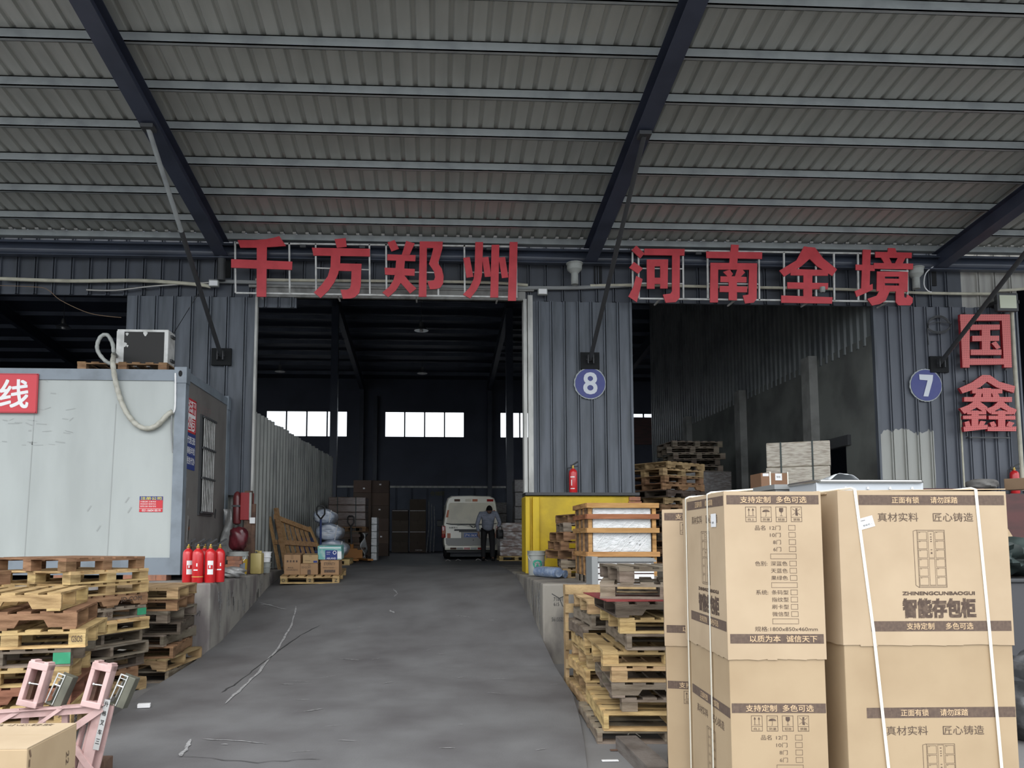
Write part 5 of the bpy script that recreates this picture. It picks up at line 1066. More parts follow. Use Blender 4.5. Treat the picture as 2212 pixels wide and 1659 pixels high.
# pink lift frame lying behind it
t = thing('lift_frame', 'faded pink steel lift frame with two slotted heads and a brown foot plate', 'lift', (-2.45, 5.5, 0.0))
lean = Matrix.Rotation(R(12), 4, 'Y') @ Matrix.Rotation(R(-6), 4, 'X')
def head(cx, cz):
    Mh = Matrix.Translation((cx, 0.0, cz)) @ lean
    h = MB(); h.T = Mh
    h.box(-0.066, -0.036, -0.05, 0.06, -0.14, 0.14, bev=0.005).box(0.036, 0.066, -0.05, 0.06, -0.14, 0.14, bev=0.005)
    h.box(-0.066, 0.066, -0.052, 0.06, 0.098, 0.145, bev=0.005).box(-0.066, 0.066, -0.052, 0.06, -0.145, -0.105, bev=0.005)
    h.box(-0.06, -0.03, -0.045, 0.055, 0.14, 0.156, bev=0.004).box(0.03, 0.06, -0.045, 0.055, 0.14, 0.156, bev=0.004)
    o = h.build('slotted_head', 'pink', t)
    b = MB(); b.T = Mh; b.box(-0.04, 0.04, 0.05, 0.056, -0.11, 0.10).box(-0.036, -0.01, 0.0, 0.05, -0.11, -0.01); b.build('inner_plate', 'rust', o)  # dark rust plate; shade inside the slotted head is put into its colour
    b = MB(); b.T = Mh; b.tube([(-0.02, -0.045, 0.005), (0.037, -0.045, 0.008)], 0.0065, 8).tube([(-0.024, -0.045, 0.005), (-0.014, -0.045, 0.005)], 0.012, 8)
    b.build('pin', 'steel', o, smooth=True)
    g = MB(); g.T = Mh @ Matrix.Translation((0.155, 0.06, -0.012)) @ Matrix.Rotation(R(8), 4, 'Y')
    g.box(0.0, 0.05, -0.045, 0.05, -0.105, 0.105, bev=0.004).box(-0.05, 0.0, 0.03, 0.045, -0.105, 0.105).box(-0.05, 0.0, -0.045, 0.04, -0.105, -0.092)
    o2 = g.build('roller_housing', 'olive', t)
    e = MB(); e.T = g.T; e.box(-0.055, -0.047, -0.05, -0.044, -0.10, 0.105).box(-0.006, 0.0, -0.051, -0.045, -0.10, 0.105).box(-0.05, 0.0, -0.05, -0.044, 0.098, 0.106).box(-0.05, 0.0, -0.05, -0.044, 0.075, 0.08)
    e.tube([(-0.028, -0.04, -0.05), (-0.026, -0.04, 0.055)], 0.005, 6).tube([(-0.05, -0.04, 0.025), (-0.004, -0.04, 0.025)], 0.007, 6); e.build('bright_edge', 'steel', o2)
head(-0.215, 0.638); head(0.20, 0.628)
fr_ = MB()
fr_.bar((-0.95, 0.0, 0.40), (0.24, 0.0, 0.475), 0.04, 0.05, up=(0, 1, 0)).bar((-0.95, 0.0, 0.43), (0.25, 0.0, 0.505), 0.09, 0.01)
for (a, b) in (((-0.28, 0.02, 0.45), (-0.36, 0.1, 0.02)), ((-0.17, 0.02, 0.46), (-0.22, 0.1, 0.02)), ((-0.02, 0.02, 0.46), (-0.05, 0.1, 0.02))): fr_.bar(a, b, 0.04, 0.03)
fr_.bar((0.235, -0.03, 0.48), (0.02, -0.03, 0.33), 0.045, 0.018, up=(0, 1, 0)).bar((-0.02, -0.03, 0.49), (-0.22, -0.1, 0.34), 0.022, 0.018, up=(0, 1, 0)).bar((-0.30, -0.02, 0.47), (-0.56, -0.08, 0.32), 0.025, 0.018, up=(0, 1, 0))
fr_.bar((0.03, 0.0, 0.26), (0.17, 0.0, 0.07), 0.04, 0.018, up=(0, 1, 0)).bar((0.10, 0.02, 0.36), (0.03, 0.04, 0.05), 0.04, 0.018)
fr_.build('truss', 'pink', t)
lg = MB(); lg.bar((0.262, 0.02, 0.51), (0.155, 0.05, 0.03), 0.012, 0.09).bar((0.222, -0.015, 0.50), (0.12, 0.01, 0.03), 0.07, 0.014, up=(0, 1, 0)).bar((0.19, 0.0, 0.48), (0.085, 0.03, 0.03), 0.012, 0.06).build('channel_leg', 'pink', t)
lgo = t.children[-1]
top_, bot_ = Vector((0.266, -0.028, 0.51)), Vector((0.192, -0.008, 0.18)); dd = (top_ - bot_).normalized()
Pl = frame(top_, (0.9, 0.0, -0.2), dd); pl = MB(); pl.rect(Pl, -0.02, 0.02, -0.31, 0.03, 0, 0.002)
for k, chh in enumerate('升格叉车三'): pl.text(chh, Pl, 0.026, 0.034, 1, off=0.02, x=0.0, y=0.0 - 0.063 * k, lift=0.004)
pl.build('label_strip', [mat('pale_label_strip', (0.5, 0.5, 0.49), 0.6), 'black'], lgo)
fo = MB().box(-0.08, 0.21, 0.12, 0.26, 0.0, 0.10, bev=0.005).box(-0.3, -0.05, 0.1, 0.24, 0.0, 0.045); fo.tube([(0.12, 0.112, 0.055), (0.12, 0.125, 0.055)], 0.02, 10)
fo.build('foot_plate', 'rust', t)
chn = MB()
for k in range(6): chn.tube([(0.06 + 0.007 * math.cos(a * math.pi / 4) * (1 if k % 2 else 0.4), -0.01 + 0.007 * math.cos(a * math.pi / 4) * (0 if k % 2 else 1), 0.44 - 0.016 * k + 0.012 * math.sin(a * math.pi / 4)) for a in range(9)], 0.003, 5)
chn.build('chain', 'dgrey', t)

# ------------------------------------------------------------------ fire extinguishers and the left dock things
def extinguisher(loc, rz, label, h=0.5, r=0.075, lab_style=0, group='red fire extinguishers', hose=True):
    t = thing('fire_extinguisher', label, 'extinguisher', loc, rz, group)
    k = h / 0.5
    MB().lathe([(r * 0.93, 0), (r, 0.012), (r, 0.34 * k), (r * 0.94, 0.375 * k), (r * 0.7, 0.40 * k), (r * 0.34, 0.415 * k), (r * 0.3, 0.43 * k)], 22).build('cylinder', 'fire_red', t, smooth=True)
    MB().lathe([(0.022, 0.42 * k), (0.026, 0.43 * k), (0.026, 0.45 * k), (0.016, 0.455 * k), (0.016, 0.475 * k)], 12).build('valve', 'brass', t, smooth=True)
    hd = MB(); hd.bar((-0.02, 0.0, 0.475 * k), (0.085, -0.01, 0.54 * k), 0.03, 0.022).bar((0.0, 0.0, 0.452 * k), (0.085, -0.01, 0.46 * k), 0.028, 0.018).bar((-0.03, 0.0, 0.44 * k), (-0.03, 0, 0.49 * k), 0.03, 0.03).bar((-0.02, 0, 0.45 * k), (-0.02, 0, 0.475 * k), 0.02, 0.02); hd.build('handle', 'black', t)
    lb = MB()
    def arc(a0, a1, z0, z1, m, rr=r + 0.0012):
        n = 6; lb.add([(rr * math.cos(lerp(a0, a1, i / n)), rr * math.sin(lerp(a0, a1, i / n)), z) for i in range(n + 1) for z in (z0, z1)], [(2 * i, 2 * i + 2, 2 * i + 3, 2 * i + 1) for i in range(n)], m)
    if lab_style == 0: arc(R(-112), R(-52), 0.10 * k, 0.27 * k, 0); arc(R(-108), R(-56), 0.165 * k, 0.215 * k, 1, r + 0.002); arc(R(-95), R(-80), 0.18 * k, 0.21 * k, 0, r + 0.0028)
    elif lab_style == 1: arc(R(-130), R(-85), 0.15 * k, 0.165 * k, 0); arc(R(-100), R(-88), 0.20 * k, 0.24 * k, 0)
    else: arc(R(-120), R(-60), 0.26 * k, 0.28 * k, 0); arc(R(-120), R(-60), 0.06 * k, 0.075 * k, 0); arc(R(-108), R(-95), 0.12 * k, 0.22 * k, 0)
    if lb.v: lb.build('label', ['paper', 'fire_red'], t)
    if hose: MB().tube([(-0.02, 0.0, 0.44 * k), (-r - 0.025, -0.01, 0.43 * k), (-r - 0.03, -0.01, 0.30 * k), (-r - 0.016, -0.03, 0.14 * k), (-r - 0.012, -0.03, 0.05 * k)], [0.009, 0.009, 0.009, 0.009, 0.014], 8).build('hose', 'black', t, smooth=True)
    return t
EL = ['leftmost red fire extinguisher on the dock corner with a white label', 'second red extinguisher from the left in the dock row, tied with yellow tape', 'middle red extinguisher of the dock row, standing behind its neighbours', 'fourth red extinguisher from the left in the dock row', 'rightmost red extinguisher of the dock row with a white stripe']
ex = [(405, 10.84, 0, 25), (426, 10.74, 1, 60), (440, 10.96, 0, 40), (453, 10.80, 0, 10), (473, 10.92, 1, 150)]
for (px, Y, st_, rz), lab in zip(ex, EL):
    p = at(px, 1255, Y); o = extinguisher((p.x, Y, DOCK), R(rz) if st_ != 1 else R(rz * 0.2), lab, 0.54, 0.072, st_, hose=(px in (440, 470)))
    if px == 426:
        MB().lathe([(0.0735, 0.075), (0.0735, 0.085)], 20).build('tape', mat('yellow_tape', (0.6, 0.42, 0.1), 0.5), o)
p = at(1238, 1064, 13.64)
e8 = extinguisher((p.x, 13.62, 2.42), R(-20), 'red fire extinguisher on the ledge below the 8 disc', 0.5, 0.073, 2)
p = at(2197, 1050, 13.55)
er = thing('wall_shelf', 'small grey shelf under the extinguisher at the right edge', 'shelf', (p.x, 13.66, 2.42)); MB().box(-0.16, 0.16, -0.14, 0.12, -0.03, 0).build('board', 'dgrey', er); MB().box(-0.02, 0.02, -0.1, 0.12, -0.14, -0.03).build('bracket', 'dgrey', er)
extinguisher((p.x, 13.6, 2.42), R(-20), 'red fire extinguisher at the right edge beside the drain pipe', 0.5, 0.075, 0)

# air conditioner on a pallet on the container roof
pp = at(288, 800, 12.0)
pallet('blockx', (pp.x, 12.05, CZ1 + 0.03), R(1), 'tan wooden pallet on the container roof under the air conditioner', WB, 'left yard pallets', 1.28, 1.0, 0.13)
ap = at(311, 790, 11.95)
t = thing('air_conditioner', 'white air conditioner outdoor unit with a black face on the container roof', 'air conditioner', (ap.x, 12.0, CZ1 + 0.162))
AW, AH = 0.38, 0.57
MB().box(-AW, AW, -0.14, 0.17, 0.0, AH, bev=0.012).build('casing', 'white_metal', t)
fc = MB().box(-AW + 0.11, AW - 0.06, -0.147, -0.138, 0.012, AH - 0.04, 0)
Fq = frame((0, -0.147, 0), (1, 0, 0), (0, 0, 1))
for (x, y, s_) in ((0.04, 0.5, .03), (-0.23, 0.49, .02), (-0.26, 0.33, .03), (-0.22, 0.31, .015)): fc.add([Fq @ Vector((x + s_ * math.cos(a) * (1 + .4 * math.sin(a * 3)), y + s_ * 1.2 * math.sin(a), 0.002)) for a in [i * math.pi / 5 for i in range(10)]], [tuple(range(10))], 1)
fc.build('coil_face', [mat('black_coil_face', (0.02, 0.019, 0.018), 0.7), 'white_metal'], t)
MB().box(-AW - 0.003, -AW + 0.11, -0.15, -0.13, 0.0, AH - 0.03, bev=0.004).build('side_cover', 'white_metal', t)
MB().box(AW, AW + 0.03, -0.05, 0.1, AH - 0.1, AH - 0.06).box(AW, AW + 0.03, -0.05, 0.1, 0.1, 0.14).build('valve', 'dgrey', t)
hp = [(246, 762), (243, 742), (232, 724), (218, 727), (210, 745), (213, 762), (228, 780), (241, 786)]
t = thing('insulated_hose', 'wrapped white air conditioner hose hanging down the container front', 'hose', at(245, 785, 11.25))
def px_tube(pts, Y, r, m, nm, root, n=10):
    P = [at(a, b, yv) for a, b, yv in pts]
    Q = []
    for i in range(len(P) - 1):
        p0, p1, p2, p3 = P[max(i - 1, 0)], P[i], P[i + 1], P[min(i + 2, len(P) - 1)]
        for k in range(5):
            u = k / 5; Q.append(0.5 * ((2 * p1) + (p2 - p0) * u + (2 * p0 - 5 * p1 + 4 * p2 - p3) * u * u + (3 * p1 - p0 - 3 * p2 + p3) * u ** 3))
    Q.append(P[-1]); rr = [r * (1 + 0.10 * math.sin(i * 2.2)) for i in range(len(Q))]
    return rel(MB().tube(Q, rr, n), root).build(nm, m, root, smooth=True)
px_tube([(252, 770, 11.9)] + [(a, b, 11.4) for a, b in hp], 0, 0.028, 'bucket', 'loop', t)
px_tube([(246, 765, 11.6), (244, 785, 11.2), (248, 815, 11.23), (255, 845, 11.26), (264, 872, 11.26), (277, 897, 11.26), (296, 918, 11.26), (318, 926, 11.26), (340, 918, 11.26), (362, 896, 11.26), (373, 889, 11.26)], 0, 0.036, mat('taped_lagging', (0.45, 0.44, 0.38), 0.6, c2=(0.33, 0.32, 0.27), ns=14), 'lagged_run', t)
px_tube([(379, 806, 11.27), (379, 850, 11.28), (378, 882, 11.28), (373, 893, 11.28)], 0, 0.012, 'paper', 'white_cable', t, 6)
px_tube([(371, 893, 11.28), (370, 930, 11.29), (373, 977, 11.3)], 0, 0.011, 'grey', 'drain_tube', t, 6)

# left dock clutter by the door post
def bucket(loc, label, r=0.15, h=0.36, m='bucket', extra=None, group='buckets'):
    t = thing('bucket', label, 'bucket', loc, 0, group)
    MB().lathe([(r * 0.86, 0), (r * 0.97, h * 0.8), (r * 1.05, h * 0.82), (r * 1.05, h * 0.86), (r, h * 0.87), (r * 1.02, h * 0.97), (r * 1.06, h * 0.97), (r * 1.06, h), (r * 0.98, h), (r * 0.9, h * 0.1)], 24).build('pail', m, t, smooth=True)
    MB().tube([(r * 1.05 * math.cos(a), r * 1.07 * math.sin(a) * 0.4 - r * 0.97, h * 0.84 - h * 0.36 * abs(math.sin(a))) for a in [math.pi * (1 + i / 10) for i in range(11)]], 0.004, 5).build('bail', 'steel', t)
    return t
p = at(518, 1240, 13.1)
b1 = bucket((p.x, 12.95, DOCK), 'yellow and grey paint bucket behind the door post', 0.16, 0.38)
q = MB(); rr = 0.158
q.add([(rr * (0.9 + 0.1 * (z / 0.3)) * math.cos(R(a)) * 1.012, rr * (0.9 + 0.1 * (z / 0.3)) * math.sin(R(a)) * 1.012, z) for a in range(180, 361, 15) for z in (0.02, 0.26)], [(2 * i, 2 * i + 2, 2 * i + 3, 2 * i + 1) for i in range(12)], 0)
q.add([(rr * (0.9 + 0.1 * (z / 0.3)) * math.cos(R(a)) * 1.03, rr * (0.9 + 0.1 * (z / 0.3)) * math.sin(R(a)) * 1.03, z) for a in range(255, 331, 15) for z in (0.02, 0.2)], [(2 * i, 2 * i + 2, 2 * i + 3, 2 * i + 1) for i in range(5)], 1)
q.build('printed_sleeve', [mat('yellow_bucket_print', (0.5, 0.33, 0.04), 0.5), mat('grey_bucket_print', (0.25, 0.28, 0.33), 0.5)], b1)
def lump(name, lab, cat, c, rx, ry, rz_, m, seed=0, amp=0.12, n=18, group=None, sq=1.0):
    rnd = random.Random(seed); ph = [(rnd.uniform(1, 4), rnd.uniform(1, 4), rnd.uniform(0, 6)) for _ in range(7)]
    def fn(u, v):
        a, b = u * 2 * math.pi, (v - 0.5) * math.pi
        d = Vector((math.cos(a) * math.cos(b), math.sin(a) * math.cos(b), math.sin(b)))
        k = 1 + amp * sum(math.sin(f * d.x * 3 + g * d.z * 3 + h + d.y * g) for f, g, h in ph) / 3
        s = lambda w: math.copysign(abs(w) ** sq, w)
        return (c[0] + rx * s(d.x) * k, c[1] + ry * s(d.y) * k, max(c[2], c[2] + rz_ + rz_ * s(d.z) * k))
    mb = MB().grid(fn, n * 2, n); return tag(mb.build(name, m, smooth=True), lab, cat, group)
lump('shoulder_bag', 'dark red glossy bag sitting on the yellow and grey bucket', 'bag', (p.x - 0.0, 12.95, DOCK + 0.382), 0.15, 0.12, 0.20, 'maroon', 4, 0.06, sq=0.8)
p = at(557, 1236, 13.5)
t = thing('jerrycan', 'yellowed plastic jerrycan right of the door post', 'jerrycan', (p.x, 13.45, DOCK))
MB().box(-0.10, 0.09, -0.11, 0.11, 0, 0.35, bev=0.03).build('can', 'jerry', t, smooth=True); MB().lathe([(0.03, 0.34), (0.03, 0.385), (0.0, 0.39)], 12, c=(0.04, 0, 0)).build('cap', 'jerry', t); MB().tube([(-0.07, 0, 0.345), (-0.06, 0, 0.385), (0.0, 0, 0.385), (0.01, 0, 0.345)], 0.012, 8).build('handle', 'jerry', t)
p = at(577, 1228, 14.0)
t = thing('plastic_tub', 'stack of white plastic tubs beside the yellowed jerrycan', 'tub', (p.x, 13.85, DOCK))
for k in range(4): MB().lathe([(0.075, 0), (0.09, 0.09), (0.105, 0.092), (0.105, 0.10), (0.08, 0.1), (0.06, 0.012)], 18, c=(0.01 * (k % 2), 0, 0.088 * k)).build('tub', 'paper' if k > 1 else 'bucket', t, smooth=True)
random.seed(8)
p = at(490, 1240, 12.6)
for k, (dx, dy, dz, a) in enumerate(((0, 0, 0, 8), (0.03, 0.02, 0.062, -15), (-0.02, 0.0, 0.124, 12), (0.02, 0.01, 0.186, 4), (0.0, 0.02, 0.248, -9))):
    o = tag(MB().box(-0.11, 0.11, -0.055, 0.055, 0, 0.06, bev=0.005).build('brick', 'brick'), f'loose brick on the dock by the bucket, {["bottom", "second from the bottom", "middle", "second from the top", "top"][k]} of its pile', 'brick', 'loose bricks on the left dock')
    o.location = (p.x + 0.08 + dx, 12.7 + dy, DOCK + dz); o.rotation_euler.z = R(a)
lump('film_scrap', 'crumpled clear plastic film on the dock by the bricks', 'film', (at(496, 1240, 12.0).x, 12.05, DOCK), 0.22, 0.2, 0.085, 'film_grey', 12, 0.1, 26)
hs = MB(); 
def sheet(u, v): 
    q_ = at(lerp(486, 503, u) - 8 * v * (1 - u), lerp(1100, 1225, v), 13.4); return (q_.x + 0.02 * math.sin(v * 9), 13.3 + 0.05 * math.sin(v * 7 + u * 4), max(q_.z, DOCK + 0.31))
hs.grid(sheet, 6, 20); tag(hs.build('plastic_sheet', 'film_grey', smooth=True, solid=0.004), 'torn clear plastic sheet hanging left of the red cabinet', 'film')
p = at(518, 1130, 13.3)
t = thing('hydrant_cabinet', 'red fire hose cabinet hanging left of the open gate', 'cabinet', (p.x + 0.04, 13.42, 1.93))
MB().box(-0.05, 0.13, -0.08, 0.12, 0.0, 0.46, bev=0.008).build('body', mat('dull_cabinet_red', (0.28, 0.018, 0.022), 0.45), t); MB().box(0.10, 0.135, -0.086, -0.08, 0.0, 0.46).build('edge_strip', 'bucket', t); MB().box(-0.02, 0.06, 0.12, 0.4, 0.2, 0.26).build('wall_arm', 'dgrey', t)
t = thing('hanging_cylinder', 'dull maroon gas cylinder strapped left of the red cabinet', 'cylinder', (p.x - 0.08, 13.42, 1.85))
MB().lathe([(0.02, 0), (0.06, 0.02), (0.07, 0.06), (0.07, 0.46), (0.05, 0.53), (0.02, 0.56)], 18).build('shell', mat('maroon_paint', (0.12, 0.02, 0.022), 0.4, coat=.3), t, smooth=True); MB().box(-0.075, 0.075, -0.075, 0.2, 0.3, 0.33).build('strap_band', 'dgrey', t)
tag(MB().box(-0.045, 0.045, 0, 0.02, 0, 0.10, bev=0.004).build('socket_box', 'paper'), 'small white socket box on the door post', 'socket').location = (at(547, 1125, 13.4).x, 13.34, at(547, 1131, 13.4).z)

# ------------------------------------------------------------------ goods just inside the gate, left
def carton(loc, w, d, h, label, color=KRAFT2, rz=0.0, prints=(), group=None, tape=True, name='carton', m='card', rx=0.0):
    t = thing(name, label, 'carton', loc, rz, group, rx)
    MB().box(-w / 2, w / 2, -d / 2, d / 2, 0, h, bev=min(0.008, h * 0.05)).build('body', m, t, color=color)
    if tape:
        tp = MB().box(-0.024, 0.024, -d / 2 - 0.0015, d / 2, h - 0.001, h + 0.0015).box(-0.024, 0.024, -d / 2 - 0.0015, -d / 2, h * 0.78, h + 0.001)
        tp.build('tape', 'card', t, color=tuple(v * 0.8 for v in color))
    if prints:
        F = frame((0, -d / 2 - 0.001, 0), (1, 0, 0), (0, 0, 1)); pm = MB()
        for s_, x, y, ww, hh, mi in prints:
            if s_ == '#': pm.rect(F, x - ww / 2, x + ww / 2, y - hh / 2, y + hh / 2, mi, 0.002)
            elif s_ == 'o': pm.outline(F, x - ww / 2, x + ww / 2, y - hh / 2, y + hh / 2, 0.006, mi, 0.002)
            else: pm.text(s_, F, ww, hh, mi, off=0.01, x=x, y=y, lift=0.002)
        pm.build('print', ['ink', 'paper', 'red_print', 'blue_card'], t)
    return t
PY = 14.25; pl0 = at(605, 1262, PY); pr0 = at(733, 1262, PY); PW = pr0.x - pl0.x
PX = (pl0.x + pr0.x) / 2; PZ = ramp_z(PX, PY) + 0.012; TILT = math.atan2(ramp_z(PX, PY + 1.1) - ramp_z(PX, PY), 1.1)
def mk(s_, x): return ('stencil', MB().text(s_, frame((x, -0.553, 0.06), (1, 0, 0), (0, 0, 1)), 0.05, 0.055, 0, off=0.02), 'crack')
pallet('block', (PX, PY + 0.55 * math.cos(TILT), PZ + 0.55 * math.sin(TILT)), 0, 'pale yellow wooden pallet at the top of the ramp carrying small cartons', WY, 'gate pallets', PW, 1.1, 0.135, [mk('D', -PW / 2 + 0.06), mk('2', 0.0), mk('Z', PW / 2 - 0.06)], rx=TILT)
def on_pal(dx, dy, dz=0.0): return (PX + dx, PY + dy, PZ + 0.138 + dy * math.tan(TILT) + dz)
carton(on_pal(-PW / 2 + 0.185, 0.30), 0.29, 0.34, 0.36, 'tall brown carton with four printed squares at the left of the ramp pallet', (0.38, 0.235, 0.13), rx=TILT,
       prints=[('#', -0.08 + 0.054 * k, 0.245, 0.03, 0.035, 0) for k in range(4)] + [('易碎品', -0.03, 0.13, 0.1, 0.025, 0), ('OVERSEAS', 0.0, 0.09, 0.2, 0.03, 0)], group='small cartons on the ramp pallet')
carton(on_pal(-0.035, 0.28), 0.31, 0.3, 0.20, 'low brown carton marked SD CCAT in the middle of the ramp pallet', (0.36, 0.225, 0.125), rx=TILT, prints=[('SD·CCAT', -0.05, 0.135, 0.17, 0.035, 0), ('#', 0.0, 0.05, 0.06, 0.09, 0)], group='small cartons on the ramp pallet')
carton(on_pal(-0.02, 0.29, 0.203), 0.27, 0.28, 0.15, 'small tan carton with a purple mark on top of the low middle one', (0.45, 0.32, 0.17), rx=TILT, prints=[('#', 0.09, 0.03, 0.07, 0.035, 3), ('#', -0.05, 0.05, 0.1, 0.006, 0)], group='small cartons on the ramp pallet')
carton(on_pal(0.345, 0.28), 0.33, 0.34, 0.26, 'brown carton at the right of the ramp pallet under the blue box', (0.38, 0.235, 0.13), rz=R(-3), rx=TILT, prints=[('ETERNITY', 0, 0.2, 0.2, 0.05, 0), ('FREIGHT FORWARD', -0.02, 0.13, 0.2, 0.02, 0), ('#', 0.0, 0.07, 0.2, 0.05, 0)], group='small cartons on the ramp pallet')
t = thing('printed_carton', 'teal and white carton with a blue front on top of the right ramp carton', 'carton', on_pal(0.34, 0.30, 0.266), R(-3), rx=TILT)
MB().box(-0.23, 0.20, -0.12, 0.15, 0, 0.245, bev=0.006).build('body', 'teal', t)
q = MB().box(-0.09, 0.125, -0.128, -0.1205, 0, 0.17, 0); Fq = frame((0, -0.1285, 0), (1, 0, 0), (0, 0, 1))
q.text('SUBURB', Fq, 0.07, 0.018, 1, x=-0.035, y=0.135); q.text('智慧环境', Fq, 0.06, 0.015, 1, x=-0.04, y=0.1); q.text('ABLAND', Fq, 0.17, 0.03, 1, off=0.02, x=0.018, y=0.025)
for k in range(12): a, b = R(30 * k), R(30 * k + 30); q.line(Fq, (0.078 + 0.028 * math.cos(a), 0.128 + 0.028 * math.sin(a)), (0.078 + 0.028 * math.cos(b), 0.128 + 0.028 * math.sin(b)), 0.011, 1)
q.build('blue_panel', ['blue_card', 'paper'], t)
MB().box(0.13, 0.2, -0.1225, -0.1205, 0.02, 0.15).box(-0.2, 0.19, -0.122, -0.1205, 0.205, 0.222).build('white_print', 'paper', t)
# big timber crate side leaning on the corrugated fence
def slat_frame():
    A, B, C_, D_ = at(590, 1113, 15.55), at(664, 1143, 16.7), at(688, 1212, 16.5), at(612, 1232, 15.4)
    t = thing('slatted_timber_panel', 'large tan slatted timber panel leaning on the corrugated fence', 'panel', (-2.6, 16.0, DOCK))
    P = lambda u, v: (A.lerp(B, u)).lerp(D_.lerp(C_, u), v)
    nrm = (B - A).cross(D_ - A).normalized()
    if nrm.y > 0: nrm = -nrm
    def plank(u0, v0, u1, v1, w, th, off, nm='plank', c=WB):
        mb = MB(); p, q_ = P(u0, v0) + nrm * off, P(u1, v1) + nrm * off; mb.bar(p, q_, th, w, up=(q_ - p).cross(nrm)); o = rel(mb, t).build(nm, 'woodx', t, color=shade((0.36, 0.22, 0.11), 0.15)); return o
    for v in (0.04, 0.50, 0.97): plank(-0.02, v, 1.02, v, 0.10, 0.03, 0.035, 'cross_rail')
    for k in range(7):
        u = 0.07 + 0.14 * k; plank(u, 0.02, u + 0.02, 1.0, 0.105, 0.02, 0.0, 'slat')
    plank(0.03, -0.12, 0.0, 1.03, 0.09, 0.06, 0.07, 'corner_post'); plank(-0.04, 0.02, -0.02, 1.0, 0.1, 0.02, -0.06, 'slat'); plank(0.0, 0.49, -0.06, 0.49, 0.09, 0.05, -0.03, 'rail_stub')
    plank(1.0, -0.05, 1.07, 0.75, 0.07, 0.03, 0.06, 'loose_batten')
    return t
slat_frame()
# film wrapped rolls, lying with their ends towards the gate, on a small pallet
RY = 17.8
pp = at(712, 1222, RY)
pallet('block', (pp.x - 0.0, RY + 0.9, DOCK), R(3), 'pale yellow wooden pallet under the wrapped bluish rolls', WY, 'gate pallets', 0.78, 1.6, 0.13)
def roll(cx, cz, r, Lr, label, sq=1.0):
    t = thing('wrapped_roll', label, 'roll', (cx, RY + 0.15, cz), R(3), 'film wrapped rolls')
    mb = MB()
    pr = [(0.0, 0.0), (r * 0.3, 0.012), (r * 0.45, -0.0), (r * 0.8, 0.02), (r * 0.95, 0.07), (r, 0.16), (r * 0.985, Lr * 0.5), (r, Lr - 0.12), (r * 0.85, Lr), (0.0, Lr)]
    vs, n = [], 28
    for (rr, y) in pr:
        for k in range(n):
            a = 2 * math.pi * k / n; w = 1 + 0.03 * math.sin(a * 5 + y * 9); vs.append((rr * w * math.cos(a), y, rr * w * math.sin(a) * sq))
    mb.add(vs, [(i * n + k, i * n + (k + 1) % n, (i + 1) * n + (k + 1) % n, (i + 1) * n + k) for i in range(len(pr) - 1) for k in range(n)]); mb.build('film_roll', 'wrap_roll', t, smooth=True)
    MB().tube([(r * 0.9 * math.cos(R(40)), 0.02, r * 0.85 * math.sin(R(40))), (r * 0.6, -0.01, r * 0.1), (r * 0.5, -0.012, -r * 0.6)], 0.008, 6).build('film_fold', 'paper', t, smooth=True)
    return t
c = at(712, 1194, RY).x
roll(c + 0.02, DOCK + 0.132 + 0.222, 0.34, 1.5, 'lowest and largest of the three film wrapped bluish rolls', 0.63)
roll(c - 0.06, DOCK + 0.132 + 0.61, 0.30, 1.45, 'middle one of the three stacked film wrapped bluish rolls', 0.66)
roll(c - 0.17, DOCK + 0.132 + 0.97, 0.25, 1.4, 'topmost of the three stacked film wrapped bluish rolls', 0.70)
def pallet_jack(loc, rz, label, col_m, fork_m, hh=1.2):
    t = thing('pallet_jack', label, 'pallet jack', loc, rz, 'hand pallet jacks')
    hd = MB(); hd.tube([(0.0, -0.10, hh - 0.25), (-0.085, -0.12, hh - 0.14), (-0.085, -0.13, hh), (-0.05, -0.135, hh + 0.04), (0.05, -0.135, hh + 0.04), (0.085, -0.13, hh), (0.085, -0.12, hh - 0.14), (0.0, -0.10, hh - 0.25)], 0.018, 8)
    hd.build('handle_loop', 'black', t, smooth=True)
    MB().tube([(0, 0.0, 0.25), (0, -0.10, hh - 0.25)], 0.024, 10).build('tiller', col_m, t, smooth=True)
    MB().box(-0.14, 0.14, -0.06, 0.14, 0.14, 0.34, bev=0.02).tube([(0, 0.02, 0.30), (0, 0.02, 0.45)], 0.05, 12).build('pump', fork_m, t)
    for s in (-1, 1): MB().box(s * 0.19 - 0.075, s * 0.19 + 0.075, 0.1, 1.25, 0.03, 0.08, bev=0.012).build('fork', fork_m, t)
    MB().box(-0.265, 0.265, 0.08, 0.16, 0.06, 0.3).build('fork_carriage', fork_m, t)
    for s in (-1, 1): MB().tube([(s * 0.05 - 0.03, 0, 0.085), (s * 0.05 + 0.03, 0, 0.085)], 0.085, 16).build('steer_wheel', 'rubber', t, smooth=True)
    for s in (-1, 1): MB().tube([(s * 0.19 - 0.04, 1.1, 0.04), (s * 0.19 + 0.04, 1.1, 0.04)], 0.04, 12).build('roller', 'rubber', t, smooth=True)
    return t
p = at(694, 1110, 17.5); pallet_jack((p.x, 17.5, DOCK), R(3), 'hand pallet jack with a blue tiller beside the wrapped rolls', 'blue_paint', 'blue_paint', 1.27)
p = at(755, 1122, 21.0); pallet_jack((p.x, 21.6, DOCK), R(200), 'hand pallet jack with orange forks in front of the wrapped carton stack', 'dgrey', 'orange', 1.18)
tag(MB().box(-0.19, 0.19, 0, 0.25, 0, 0.62, bev=0.03).build('blue_tarp_bundle', 'blue_paint'), 'dark blue bundle between the slatted panel and the rolls', 'bundle').location = (-3.0, 18.6, DOCK)

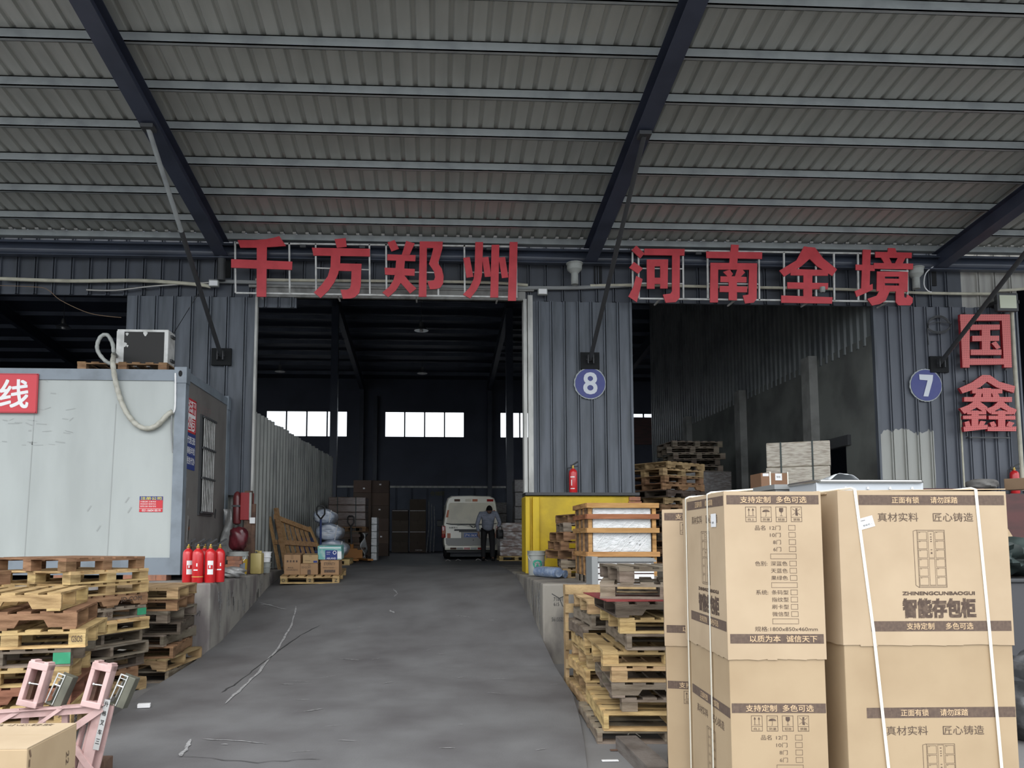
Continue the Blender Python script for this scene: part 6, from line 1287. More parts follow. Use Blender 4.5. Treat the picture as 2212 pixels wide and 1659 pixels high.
# ------------------------------------------------------------------ loads further in
def wrapped_stack(loc, w, d, tiers, label, m, rz=0.0, pal=True, straps=0, group='film wrapped pallet loads', pal_col=WB, seam=0):
    t = thing('wrapped_load', label, 'load', loc, rz, group)
    z = 0.0
    if pal:
        b = MB()
        for cx in (-w / 2 + 0.06, 0, w / 2 - 0.06):
            for cy in (-d / 2 + 0.05, 0, d / 2 - 0.05): b.box(cx - 0.05, cx + 0.05, cy - 0.05, cy + 0.05, 0.018, 0.1)
        b.box(-w / 2, w / 2, -d / 2, d / 2, 0.1, 0.13).box(-w / 2, w / 2, -d / 2, -d / 2 + 0.09, 0, 0.018).box(-w / 2, w / 2, d / 2 - 0.09, d / 2, 0, 0.018)
        b.build('pallet_base', 'wood', t, color=shade(pal_col)); z = 0.13
    rnd = random.Random(int(abs(loc[0]) * 100 + loc[1]))
    for h in tiers:
        j = rnd.uniform(-0.012, 0.012); mb = MB(); mb.box(-w / 2 + 0.02 + j, w / 2 - 0.02 + j, -d / 2 + 0.02, d / 2 - 0.02, z + 0.001, z + h, bev=0.02)
        mb.build('carton_tier', m, t); z += h
    for k in range(straps):
        x = lerp(-w / 2, w / 2, (k + 1) / (straps + 1) + (0.06 if k else -0.08)); MB().box(x - 0.012, x + 0.012, -d / 2 + 0.010, d / 2 - 0.01, 0.0, z + 0.006).build('strap', 'dgreen' if straps == 2 else 'strap', t)
    return t
# upper wrapped brown cartons on a pallet over flattened board
p = at(755, 1125, 22.5); bx = p.x; SYY = 22.3
t = thing('board_stack', 'stack of dark flattened boards under the wrapped brown cartons', 'boards', (bx, SYY, DOCK))
random.seed(14); z = 0.02
for k in range(9):
    h = random.uniform(0.06, 0.11); dx, dy = random.uniform(-0.1, 0.1), random.uniform(-0.06, 0.06)
    MB().box(-0.55 + dx, 0.42 + dx, -0.5 + dy, 0.5 + dy, z, z + h * 0.75).build('board', random.choice(['wood', 'card']), t, color=shade(random.choice([WD, (0.2, 0.13, 0.1), (0.14, 0.1, 0.08)]))); z += h * 0.75 + 0.002
    if k in (2, 5):
        for cx in (-0.45, 0, 0.3): MB().box(cx - 0.05, cx + 0.05, -0.5, 0.5, z, z + 0.09).build('bearer', 'wood', t, color=WD)
        z += 0.091
MB().grid(lambda u, v: (0.44 + 0.06 * math.sin(v * 9 + u * 5) + 0.03 * u, lerp(-0.53, 0.2, u), 0.05 + v * (z - 0.09)), 6, 24).build('film', 'wrap_white', t, smooth=True, solid=0.01)
wrapped_stack((bx, SYY, DOCK + z + 0.002), 1.06, 1.0, (0.2, 0.2, 0.2, 0.22), 'film wrapped brown cartons on a pallet above the flattened boards', 'wrap_brown', 0.0, True, 2)
t = thing('white_carton_column', 'narrow column of white film wrapped cartons right of the brown ones', 'cartons', (bx + 0.72, SYY + 0.2, DOCK))
for k in range(6): MB().box(-0.08, 0.08, -0.3, 0.4, 0.2 * k + 0.002, 0.2 * k + 0.198, bev=0.02).build('carton', 'wrap_white', t)
# tall brown carton wall, then the lower pile further back
p = at(815, 1195, 30.0); random.seed(31); n = 0
LV = ['lowest', 'second', 'third', 'fourth', 'fifth', 'sixth']
PLC = {0: 'left column', 1: 'right column'}
for cx in range(2):
    for lv in range(6):
        wz = 0.44
        carton((p.x - 0.38 + 0.62 * cx, 28.0 + 0.08 * cx, DOCK + 0.002 + lv * (wz + 0.002)), 0.62, 0.6, wz, f'dull brown carton, {LV[lv]} from the floor in the {PLC[cx]} of the tall carton wall', shade((0.10, 0.07, 0.055), 0.2), R(random.uniform(-0.5, 0.5)),
               prints=[('#', random.uniform(-0.2, 0.2), random.uniform(0.1, 0.35), 0.07, 0.05, 1)] if random.random() < 0.55 else (), group='tall carton wall', tape=False)
p = at(884, 1192, 36.0)
for cx in range(2):
    for lv in range(4 + cx):
        carton((p.x - 0.42 + 0.8 * cx, 36.2, DOCK + 0.002 + lv * 0.482), 0.74, 0.6, 0.48, f'brown carton, {LV[lv]} from the floor in the {"left" if cx == 0 else "right"} stack by the back wall', shade((0.10, 0.078, 0.06), 0.2), R(random.uniform(-0.5, 0.5)),
               prints=[('CARTON', 0.05, 0.1, 0.3, 0.05, 1)] if (cx, lv) == (1, 0) else [('#', 0, 0.44, 0.7, 0.02, 1)] if lv in (1, 3) else (), group='carton stacks by the back wall')
pl_ = MB()
for k in range(3): pl_.tube([(p.x + 0.88 + 0.12 * k, 35.9, DOCK + 2.3 - 0.1 * k), (p.x + 0.84 + 0.13 * k + 0.05, 35.85, DOCK + 1.2), (p.x + 0.78 + 0.16 * k, 35.8, DOCK + 0.0)], 0.018, 6)
tag(pl_.build('film_streamer', 'film_grey', smooth=True), 'strips of clear film hanging beside the back wall cartons', 'film')
for k, (px_, py_, s_) in enumerate(((945, 1066, '仓储区'),)): 
    q = at(px_, py_, 39.8); tag(MB().text(s_, frame((q.x, 39.74, q.z), (1, 0, 0), (0, 0, 1)), 0.75, 0.22, 0, off=0.01).build('wall_lettering', mat('dull_yellow_lettering', (0.16, 0.14, 0.05), 0.8)), kind='structure')

# wrapped loads right of the van and dark goods behind the jamb
p = at(1104, 1212, 20.8)
wrapped_stack((p.x + 0.20, 21.75, DOCK), 0.95, 0.95, (0.26, 0.2, 0.2, 0.24), 'film wrapped mixed cartons on a pallet beside the yellow block', mat('film_wrapped_mixed_goods', (0.24, 0.17, 0.145), 0.28, c2=(0.58, 0.56, 0.55), ns=4, stretch=(1.5, 1.5, 4), nl=0.45, nh=0.66, bump=0.6, bs=7, coat=0.5), 0, True, 0, pal_col=WY)
p = at(1124, 1105, 24.5)
wrapped_stack((p.x + 0.1, 24.8, DOCK), 0.6, 0.8, (0.4, 0.4, 0.4, 0.4, 0.45, 0.4), 'tall dark film wrapped load behind the white gate jamb', 'wrap_dark', 0, False, 0)
p = at(1090, 1110, 27.0)
wrapped_stack((p.x - 0.05, 28.3, DOCK), 0.5, 0.5, (0.5, 0.5, 0.5, 0.4), 'dark wrapped load behind the van by the hall column', 'wrap_dark', 0, False, 0)

# ------------------------------------------------------------------ minivan
vp = gz(1022, 1209, DOCK); VY = 23.2
van = thing('minivan', 'cream white minivan parked rear first with a blue number plate', 'van', (1.06, VY, DOCK))
VW, VL = 0.83, 4.2
def van_sec(y):        # half width at heights for a station y behind the tailgate
    return [(0.0, 0.30), (VW * 0.93, 0.30), (VW * 0.99, 0.45), (VW, 0.75), (VW, 1.05), (VW * 0.985, 1.12), (VW * 0.90, 1.66), (VW * 0.84, 1.80), (VW * 0.70, 1.865), (0.0, 1.885)]
bd = MB(); st_ = []
def rake(z, y): return y + (0.0 if z < 1.05 else (z - 1.05) * 0.17)
for (y, sc, zs) in ((0.0, 0.955, 0.985), (0.03, 0.985, 0.995), (0.10, 1.0, 1.0), (1.4, 1.0, 1.0), (2.9, 1.0, 1.0), (3.3, 0.99, 0.93), (3.75, 0.96, 0.66), (4.15, 0.9, 0.58), (4.2, 0.85, 0.55)):
    ring = []
    s = van_sec(y)
    for (w, z) in s: ring.append((w * sc, rake(z, y) if y < 0.2 else y, 0.30 + (z - 0.30) * zs))
    for (w, z) in s[-2:0:-1]: ring.append((-w * sc, rake(z, y) if y < 0.2 else y, 0.30 + (z - 0.30) * zs))
    st_.append(ring)
n = len(st_[0]); vs = [p for r_ in st_ for p in r_]
bd.add(vs, [(i * n + k, (i + 1) * n + k, (i + 1) * n + (k + 1) % n, i * n + (k + 1) % n) for i in range(len(st_) - 1) for k in range(n)] + [tuple(range(n)), tuple(range(len(vs) - 1, len(vs) - n - 1, -1))])
bd.build('body', 'van', van, smooth=True, bevel=0.0)
Vf = frame((0, -0.004, 0), (1, 0, 0), (0, 0, 1))
tilt = Vector((0, 0.17, 1)).normalized()
Gf = frame((0, -0.012, 1.07), (1, 0, 0), tuple(tilt))
rg = MB(); rg.prism([Gf @ Vector(q_) for q_ in ((-0.72, 0.0, 0), (-0.60, -0.03, 0), (0.60, -0.03, 0), (0.72, 0.0, 0), (0.665, 0.55, 0), (0.62, 0.60, 0), (-0.62, 0.60, 0), (-0.665, 0.55, 0))], (0, 0.02, 0)); rg.build('rear_window', 'van_glass', van)
ws = MB(); ws.prism([Gf @ Vector(q_) for q_ in ((-0.75, -0.02, 0), (-0.6, -0.06, 0), (0.6, -0.06, 0), (0.75, -0.02, 0), (0.74, -0.005, 0), (0.6, -0.035, 0), (-0.6, -0.035, 0), (-0.74, -0.005, 0))], (0, 0.02, 0)); ws.build('window_seal', 'black', van)
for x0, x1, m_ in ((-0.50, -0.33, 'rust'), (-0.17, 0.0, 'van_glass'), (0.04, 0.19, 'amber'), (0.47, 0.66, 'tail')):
    q = MB(); q.prism([Gf @ Vector((a, b, 0.004)) for a, b in ((x0, 0.64), (x1, 0.64), (x1, 0.71), (x0, 0.71))], (0, 0.012, 0)); q.build('roof_reflector', m_, van)
for s in (-1, 1):
    q = MB(); q.prism([Gf @ Vector((a, b, 0.003)) for a, b in ((s * 0.75, 0.16), (s * 0.68, 0.16), (s * 0.655, 0.38), (s * 0.70, 0.38))], (0, 0.015, 0)); q.build('side_reflector', 'amber', van)
    q = MB(); q.box(s * 0.80 - 0.075, s * 0.80 + 0.05, -0.02, 0.22, 0.62, 0.98, bev=0.03); o = q.build('tail_lamp', 'tail', van, smooth=True)
    MB().box(s * 0.80 - 0.06, s * 0.80 + 0.035, -0.028, 0.0, 0.74, 0.84, bev=0.01).build('lamp_segment', 'amber', o)
    MB().box(s * 0.66 - 0.05, s * 0.66 + 0.05, -0.006, 0.01, 0.62, 0.76).build('lamp_segment', 'amber', o)
MB().box(-0.78, 0.78, -0.09, 0.12, 0.27, 0.40, bev=0.03).build('bumper', 'van', van, smooth=True)
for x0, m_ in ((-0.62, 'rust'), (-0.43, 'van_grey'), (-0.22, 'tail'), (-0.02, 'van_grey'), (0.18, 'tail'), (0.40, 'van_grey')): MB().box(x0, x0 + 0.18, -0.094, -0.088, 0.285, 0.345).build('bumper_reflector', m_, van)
lg_ = MB(); lg_.prism([(-0.76, -0.012, 0.62), (0.76, -0.012, 0.62), (0.74, -0.012, 0.44), (0.68, -0.012, 0.40), (-0.68, -0.012, 0.40), (-0.74, -0.012, 0.44)][::-1], (0, 0.03, 0)); lg_.build('lower_tailgate', 'van_grey', van)
MB().box(-0.50, 0.50, -0.018, 0.01, 0.835, 0.88).box(-0.36, 0.36, -0.02, 0.01, 0.80, 0.84).build('number_plate_garnish', 'dgrey', van)
MB().box(-0.30, 0.36, -0.014, 0.01, 0.60, 0.80).build('number_plate_recess', 'van_grey', van)
pt_ = MB().box(-0.22, 0.22, -0.022, -0.012, 0.635, 0.775); Pf = frame((0, -0.0225, 0.705), (1, 0, 0), (0, 0, 1))
pt_.text('沪K·06X1', Pf, 0.39, 0.085, 1, off=0.015, lift=0.001); pt_.outline(Pf, -0.212, 0.212, -0.063, 0.063, 0.005, 1, 0.001); pt_.build('number_plate', ['plate_blue', 'paper'], van)
em = MB()
for s in (-1, 1): em.add([Vf @ Vector((s * a + 0.06, b, 0.012)) for a, b in ((0.10, 1.02), (0.115, 1.0), (0.06, 0.945), (0.02, 0.92), (0.0, 0.935), (0.03, 0.965), (0.045, 0.985), (0.08, 0.985))][::s], [tuple(range(8))])
em.build('emblem', 'dgrey', van, solid=0.004)
sl = MB(); sl.text('五菱荣光', Vf, 0.26, 0.05, 0, x=-0.53, y=0.925, lift=0.012)
for k in range(8): sl.line(Vf, (-0.42 + 0.07 * k, 0.985 + 0.02 * math.sin(k * 0.9)), (-0.35 + 0.07 * k, 0.985 + 0.02 * math.sin((k + 1) * 0.9)), 0.008, 0, 0.012)
sl.build('script_lettering', 'dgrey', van)
MB().tube([(0.06, -0.02, 0.56), (0.06, 0.0, 0.56)], 0.014, 10).build('lock', 'black', van)
for s in (-1, 1):
    for y in (0.75, 3.2):
        w = MB(); w.lathe([(0.17, -0.085), (0.27, -0.09), (0.29, -0.05), (0.29, 0.05), (0.27, 0.09), (0.17, 0.085)], 24); w.v = [(s * 0.70 + p_[2], y + p_[0], 0.292 + p_[1]) for p_ in w.v]
        o = w.build('wheel', 'rubber', van, smooth=True)
        r_ = MB(); r_.lathe([(0.0, 0.07), (0.1, 0.075), (0.17, 0.05), (0.17, -0.05)], 18); r_.v = [(s * 0.70 + s * p_[2], y + p_[0], 0.292 + p_[1]) for p_ in r_.v]; r_.build('rim', 'steel', o, smooth=True)
    MB().box(s * 0.86, s * 0.98, 3.0, 3.06, 1.02, 1.2, bev=0.02).tube([(s * 0.78, 3.05, 1.05), (s * 0.9, 3.03, 1.08)], 0.015, 6).build('wing_mirror', 'dgrey', van)
    for y0, y1 in ((0.55, 1.55), (1.65, 2.6)): MB().box(s * (VW * 0.945) - 0.02, s * (VW * 0.945) + 0.02, y0, y1, 1.16, 1.62).build('side_window', 'black', van)
MB().box(-0.72, 0.72, 0.1, 4.0, 0.2, 0.32).build('underbody', 'black', van)
MB().bar((0, 3.25, 1.72), (0, 3.95, 1.02), 1.3, 0.02, up=(0, 1, 0)).build('windscreen', 'black', van)

# ------------------------------------------------------------------ the man, bending his head over something in his hands
MX, MY = at(1054, 1150, 21.3).x, 21.35
man = thing('person', 'person in a grey blue long sleeved shirt and black trousers looking down by the van', 'person', (MX, MY, DOCK))
def skin(name, nodes, edges, m, parent, sub=2):
    me = bpy.data.meshes.new(name); me.from_pydata([nd[0] for nd in nodes], edges, [])
    o = bpy.data.objects.new(name, me); col.objects.link(o)
    o.modifiers.new('skin', 'SKIN'); ss = o.modifiers.new('sub', 'SUBSURF'); ss.levels = ss.render_levels = sub
    for i, nd in enumerate(nodes):
        r = nd[1]; me.skin_vertices[0].data[i].radius = r if isinstance(r, tuple) else (r, r); me.skin_vertices[0].data[i].use_root = (i == 0)
    bpy.context.view_layer.update()
    me2 = bpy.data.meshes.new_from_object(o.evaluated_get(bpy.context.evaluated_depsgraph_get()))
    bpy.data.objects.remove(o)
    me2.materials.clear(); me2.materials.append(M[m]); me2.polygons.foreach_set('use_smooth', [True] * len(me2.polygons))
    o2 = bpy.data.objects.new(name, me2); col.objects.link(o2); o2.parent = parent
    return o2
# pelvis at 0.90, spine curls forward (towards -Y), the head hangs
Hd = Vector((0.02, -0.34, 1.365))
hipL, hipR = (-0.10, 0.02, 0.86), (0.10, 0.02, 0.86)
shL, shR = (-0.20, -0.17, 1.27), (0.21, -0.17, 1.28)
elL, elR = (-0.30, -0.20, 0.98), (0.31, -0.20, 1.02)
wrL, wrR = (-0.27, -0.31, 0.75), (0.24, -0.36, 0.88)
body = [((0, 0.03, 0.90), (0.13, 0.10)), ((0, -0.02, 1.06), (0.13, 0.10)), ((0.0, -0.10, 1.20), (0.15, 0.11)), ((0.0, -0.19, 1.30), (0.07, 0.065)), ((0.01, -0.255, 1.345), (0.052, 0.052)),
        (hipL, 0.075), ((-0.115, 0.0, 0.49), 0.042), ((-0.12, 0.03, 0.10), 0.034), ((-0.125, -0.10, 0.045), 0.035),
        (hipR, 0.075), ((0.118, 0.0, 0.49), 0.042), ((0.13, 0.03, 0.10), 0.034), ((0.14, -0.10, 0.045), 0.035),
        (shL, 0.055), (elL, 0.040), (wrL, 0.027), (shR, 0.055), (elR, 0.040), (wrR, 0.027)]
be = [(0, 1), (1, 2), (2, 3), (3, 4), (0, 5), (5, 6), (6, 7), (7, 8), (0, 9), (9, 10), (10, 11), (11, 12), (2, 13), (13, 14), (14, 15), (2, 16), (16, 17), (17, 18)]
bo = skin('body', body, be, 'skin', man)
# head and hands join the same body mesh
hm = MB()
Hm = Matrix.Translation(Hd) @ Matrix.Rotation(R(48), 4, 'X')
def headfn(u, v):
    a, b = u * 2 * math.pi, (v - 0.5) * math.pi
    x, y, z = math.cos(b) * math.cos(a) * 0.078, math.cos(b) * math.sin(a) * 0.098, math.sin(b) * 0.118
    if z < 0: x *= 1 + z * 2.4; y *= 1 + z * 1.2          # narrower jaw
    fr_ = max(0, -math.sin(a)) * math.cos(b)
    y -= 0.024 * math.exp(-((z + 0.015) / 0.022) ** 2) * math.exp(-(x / 0.014) ** 2) * (fr_ > 0.5)   # nose
    y += 0.010 * math.exp(-((z - 0.018) / 0.014) ** 2) * math.exp(-((abs(x) - 0.032) / 0.016) ** 2) * (fr_ > 0.4)   # eye sockets
    y -= 0.006 * math.exp(-((z + 0.058) / 0.012) ** 2) * math.exp(-(x / 0.024) ** 2) * (fr_ > 0.4)   # lips
    return Hm @ Vector((x, y, z))
hm.grid(headfn, 40, 30)
for s in (-1, 1):
    hm.T = Hm @ Matrix.Translation((s * 0.078, 0.008, -0.005)); hm.lathe([(0.0, -0.03), (0.014, -0.026), (0.016, 0.0), (0.018, 0.018), (0.0, 0.032)], 10, sx=0.5, sy=1.1)
hm.T = Matrix.Identity(4)
def hand(w, d, palm_n, side):
    """Palm, five bent fingers from the wrist w towards d."""
    d = Vector(d).normalized(); pn = Vector(palm_n); pn = (pn - d * pn.dot(d)).normalized(); x = d.cross(pn).normalized() * side; w = Vector(w)
    hm.tube([w - d * 0.015, w + d * 0.02, w + d * 0.05, w + d * 0.09], [0.024, 0.030, 0.036, 0.034], 10)
    for k, (off, ln) in enumerate(((-0.030, 0.062), (-0.010, 0.072), (0.010, 0.068), (0.028, 0.054))):
        b0 = w + d * 0.085 + x * off; b1 = b0 + d * ln * 0.45 + pn * 0.008; b2 = b1 + d * ln * 0.3 + pn * 0.016; b3 = b2 + d * ln * 0.16 + pn * 0.018
        hm.tube([b0, b1, b2, b3], [0.0095, 0.009, 0.008, 0.006], 7)
    t0 = w + d * 0.035 - x * 0.030; hm.tube([t0, t0 - x * 0.022 + d * 0.02 + pn * 0.006, t0 - x * 0.026 + d * 0.045 + pn * 0.016, t0 - x * 0.02 + d * 0.062 + pn * 0.024], [0.012, 0.0105, 0.009, 0.006], 7)
hand(wrL, (0.03, -0.10, -0.75), (0.6, -0.2, 0), 1); hand(wrR, (-0.15, -0.4, -0.5), (-0.6, 0.2, 0.3), -1)
hme = hm.mesh('head_and_hands', 'skin', True)
bm = bmesh.new(); bm.from_mesh(bo.data); bm.from_mesh(hme); bm.to_mesh(bo.data); bm.free(); bo.data.polygons.foreach_set('use_smooth', [True] * len(bo.data.polygons))
hr = MB()
def hairfn(u, v):
    a, b = u * 2 * math.pi, lerp(-0.12, 1.0, v) * math.pi / 2
    front = max(0, -math.sin(a)); b = max(b, front * 0.62 - 0.1) if v < 0.5 else b
    k = 1.085 + 0.015 * math.sin(a * 9) * math.cos(b)
    return Hm @ Vector((math.cos(b) * math.cos(a) * 0.078 * k, math.cos(b) * math.sin(a) * 0.098 * k + 0.004, math.sin(b) * 0.118 * k + 0.002))
hr.grid(hairfn, 32, 12); hr.build('hair', 'hair', man, smooth=True)
bel = 0.03
shirt = [((0, 0.035, 0.80), (0.16, 0.13)), ((0, -0.02, 0.98), (0.18, 0.15)), ((0, -0.07, 1.10), (0.18, 0.15)), ((0.0, -0.115, 1.22), (0.175, 0.135)), ((0.0, -0.18, 1.305), (0.09, 0.085)),
         (shL, 0.075), ((-0.26, -0.19, 1.12), 0.062), (elL, 0.056), ((-0.285, -0.26, 0.86), 0.046), (Vector(wrL) + Vector((0, 0.012, 0.03)), 0.040), (shR, 0.075), ((0.27, -0.19, 1.14), 0.062), (elR, 0.056), ((0.275, -0.29, 0.94), 0.046), (Vector(wrR) + Vector((0.01, 0.015, 0.015)), 0.040)]
skin('shirt', [(tuple(a), b) for a, b in shirt], [(0, 1), (1, 2), (2, 3), (3, 4), (3, 5), (5, 6), (6, 7), (7, 8), (8, 9), (3, 10), (10, 11), (11, 12), (12, 13), (13, 14)], 'shirt', man)
tr_ = [((0, 0.03, 0.92), (0.155, 0.12)), ((-0.10, 0.02, 0.80), 0.105), ((-0.115, 0.0, 0.50), 0.080), ((-0.118, 0.03, 0.25), 0.072), ((-0.12, 0.03, 0.08), 0.070), ((0.10, 0.02, 0.80), 0.105), ((0.118, 0.0, 0.50), 0.080), ((0.128, 0.03, 0.25), 0.072), ((0.13, 0.03, 0.08), 0.070)]
skin('trousers', tr_, [(0, 1), (1, 2), (2, 3), (3, 4), (0, 5), (5, 6), (6, 7), (7, 8)], 'trouser', man)
for s, xx in ((-1, -0.125), (1, 0.135)):
    MB().grid(lambda u, v: (xx + 0.048 * math.cos(u * 2 * math.pi) * math.sin(v * math.pi), -0.035 + 0.135 * math.sin(u * 2 * math.pi) * math.sin(v * math.pi), max(0.002, 0.04 - 0.055 * math.cos(v * math.pi) * (1.25 if math.sin(u * 2 * math.pi) > -0.3 else 0.8))), 20, 10).build('shoe', 'black', man, smooth=True)
ba = MB().box(-0.09, 0.09, -0.05, 0.05, 0, 0.24, bev=0.03); o = thing('hand_bag', 'black bag held against the hip by the person at the van', 'bag', (MX + 0.29, MY - 0.44, DOCK + 0.60), R(25))
ba.build('pouch', 'black', o, smooth=True); MB().tube([(-0.06, 0, 0.22), (-0.05, 0.0, 0.30), (0.0, 0.0, 0.325), (0.05, 0.0, 0.3), (0.06, 0, 0.22)], 0.009, 7).build('grip', 'black', o, smooth=True); MB().box(-0.05, 0.05, -0.056, -0.05, 0.06, 0.16).build('pocket', 'dgrey', o)

# ------------------------------------------------------------------ right dock: crate, panels, bucket, bag
KY = 10.45; k0, k1 = at(1272, 1262, KY).x, at(1421, 1262, KY).x; kz1 = at(1275, 1087, KY).z
t = thing('slatted_crate', 'tall open timber crate of film wrapped white goods on the right dock', 'crate', ((k0 + k1) / 2, KY, DOCK))
KW, KH, KD = (k1 - k0) / 2, kz1 - DOCK, 1.0; oc = (0.48, 0.27, 0.11)
z0k = 0.0
for x in (-KW + 0.03, KW - 0.03):
    for y in (0.03, KD - 0.03): MB().box(x - 0.025, x + 0.025, y - 0.025, y + 0.025, z0k, KH).build('corner_post', 'wood', t, color=shade(oc))
for y in (0.35, 0.65): MB().box(-KW, -KW + 0.03, y - 0.04, y + 0.04, z0k, KH).build('side_post', 'wood', t, color=shade(oc))
for f in (0.975, 0.835, 0.66, 0.36):
    z = KH * f; c = (0.36, 0.15, 0.08) if f == 0.835 else oc
    MB().box(-KW - 0.02, KW + 0.03, -0.03, 0.0, z - 0.035, z + 0.03).build('front_rail', 'woodx', t, color=shade(c, .08))
    MB().box(-KW - 0.03, -KW, 0.0, KD, z - 0.035, z + 0.03).build('side_rail', 'wood', t, color=shade(c, .08)); MB().box(KW, KW + 0.03, 0.0, KD, z - 0.035, z + 0.03).build('side_rail', 'wood', t, color=shade(c, .08))
for k in range(5): MB().box(-KW + 0.01, -KW + 0.028, 0.08 + 0.18 * k, 0.22 + 0.18 * k, 0.1, KH - 0.05).build('side_board', 'wood', t, color=shade((0.22, 0.15, 0.10)))
MB().box(-KW, KW, 0, KD, 0.0, 0.09).build('base', 'wood', t, color=shade(WG))
for k in range(3):
    zz0 = lerp(0.1, KH - 0.06, k / 3); MB().box(-KW + 0.065, KW - 0.065, 0.03, KD - 0.06, zz0 + .002, lerp(0.1, KH - 0.06, (k + 1) / 3), bev=0.025).build('wrapped_goods', 'wrap_white' if k else 'wrap_pale', t)
fm = MB()
random.seed(17)
for k in range(34):
    x, z = random.uniform(-KW + 0.1, KW - 0.2), random.uniform(0.35, KH - 0.35); L_ = random.uniform(0.1, 0.3); a = R(random.uniform(38, 62)); w_ = random.uniform(0.003, 0.008)
    fm.bar((x, 0.024, z), (min(x + L_ * math.cos(a), KW - 0.09), 0.024, z + L_ * math.sin(a) * 0.9), w_, 0.004, up=(0, 1, 0))
fm.build('film_fold', 'paper', t)
wz = DOCK - 0.035; w0, w1 = at(1290, 1250, 9.3).x, at(1412, 1250, 9.3).x
zb_ = 7 * 0.1415 + 0.002; zt_ = at(1350, 1214, 9.2).z
t = thing('panel_bundle', 'upright bundle of white panels with a grey post in front of the timber crate', 'panels', ((w0 + w1) / 2, 9.25, zb_))
hw = (w1 - w0) / 2; hh = zt_ - zb_
for k in range(5): MB().box(-hw, hw, 0.02, 0.32, hh * k / 5 + 0.006, hh * (k + 1) / 5 - 0.008, bev=0.004).build('white_panel', 'paper', t)
MB().box(-hw - 0.075, -hw - 0.005, -0.02, 0.34, 0.0, hh + 0.06).build('side_post', 'grey', t); MB().box(-hw, hw, 0.04, 0.3, 0.0, hh).build('core', 'dred', t)
MB().box(-hw - 0.06, hw + 0.02, -0.01, 0.34, hh, hh + 0.025).box(-hw, hw, -0.004, 0.3, hh + 0.025, hh + 0.045).build('top_plate', 'grey', t)
p = at(1158, 1240, 12.9); bk_ = bucket((p.x + 0.0, 12.85, DOCK), 'dirty white bucket with a green print in front of the yellow block', 0.145, 0.39)
q = MB(); rb = 0.1395
def curved(x, z): return (rb * math.sin(x / rb), -rb * math.cos(x / rb) - 0.0, z)
for k in range(18):
    a, b = R(20 * k), R(20 * k + 20)
    q.add([curved(0.0 + r_ * math.cos(c_), 0.17 + r_ * 1.15 * math.sin(c_)) for r_, c_ in ((0.048, a), (0.074 + 0.008 * math.sin(3 * a), a), (0.074 + 0.008 * math.sin(3 * b), b), (0.048, b))], [(0, 1, 2, 3)])
q.add([curved(x, z) for x, z in ((-0.03, 0.135), (0.03, 0.135), (0.034, 0.15), (0.012, 0.155), (-0.0, 0.21), (-0.014, 0.17))], [tuple(range(6))])
q.v = [(v_[0] * 1.03, v_[1] * 1.03, v_[2]) for v_ in q.v]; q.build('print', 'teal_logo', bk_)
p = at(1185, 1246, 11.9)
t = thing('bag_roll', 'rolled blue plastic bag lying at the dock edge by the bucket', 'bag', (p.x, 11.9, DOCK + 0.085), R(-62))
MB().tube([(-0.32, 0, 0), (-0.3, 0, 0), (-0.1, 0.01, 0.0), (0.12, -0.01, 0), (0.26, 0, 0), (0.3, 0, 0)], [0.03, 0.075, 0.085, 0.08, 0.078, 0.05], 14).build('roll', 'blue_bag', t, smooth=True); MB().tube([(0.26, 0.05, -0.015), (0.33, 0.07, -0.02)], [0.05, 0.06], 10).tube([(0.27, -0.045, 0.0), (0.34, -0.06, -0.01)], [0.045, 0.055], 10).build('open_end', 'blue_bag', t, smooth=True)

# ------------------------------------------------------------------ right bay loads above and behind the locker cartons
p0, p1, ptop = at(1686, 1000, 12.0), at(1808, 1000, 11.5), at(1745, 947, 11.75)
hgt = ptop.z - DOCK - 0.13
wrapped_stack(((p0.x + p1.x) / 2 + 0.25, 12.6, DOCK), 0.98, 1.05, [hgt / 5] * 5, 'big film wrapped pale load with two dark straps in the right bay', 'wrap_pale', R(-27), True, 2)
lbq = at(1829, 968, 12.0)
t = thing('support_load', 'brown carton stack under the strapped carton in the right bay', 'cartons', (at(1658, 1100, 11.5).x, 11.45, DOCK))
zc = at(1658, 1056, 11.3).z - DOCK
for k in range(3): MB().box(-0.21, 0.21, -0.22, 0.22, zc * k / 3 + .001, zc * (k + 1) / 3, bev=0.01).build('carton', 'card', t, color=shade((0.2, 0.13, 0.09)))
c_ = carton((at(1658, 1050, 11.5).x, 11.45, DOCK + zc + 0.002), 0.40, 0.4, at(1658, 1022, 11.25).z - DOCK - zc, 'brown strapped carton with a white label left of the big wrapped load', (0.27, 0.155, 0.095), 0, prints=[('#', -0.13, 0.2, 0.09, 0.04, 1), ('#', 0.06, 0.17, 0.1, 0.1, 1), ('智能', 0.06, 0.17, 0.06, 0.03, 0)], tape=False)
MB().box(-0.075, -0.055, -0.203, 0.2, 0, 0.245).box(0.19, 0.205, -0.203, 0.2, 0, 0.245).build('strap', 'strap', c_)
tz = at(1880, 1040, 7.0).z; x0_, x1_ = at(1762, 1040, 7.0).x, at(1998, 1040, 7.0).x
t = thing('covered_cabinet', 'film covered grey cabinet with a bright metal rim behind the locker cartons', 'cabinet', ((x0_ + x1_) / 2, 7.0, 0))
cw = (x1_ - x0_) / 2
MB().box(-cw + 0.03, cw - 0.03, 0.03, 0.55, 0.0, tz - 0.09, bev=0.01).build('body', mat('pale_grey_cabinet', (0.36, 0.38, 0.40), 0.5), t)
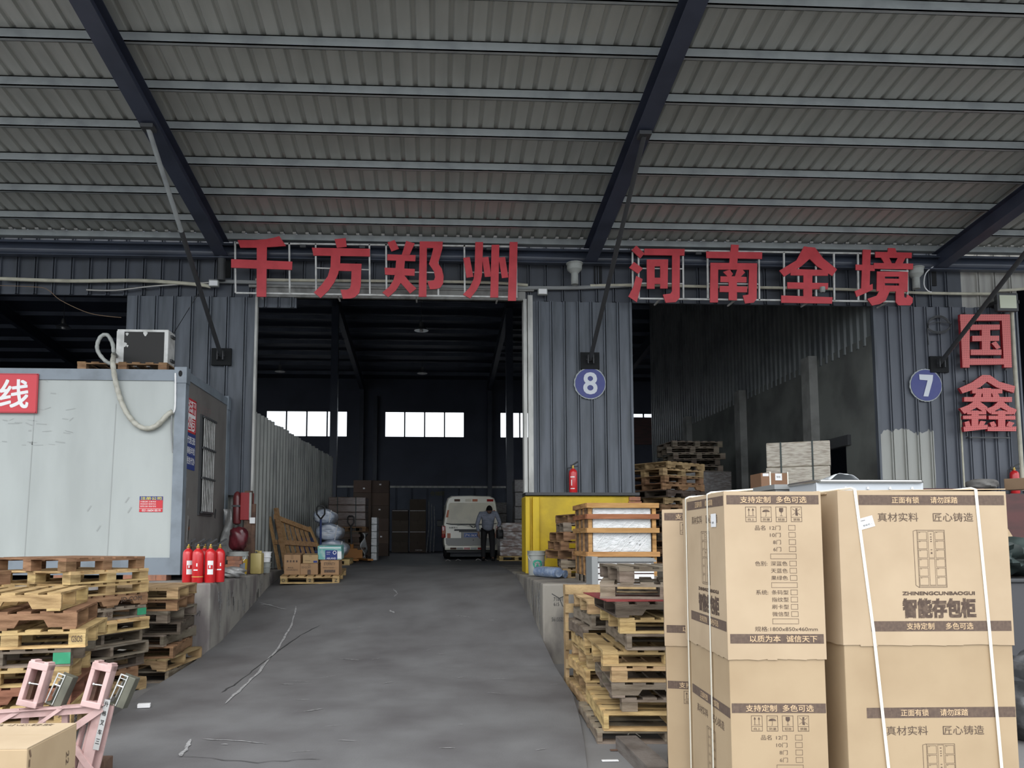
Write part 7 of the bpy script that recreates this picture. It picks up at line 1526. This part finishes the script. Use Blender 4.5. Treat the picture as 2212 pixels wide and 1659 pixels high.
rim = MB(); rim.tube([(-cw + 0.04, 0.0, tz), (cw - 0.04, 0.0, tz), (cw, 0.05, tz), (cw, 0.54, tz), (cw - 0.04, 0.58, tz), (-cw + 0.04, 0.58, tz), (-cw, 0.54, tz), (-cw, 0.05, tz), (-cw + 0.04, 0.0, tz)], 0.016, 8).build('rim', 'steel', t, smooth=True)
MB().box(-cw + 0.01, cw - 0.01, 0.015, 0.025, tz - 0.1, tz - 0.01).box(-cw + 0.01, -cw + 0.02, 0.02, 0.56, tz - 0.1, tz - 0.01).box(cw - 0.02, cw - 0.01, 0.02, 0.56, tz - 0.1, tz - 0.01).build('skirt', mat('silver_skirt', (0.5, 0.53, 0.56), 0.35), t)
rv = MB()
for k in range(4): rv.lathe([(0.012, 0), (0.007, 0.02), (0.0, 0.022)], 8, c=(lerp(-cw + 0.28, cw - 0.12, k / 3), 0.005, tz - 0.07))
rv.build('rivet', 'paper', t)
MB().grid(lambda u, v: (lerp(-cw + 0.05, cw * 0.15, u), lerp(0.05, 0.5, v), tz + 0.008 + 0.075 * math.exp(-((u - 0.45) / 0.22) ** 2) * (0.6 + 0.4 * math.sin(v * 5 + 1)) + 0.01 * math.sin(u * 23 + v * 9)), 24, 10).build('film_cover', mat('clear_film_cover', (0.55, 0.58, 0.6), 0.2, coat=0.6), t, smooth=True, solid=0.003)
sx0 = at(1690, 1050, 7.6)
t = thing('steel_tray', 'grey sheet metal tray seen left of the covered cabinet', 'tray', (at(1710, 1050, 7.6).x + 0.22, 7.85, 0)); MB().box(-0.36, 0.30, -0.2, 0.3, 0, at(1710, 1052, 7.6).z - 0.02, bev=0.01).build('body', 'grey', t); MB().box(-0.38, 0.32, -0.22, 0.32, at(1710, 1052, 7.6).z - 0.02, at(1710, 1046, 7.6).z).build('rim', 'grey', t)
# far right edge
bq = at(2172, 1066, 8.2)
t = thing('board_bundle', 'stack of dark red boards standing at the right edge of the picture', 'boards', (bq.x + 0.75, 8.6, 0))
for k in range(5): MB().box(-0.8, 0.9, -0.3 + 0.13 * k, -0.18 + 0.13 * k, 0.0, bq.z - 0.03 * (k % 3)).build('board', 'dred', t)
fq = at(2172, 1140, 7.7)
t = thing('carton_flap', 'torn kraft cardboard flap sticking out behind the right locker carton', 'cardboard', (fq.x, 7.55, fq.z - 0.4))
MB().prism([Vector(at(*p_, 7.55)) - Vector(t.location) for p_ in ((2160, 1128), (2178, 1143), (2204, 1186), (2204, 1243), (2160, 1243))], (0, 0.012, 0)).build('sheet', 'card', t, color=KRAFT2)
gx = at(2195, 1225, 7.0)
lump('tarp_bundle', 'dark green crumpled tarpaulin lying behind the right locker carton', 'tarp', (gx.x + 0.12, 7.35, gx.z - 0.10), 0.42, 0.28, 0.17, 'dgreen', 22, 0.3, 22)
t = thing('steel_chest', 'dark grey chest under the green tarpaulin at the right edge', 'chest', (gx.x + 0.30, 7.35, 0)); MB().box(-0.5, 0.7, -0.35, 0.35, 0.0, gx.z - 0.14, bev=0.02).build('body', mat('dark_chest', (0.06, 0.06, 0.065), 0.7), t); MB().box(-0.52, 0.72, -0.37, 0.37, gx.z - 0.14, gx.z - 0.105, bev=0.01).build('lid', 'dgrey', t)
hq = at(2202, 1440, 6.1)
lump('tarp_bundle', 'dark crumpled sack on the ground at the right edge', 'tarp', (hq.x + 0.22, 6.3, 0.0), 0.36, 0.3, 0.33, mat('dark_sack', (0.05, 0.052, 0.055), 0.35, c2=(0.12, 0.12, 0.125), ns=9, coat=0.4, bump=0.6, bs=10), 23, 0.3, 22)
sq_ = at(2122, 1056, 9.4)
t = thing('dock_crate', 'dark brown crate behind the right locker carton under the grey sack', 'crate', (sq_.x, 10.75, DOCK)); MB().box(-0.6, 0.75, -0.35, 0.45, 0.0, at(2122, 1058, 10.7).z - DOCK, bev=0.01).build('body', 'dred', t); MB().box(-0.62, 0.77, -0.37, 0.47, 0.0, 0.1).build('skid', 'wood', t, color=WD)
lump('grey_sack', 'dull grey rounded sack above the right locker carton', 'sack', (at(2122, 1050, 10.7).x, 10.7, at(2122, 1058, 10.7).z), 0.19, 0.17, 0.075, mat('dull_grey_sack', (0.17, 0.165, 0.155), 0.9, c2=(0.11, 0.105, 0.1), ns=5), 7, 0.08, sq=0.75)
o = carton((at(2190, 1050, 10.7).x + 0.08, 10.7, at(2122, 1058, 10.7).z), 0.22, 0.3, 0.16, 'small crumpled brown carton below the extinguisher at the right edge', (0.24, 0.16, 0.1), R(35), tape=False)

# ------------------------------------------------------------------ bits on the ground
q0, q1 = gz(1352, 1592, 0.09), gz(1415, 1650, 0.09)
t = thing('timber_beam', 'dark weathered timber beam lying in front of the right pallets', 'beam', (q0.x, q0.y, 0))
dv = Vector((q1.x - q0.x, q1.y - q0.y, 0)); dn = dv.normalized()
MB().bar((0, 0, 0.05), dv * 1.12 + Vector((0, 0, 0.05)), 0.16, 0.1).build('beam', 'wood', t, color=(0.17, 0.15, 0.135))
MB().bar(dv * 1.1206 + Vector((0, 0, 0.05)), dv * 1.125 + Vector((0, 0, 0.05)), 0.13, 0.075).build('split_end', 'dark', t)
p = on_ramp(311, 1529); tag(MB().box(-0.055, 0.055, -0.03, 0.03, 0, 0.035, bev=0.004).build('paper_box', 'paper'), 'tiny white paper box at the left edge of the ramp', 'box').location = (p.x, p.y, ramp_z(p.x, p.y) + 0.004)
bpy.data.objects['paper_box'].rotation_euler.z = R(12)
tag(MB().tube([(0, 0, 0.0), (0.02, -0.02, 0.05), (0.05, -0.05, 0.03), (0.09, -0.06, 0.0)], 0.004, 5).build('strap_scrap', 'strap'), 'cut end of a cream strap hanging from the front right pallets', 'strap').location = tuple(gz(1368, 1590, 0.0) + Vector((0, -0.03, 0.004)))
random.seed(41)
sc_lab = ['curled white paper scrap left of the person by the van', 'white strip of paper under the rear of the van', 'white paper strip at the feet of the person', 'white twisted scrap between the van and the person']
for k, (a, b) in enumerate(((968, 1212), (990, 1211), (1048, 1211), (1033, 1210))):
    p = gz(a, b, DOCK); tag(MB().bar((-0.06, 0, 0.012), (0.0, 0.02, 0.05), 0.02, 0.004).bar((0.0, 0.02, 0.05), (0.08, -0.03, 0.012), 0.02, 0.004).build('paper_scrap', 'paper'), sc_lab[k], 'paper').location = (p.x, min(p.y, 22.6) - 0.02 * k, DOCK)
for k, (a, b, lab) in enumerate(((1335, 1622, 'brown flat splinter of wood on the ground by the right pallets'), (1318, 1645, 'pale chip of paper on the ground in front of the right pallets'))):
    p = gz(a, b, 0.0); tag(MB().box(-0.06, 0.06, -0.015, 0.015, 0, 0.006).build('ground_chip', 'rust' if k == 0 else 'paper'), lab, 'chip').location = (p.x, p.y, 0.004 if p.x > ramp_r(p.y) else ramp_z(p.x, p.y) + 0.004)
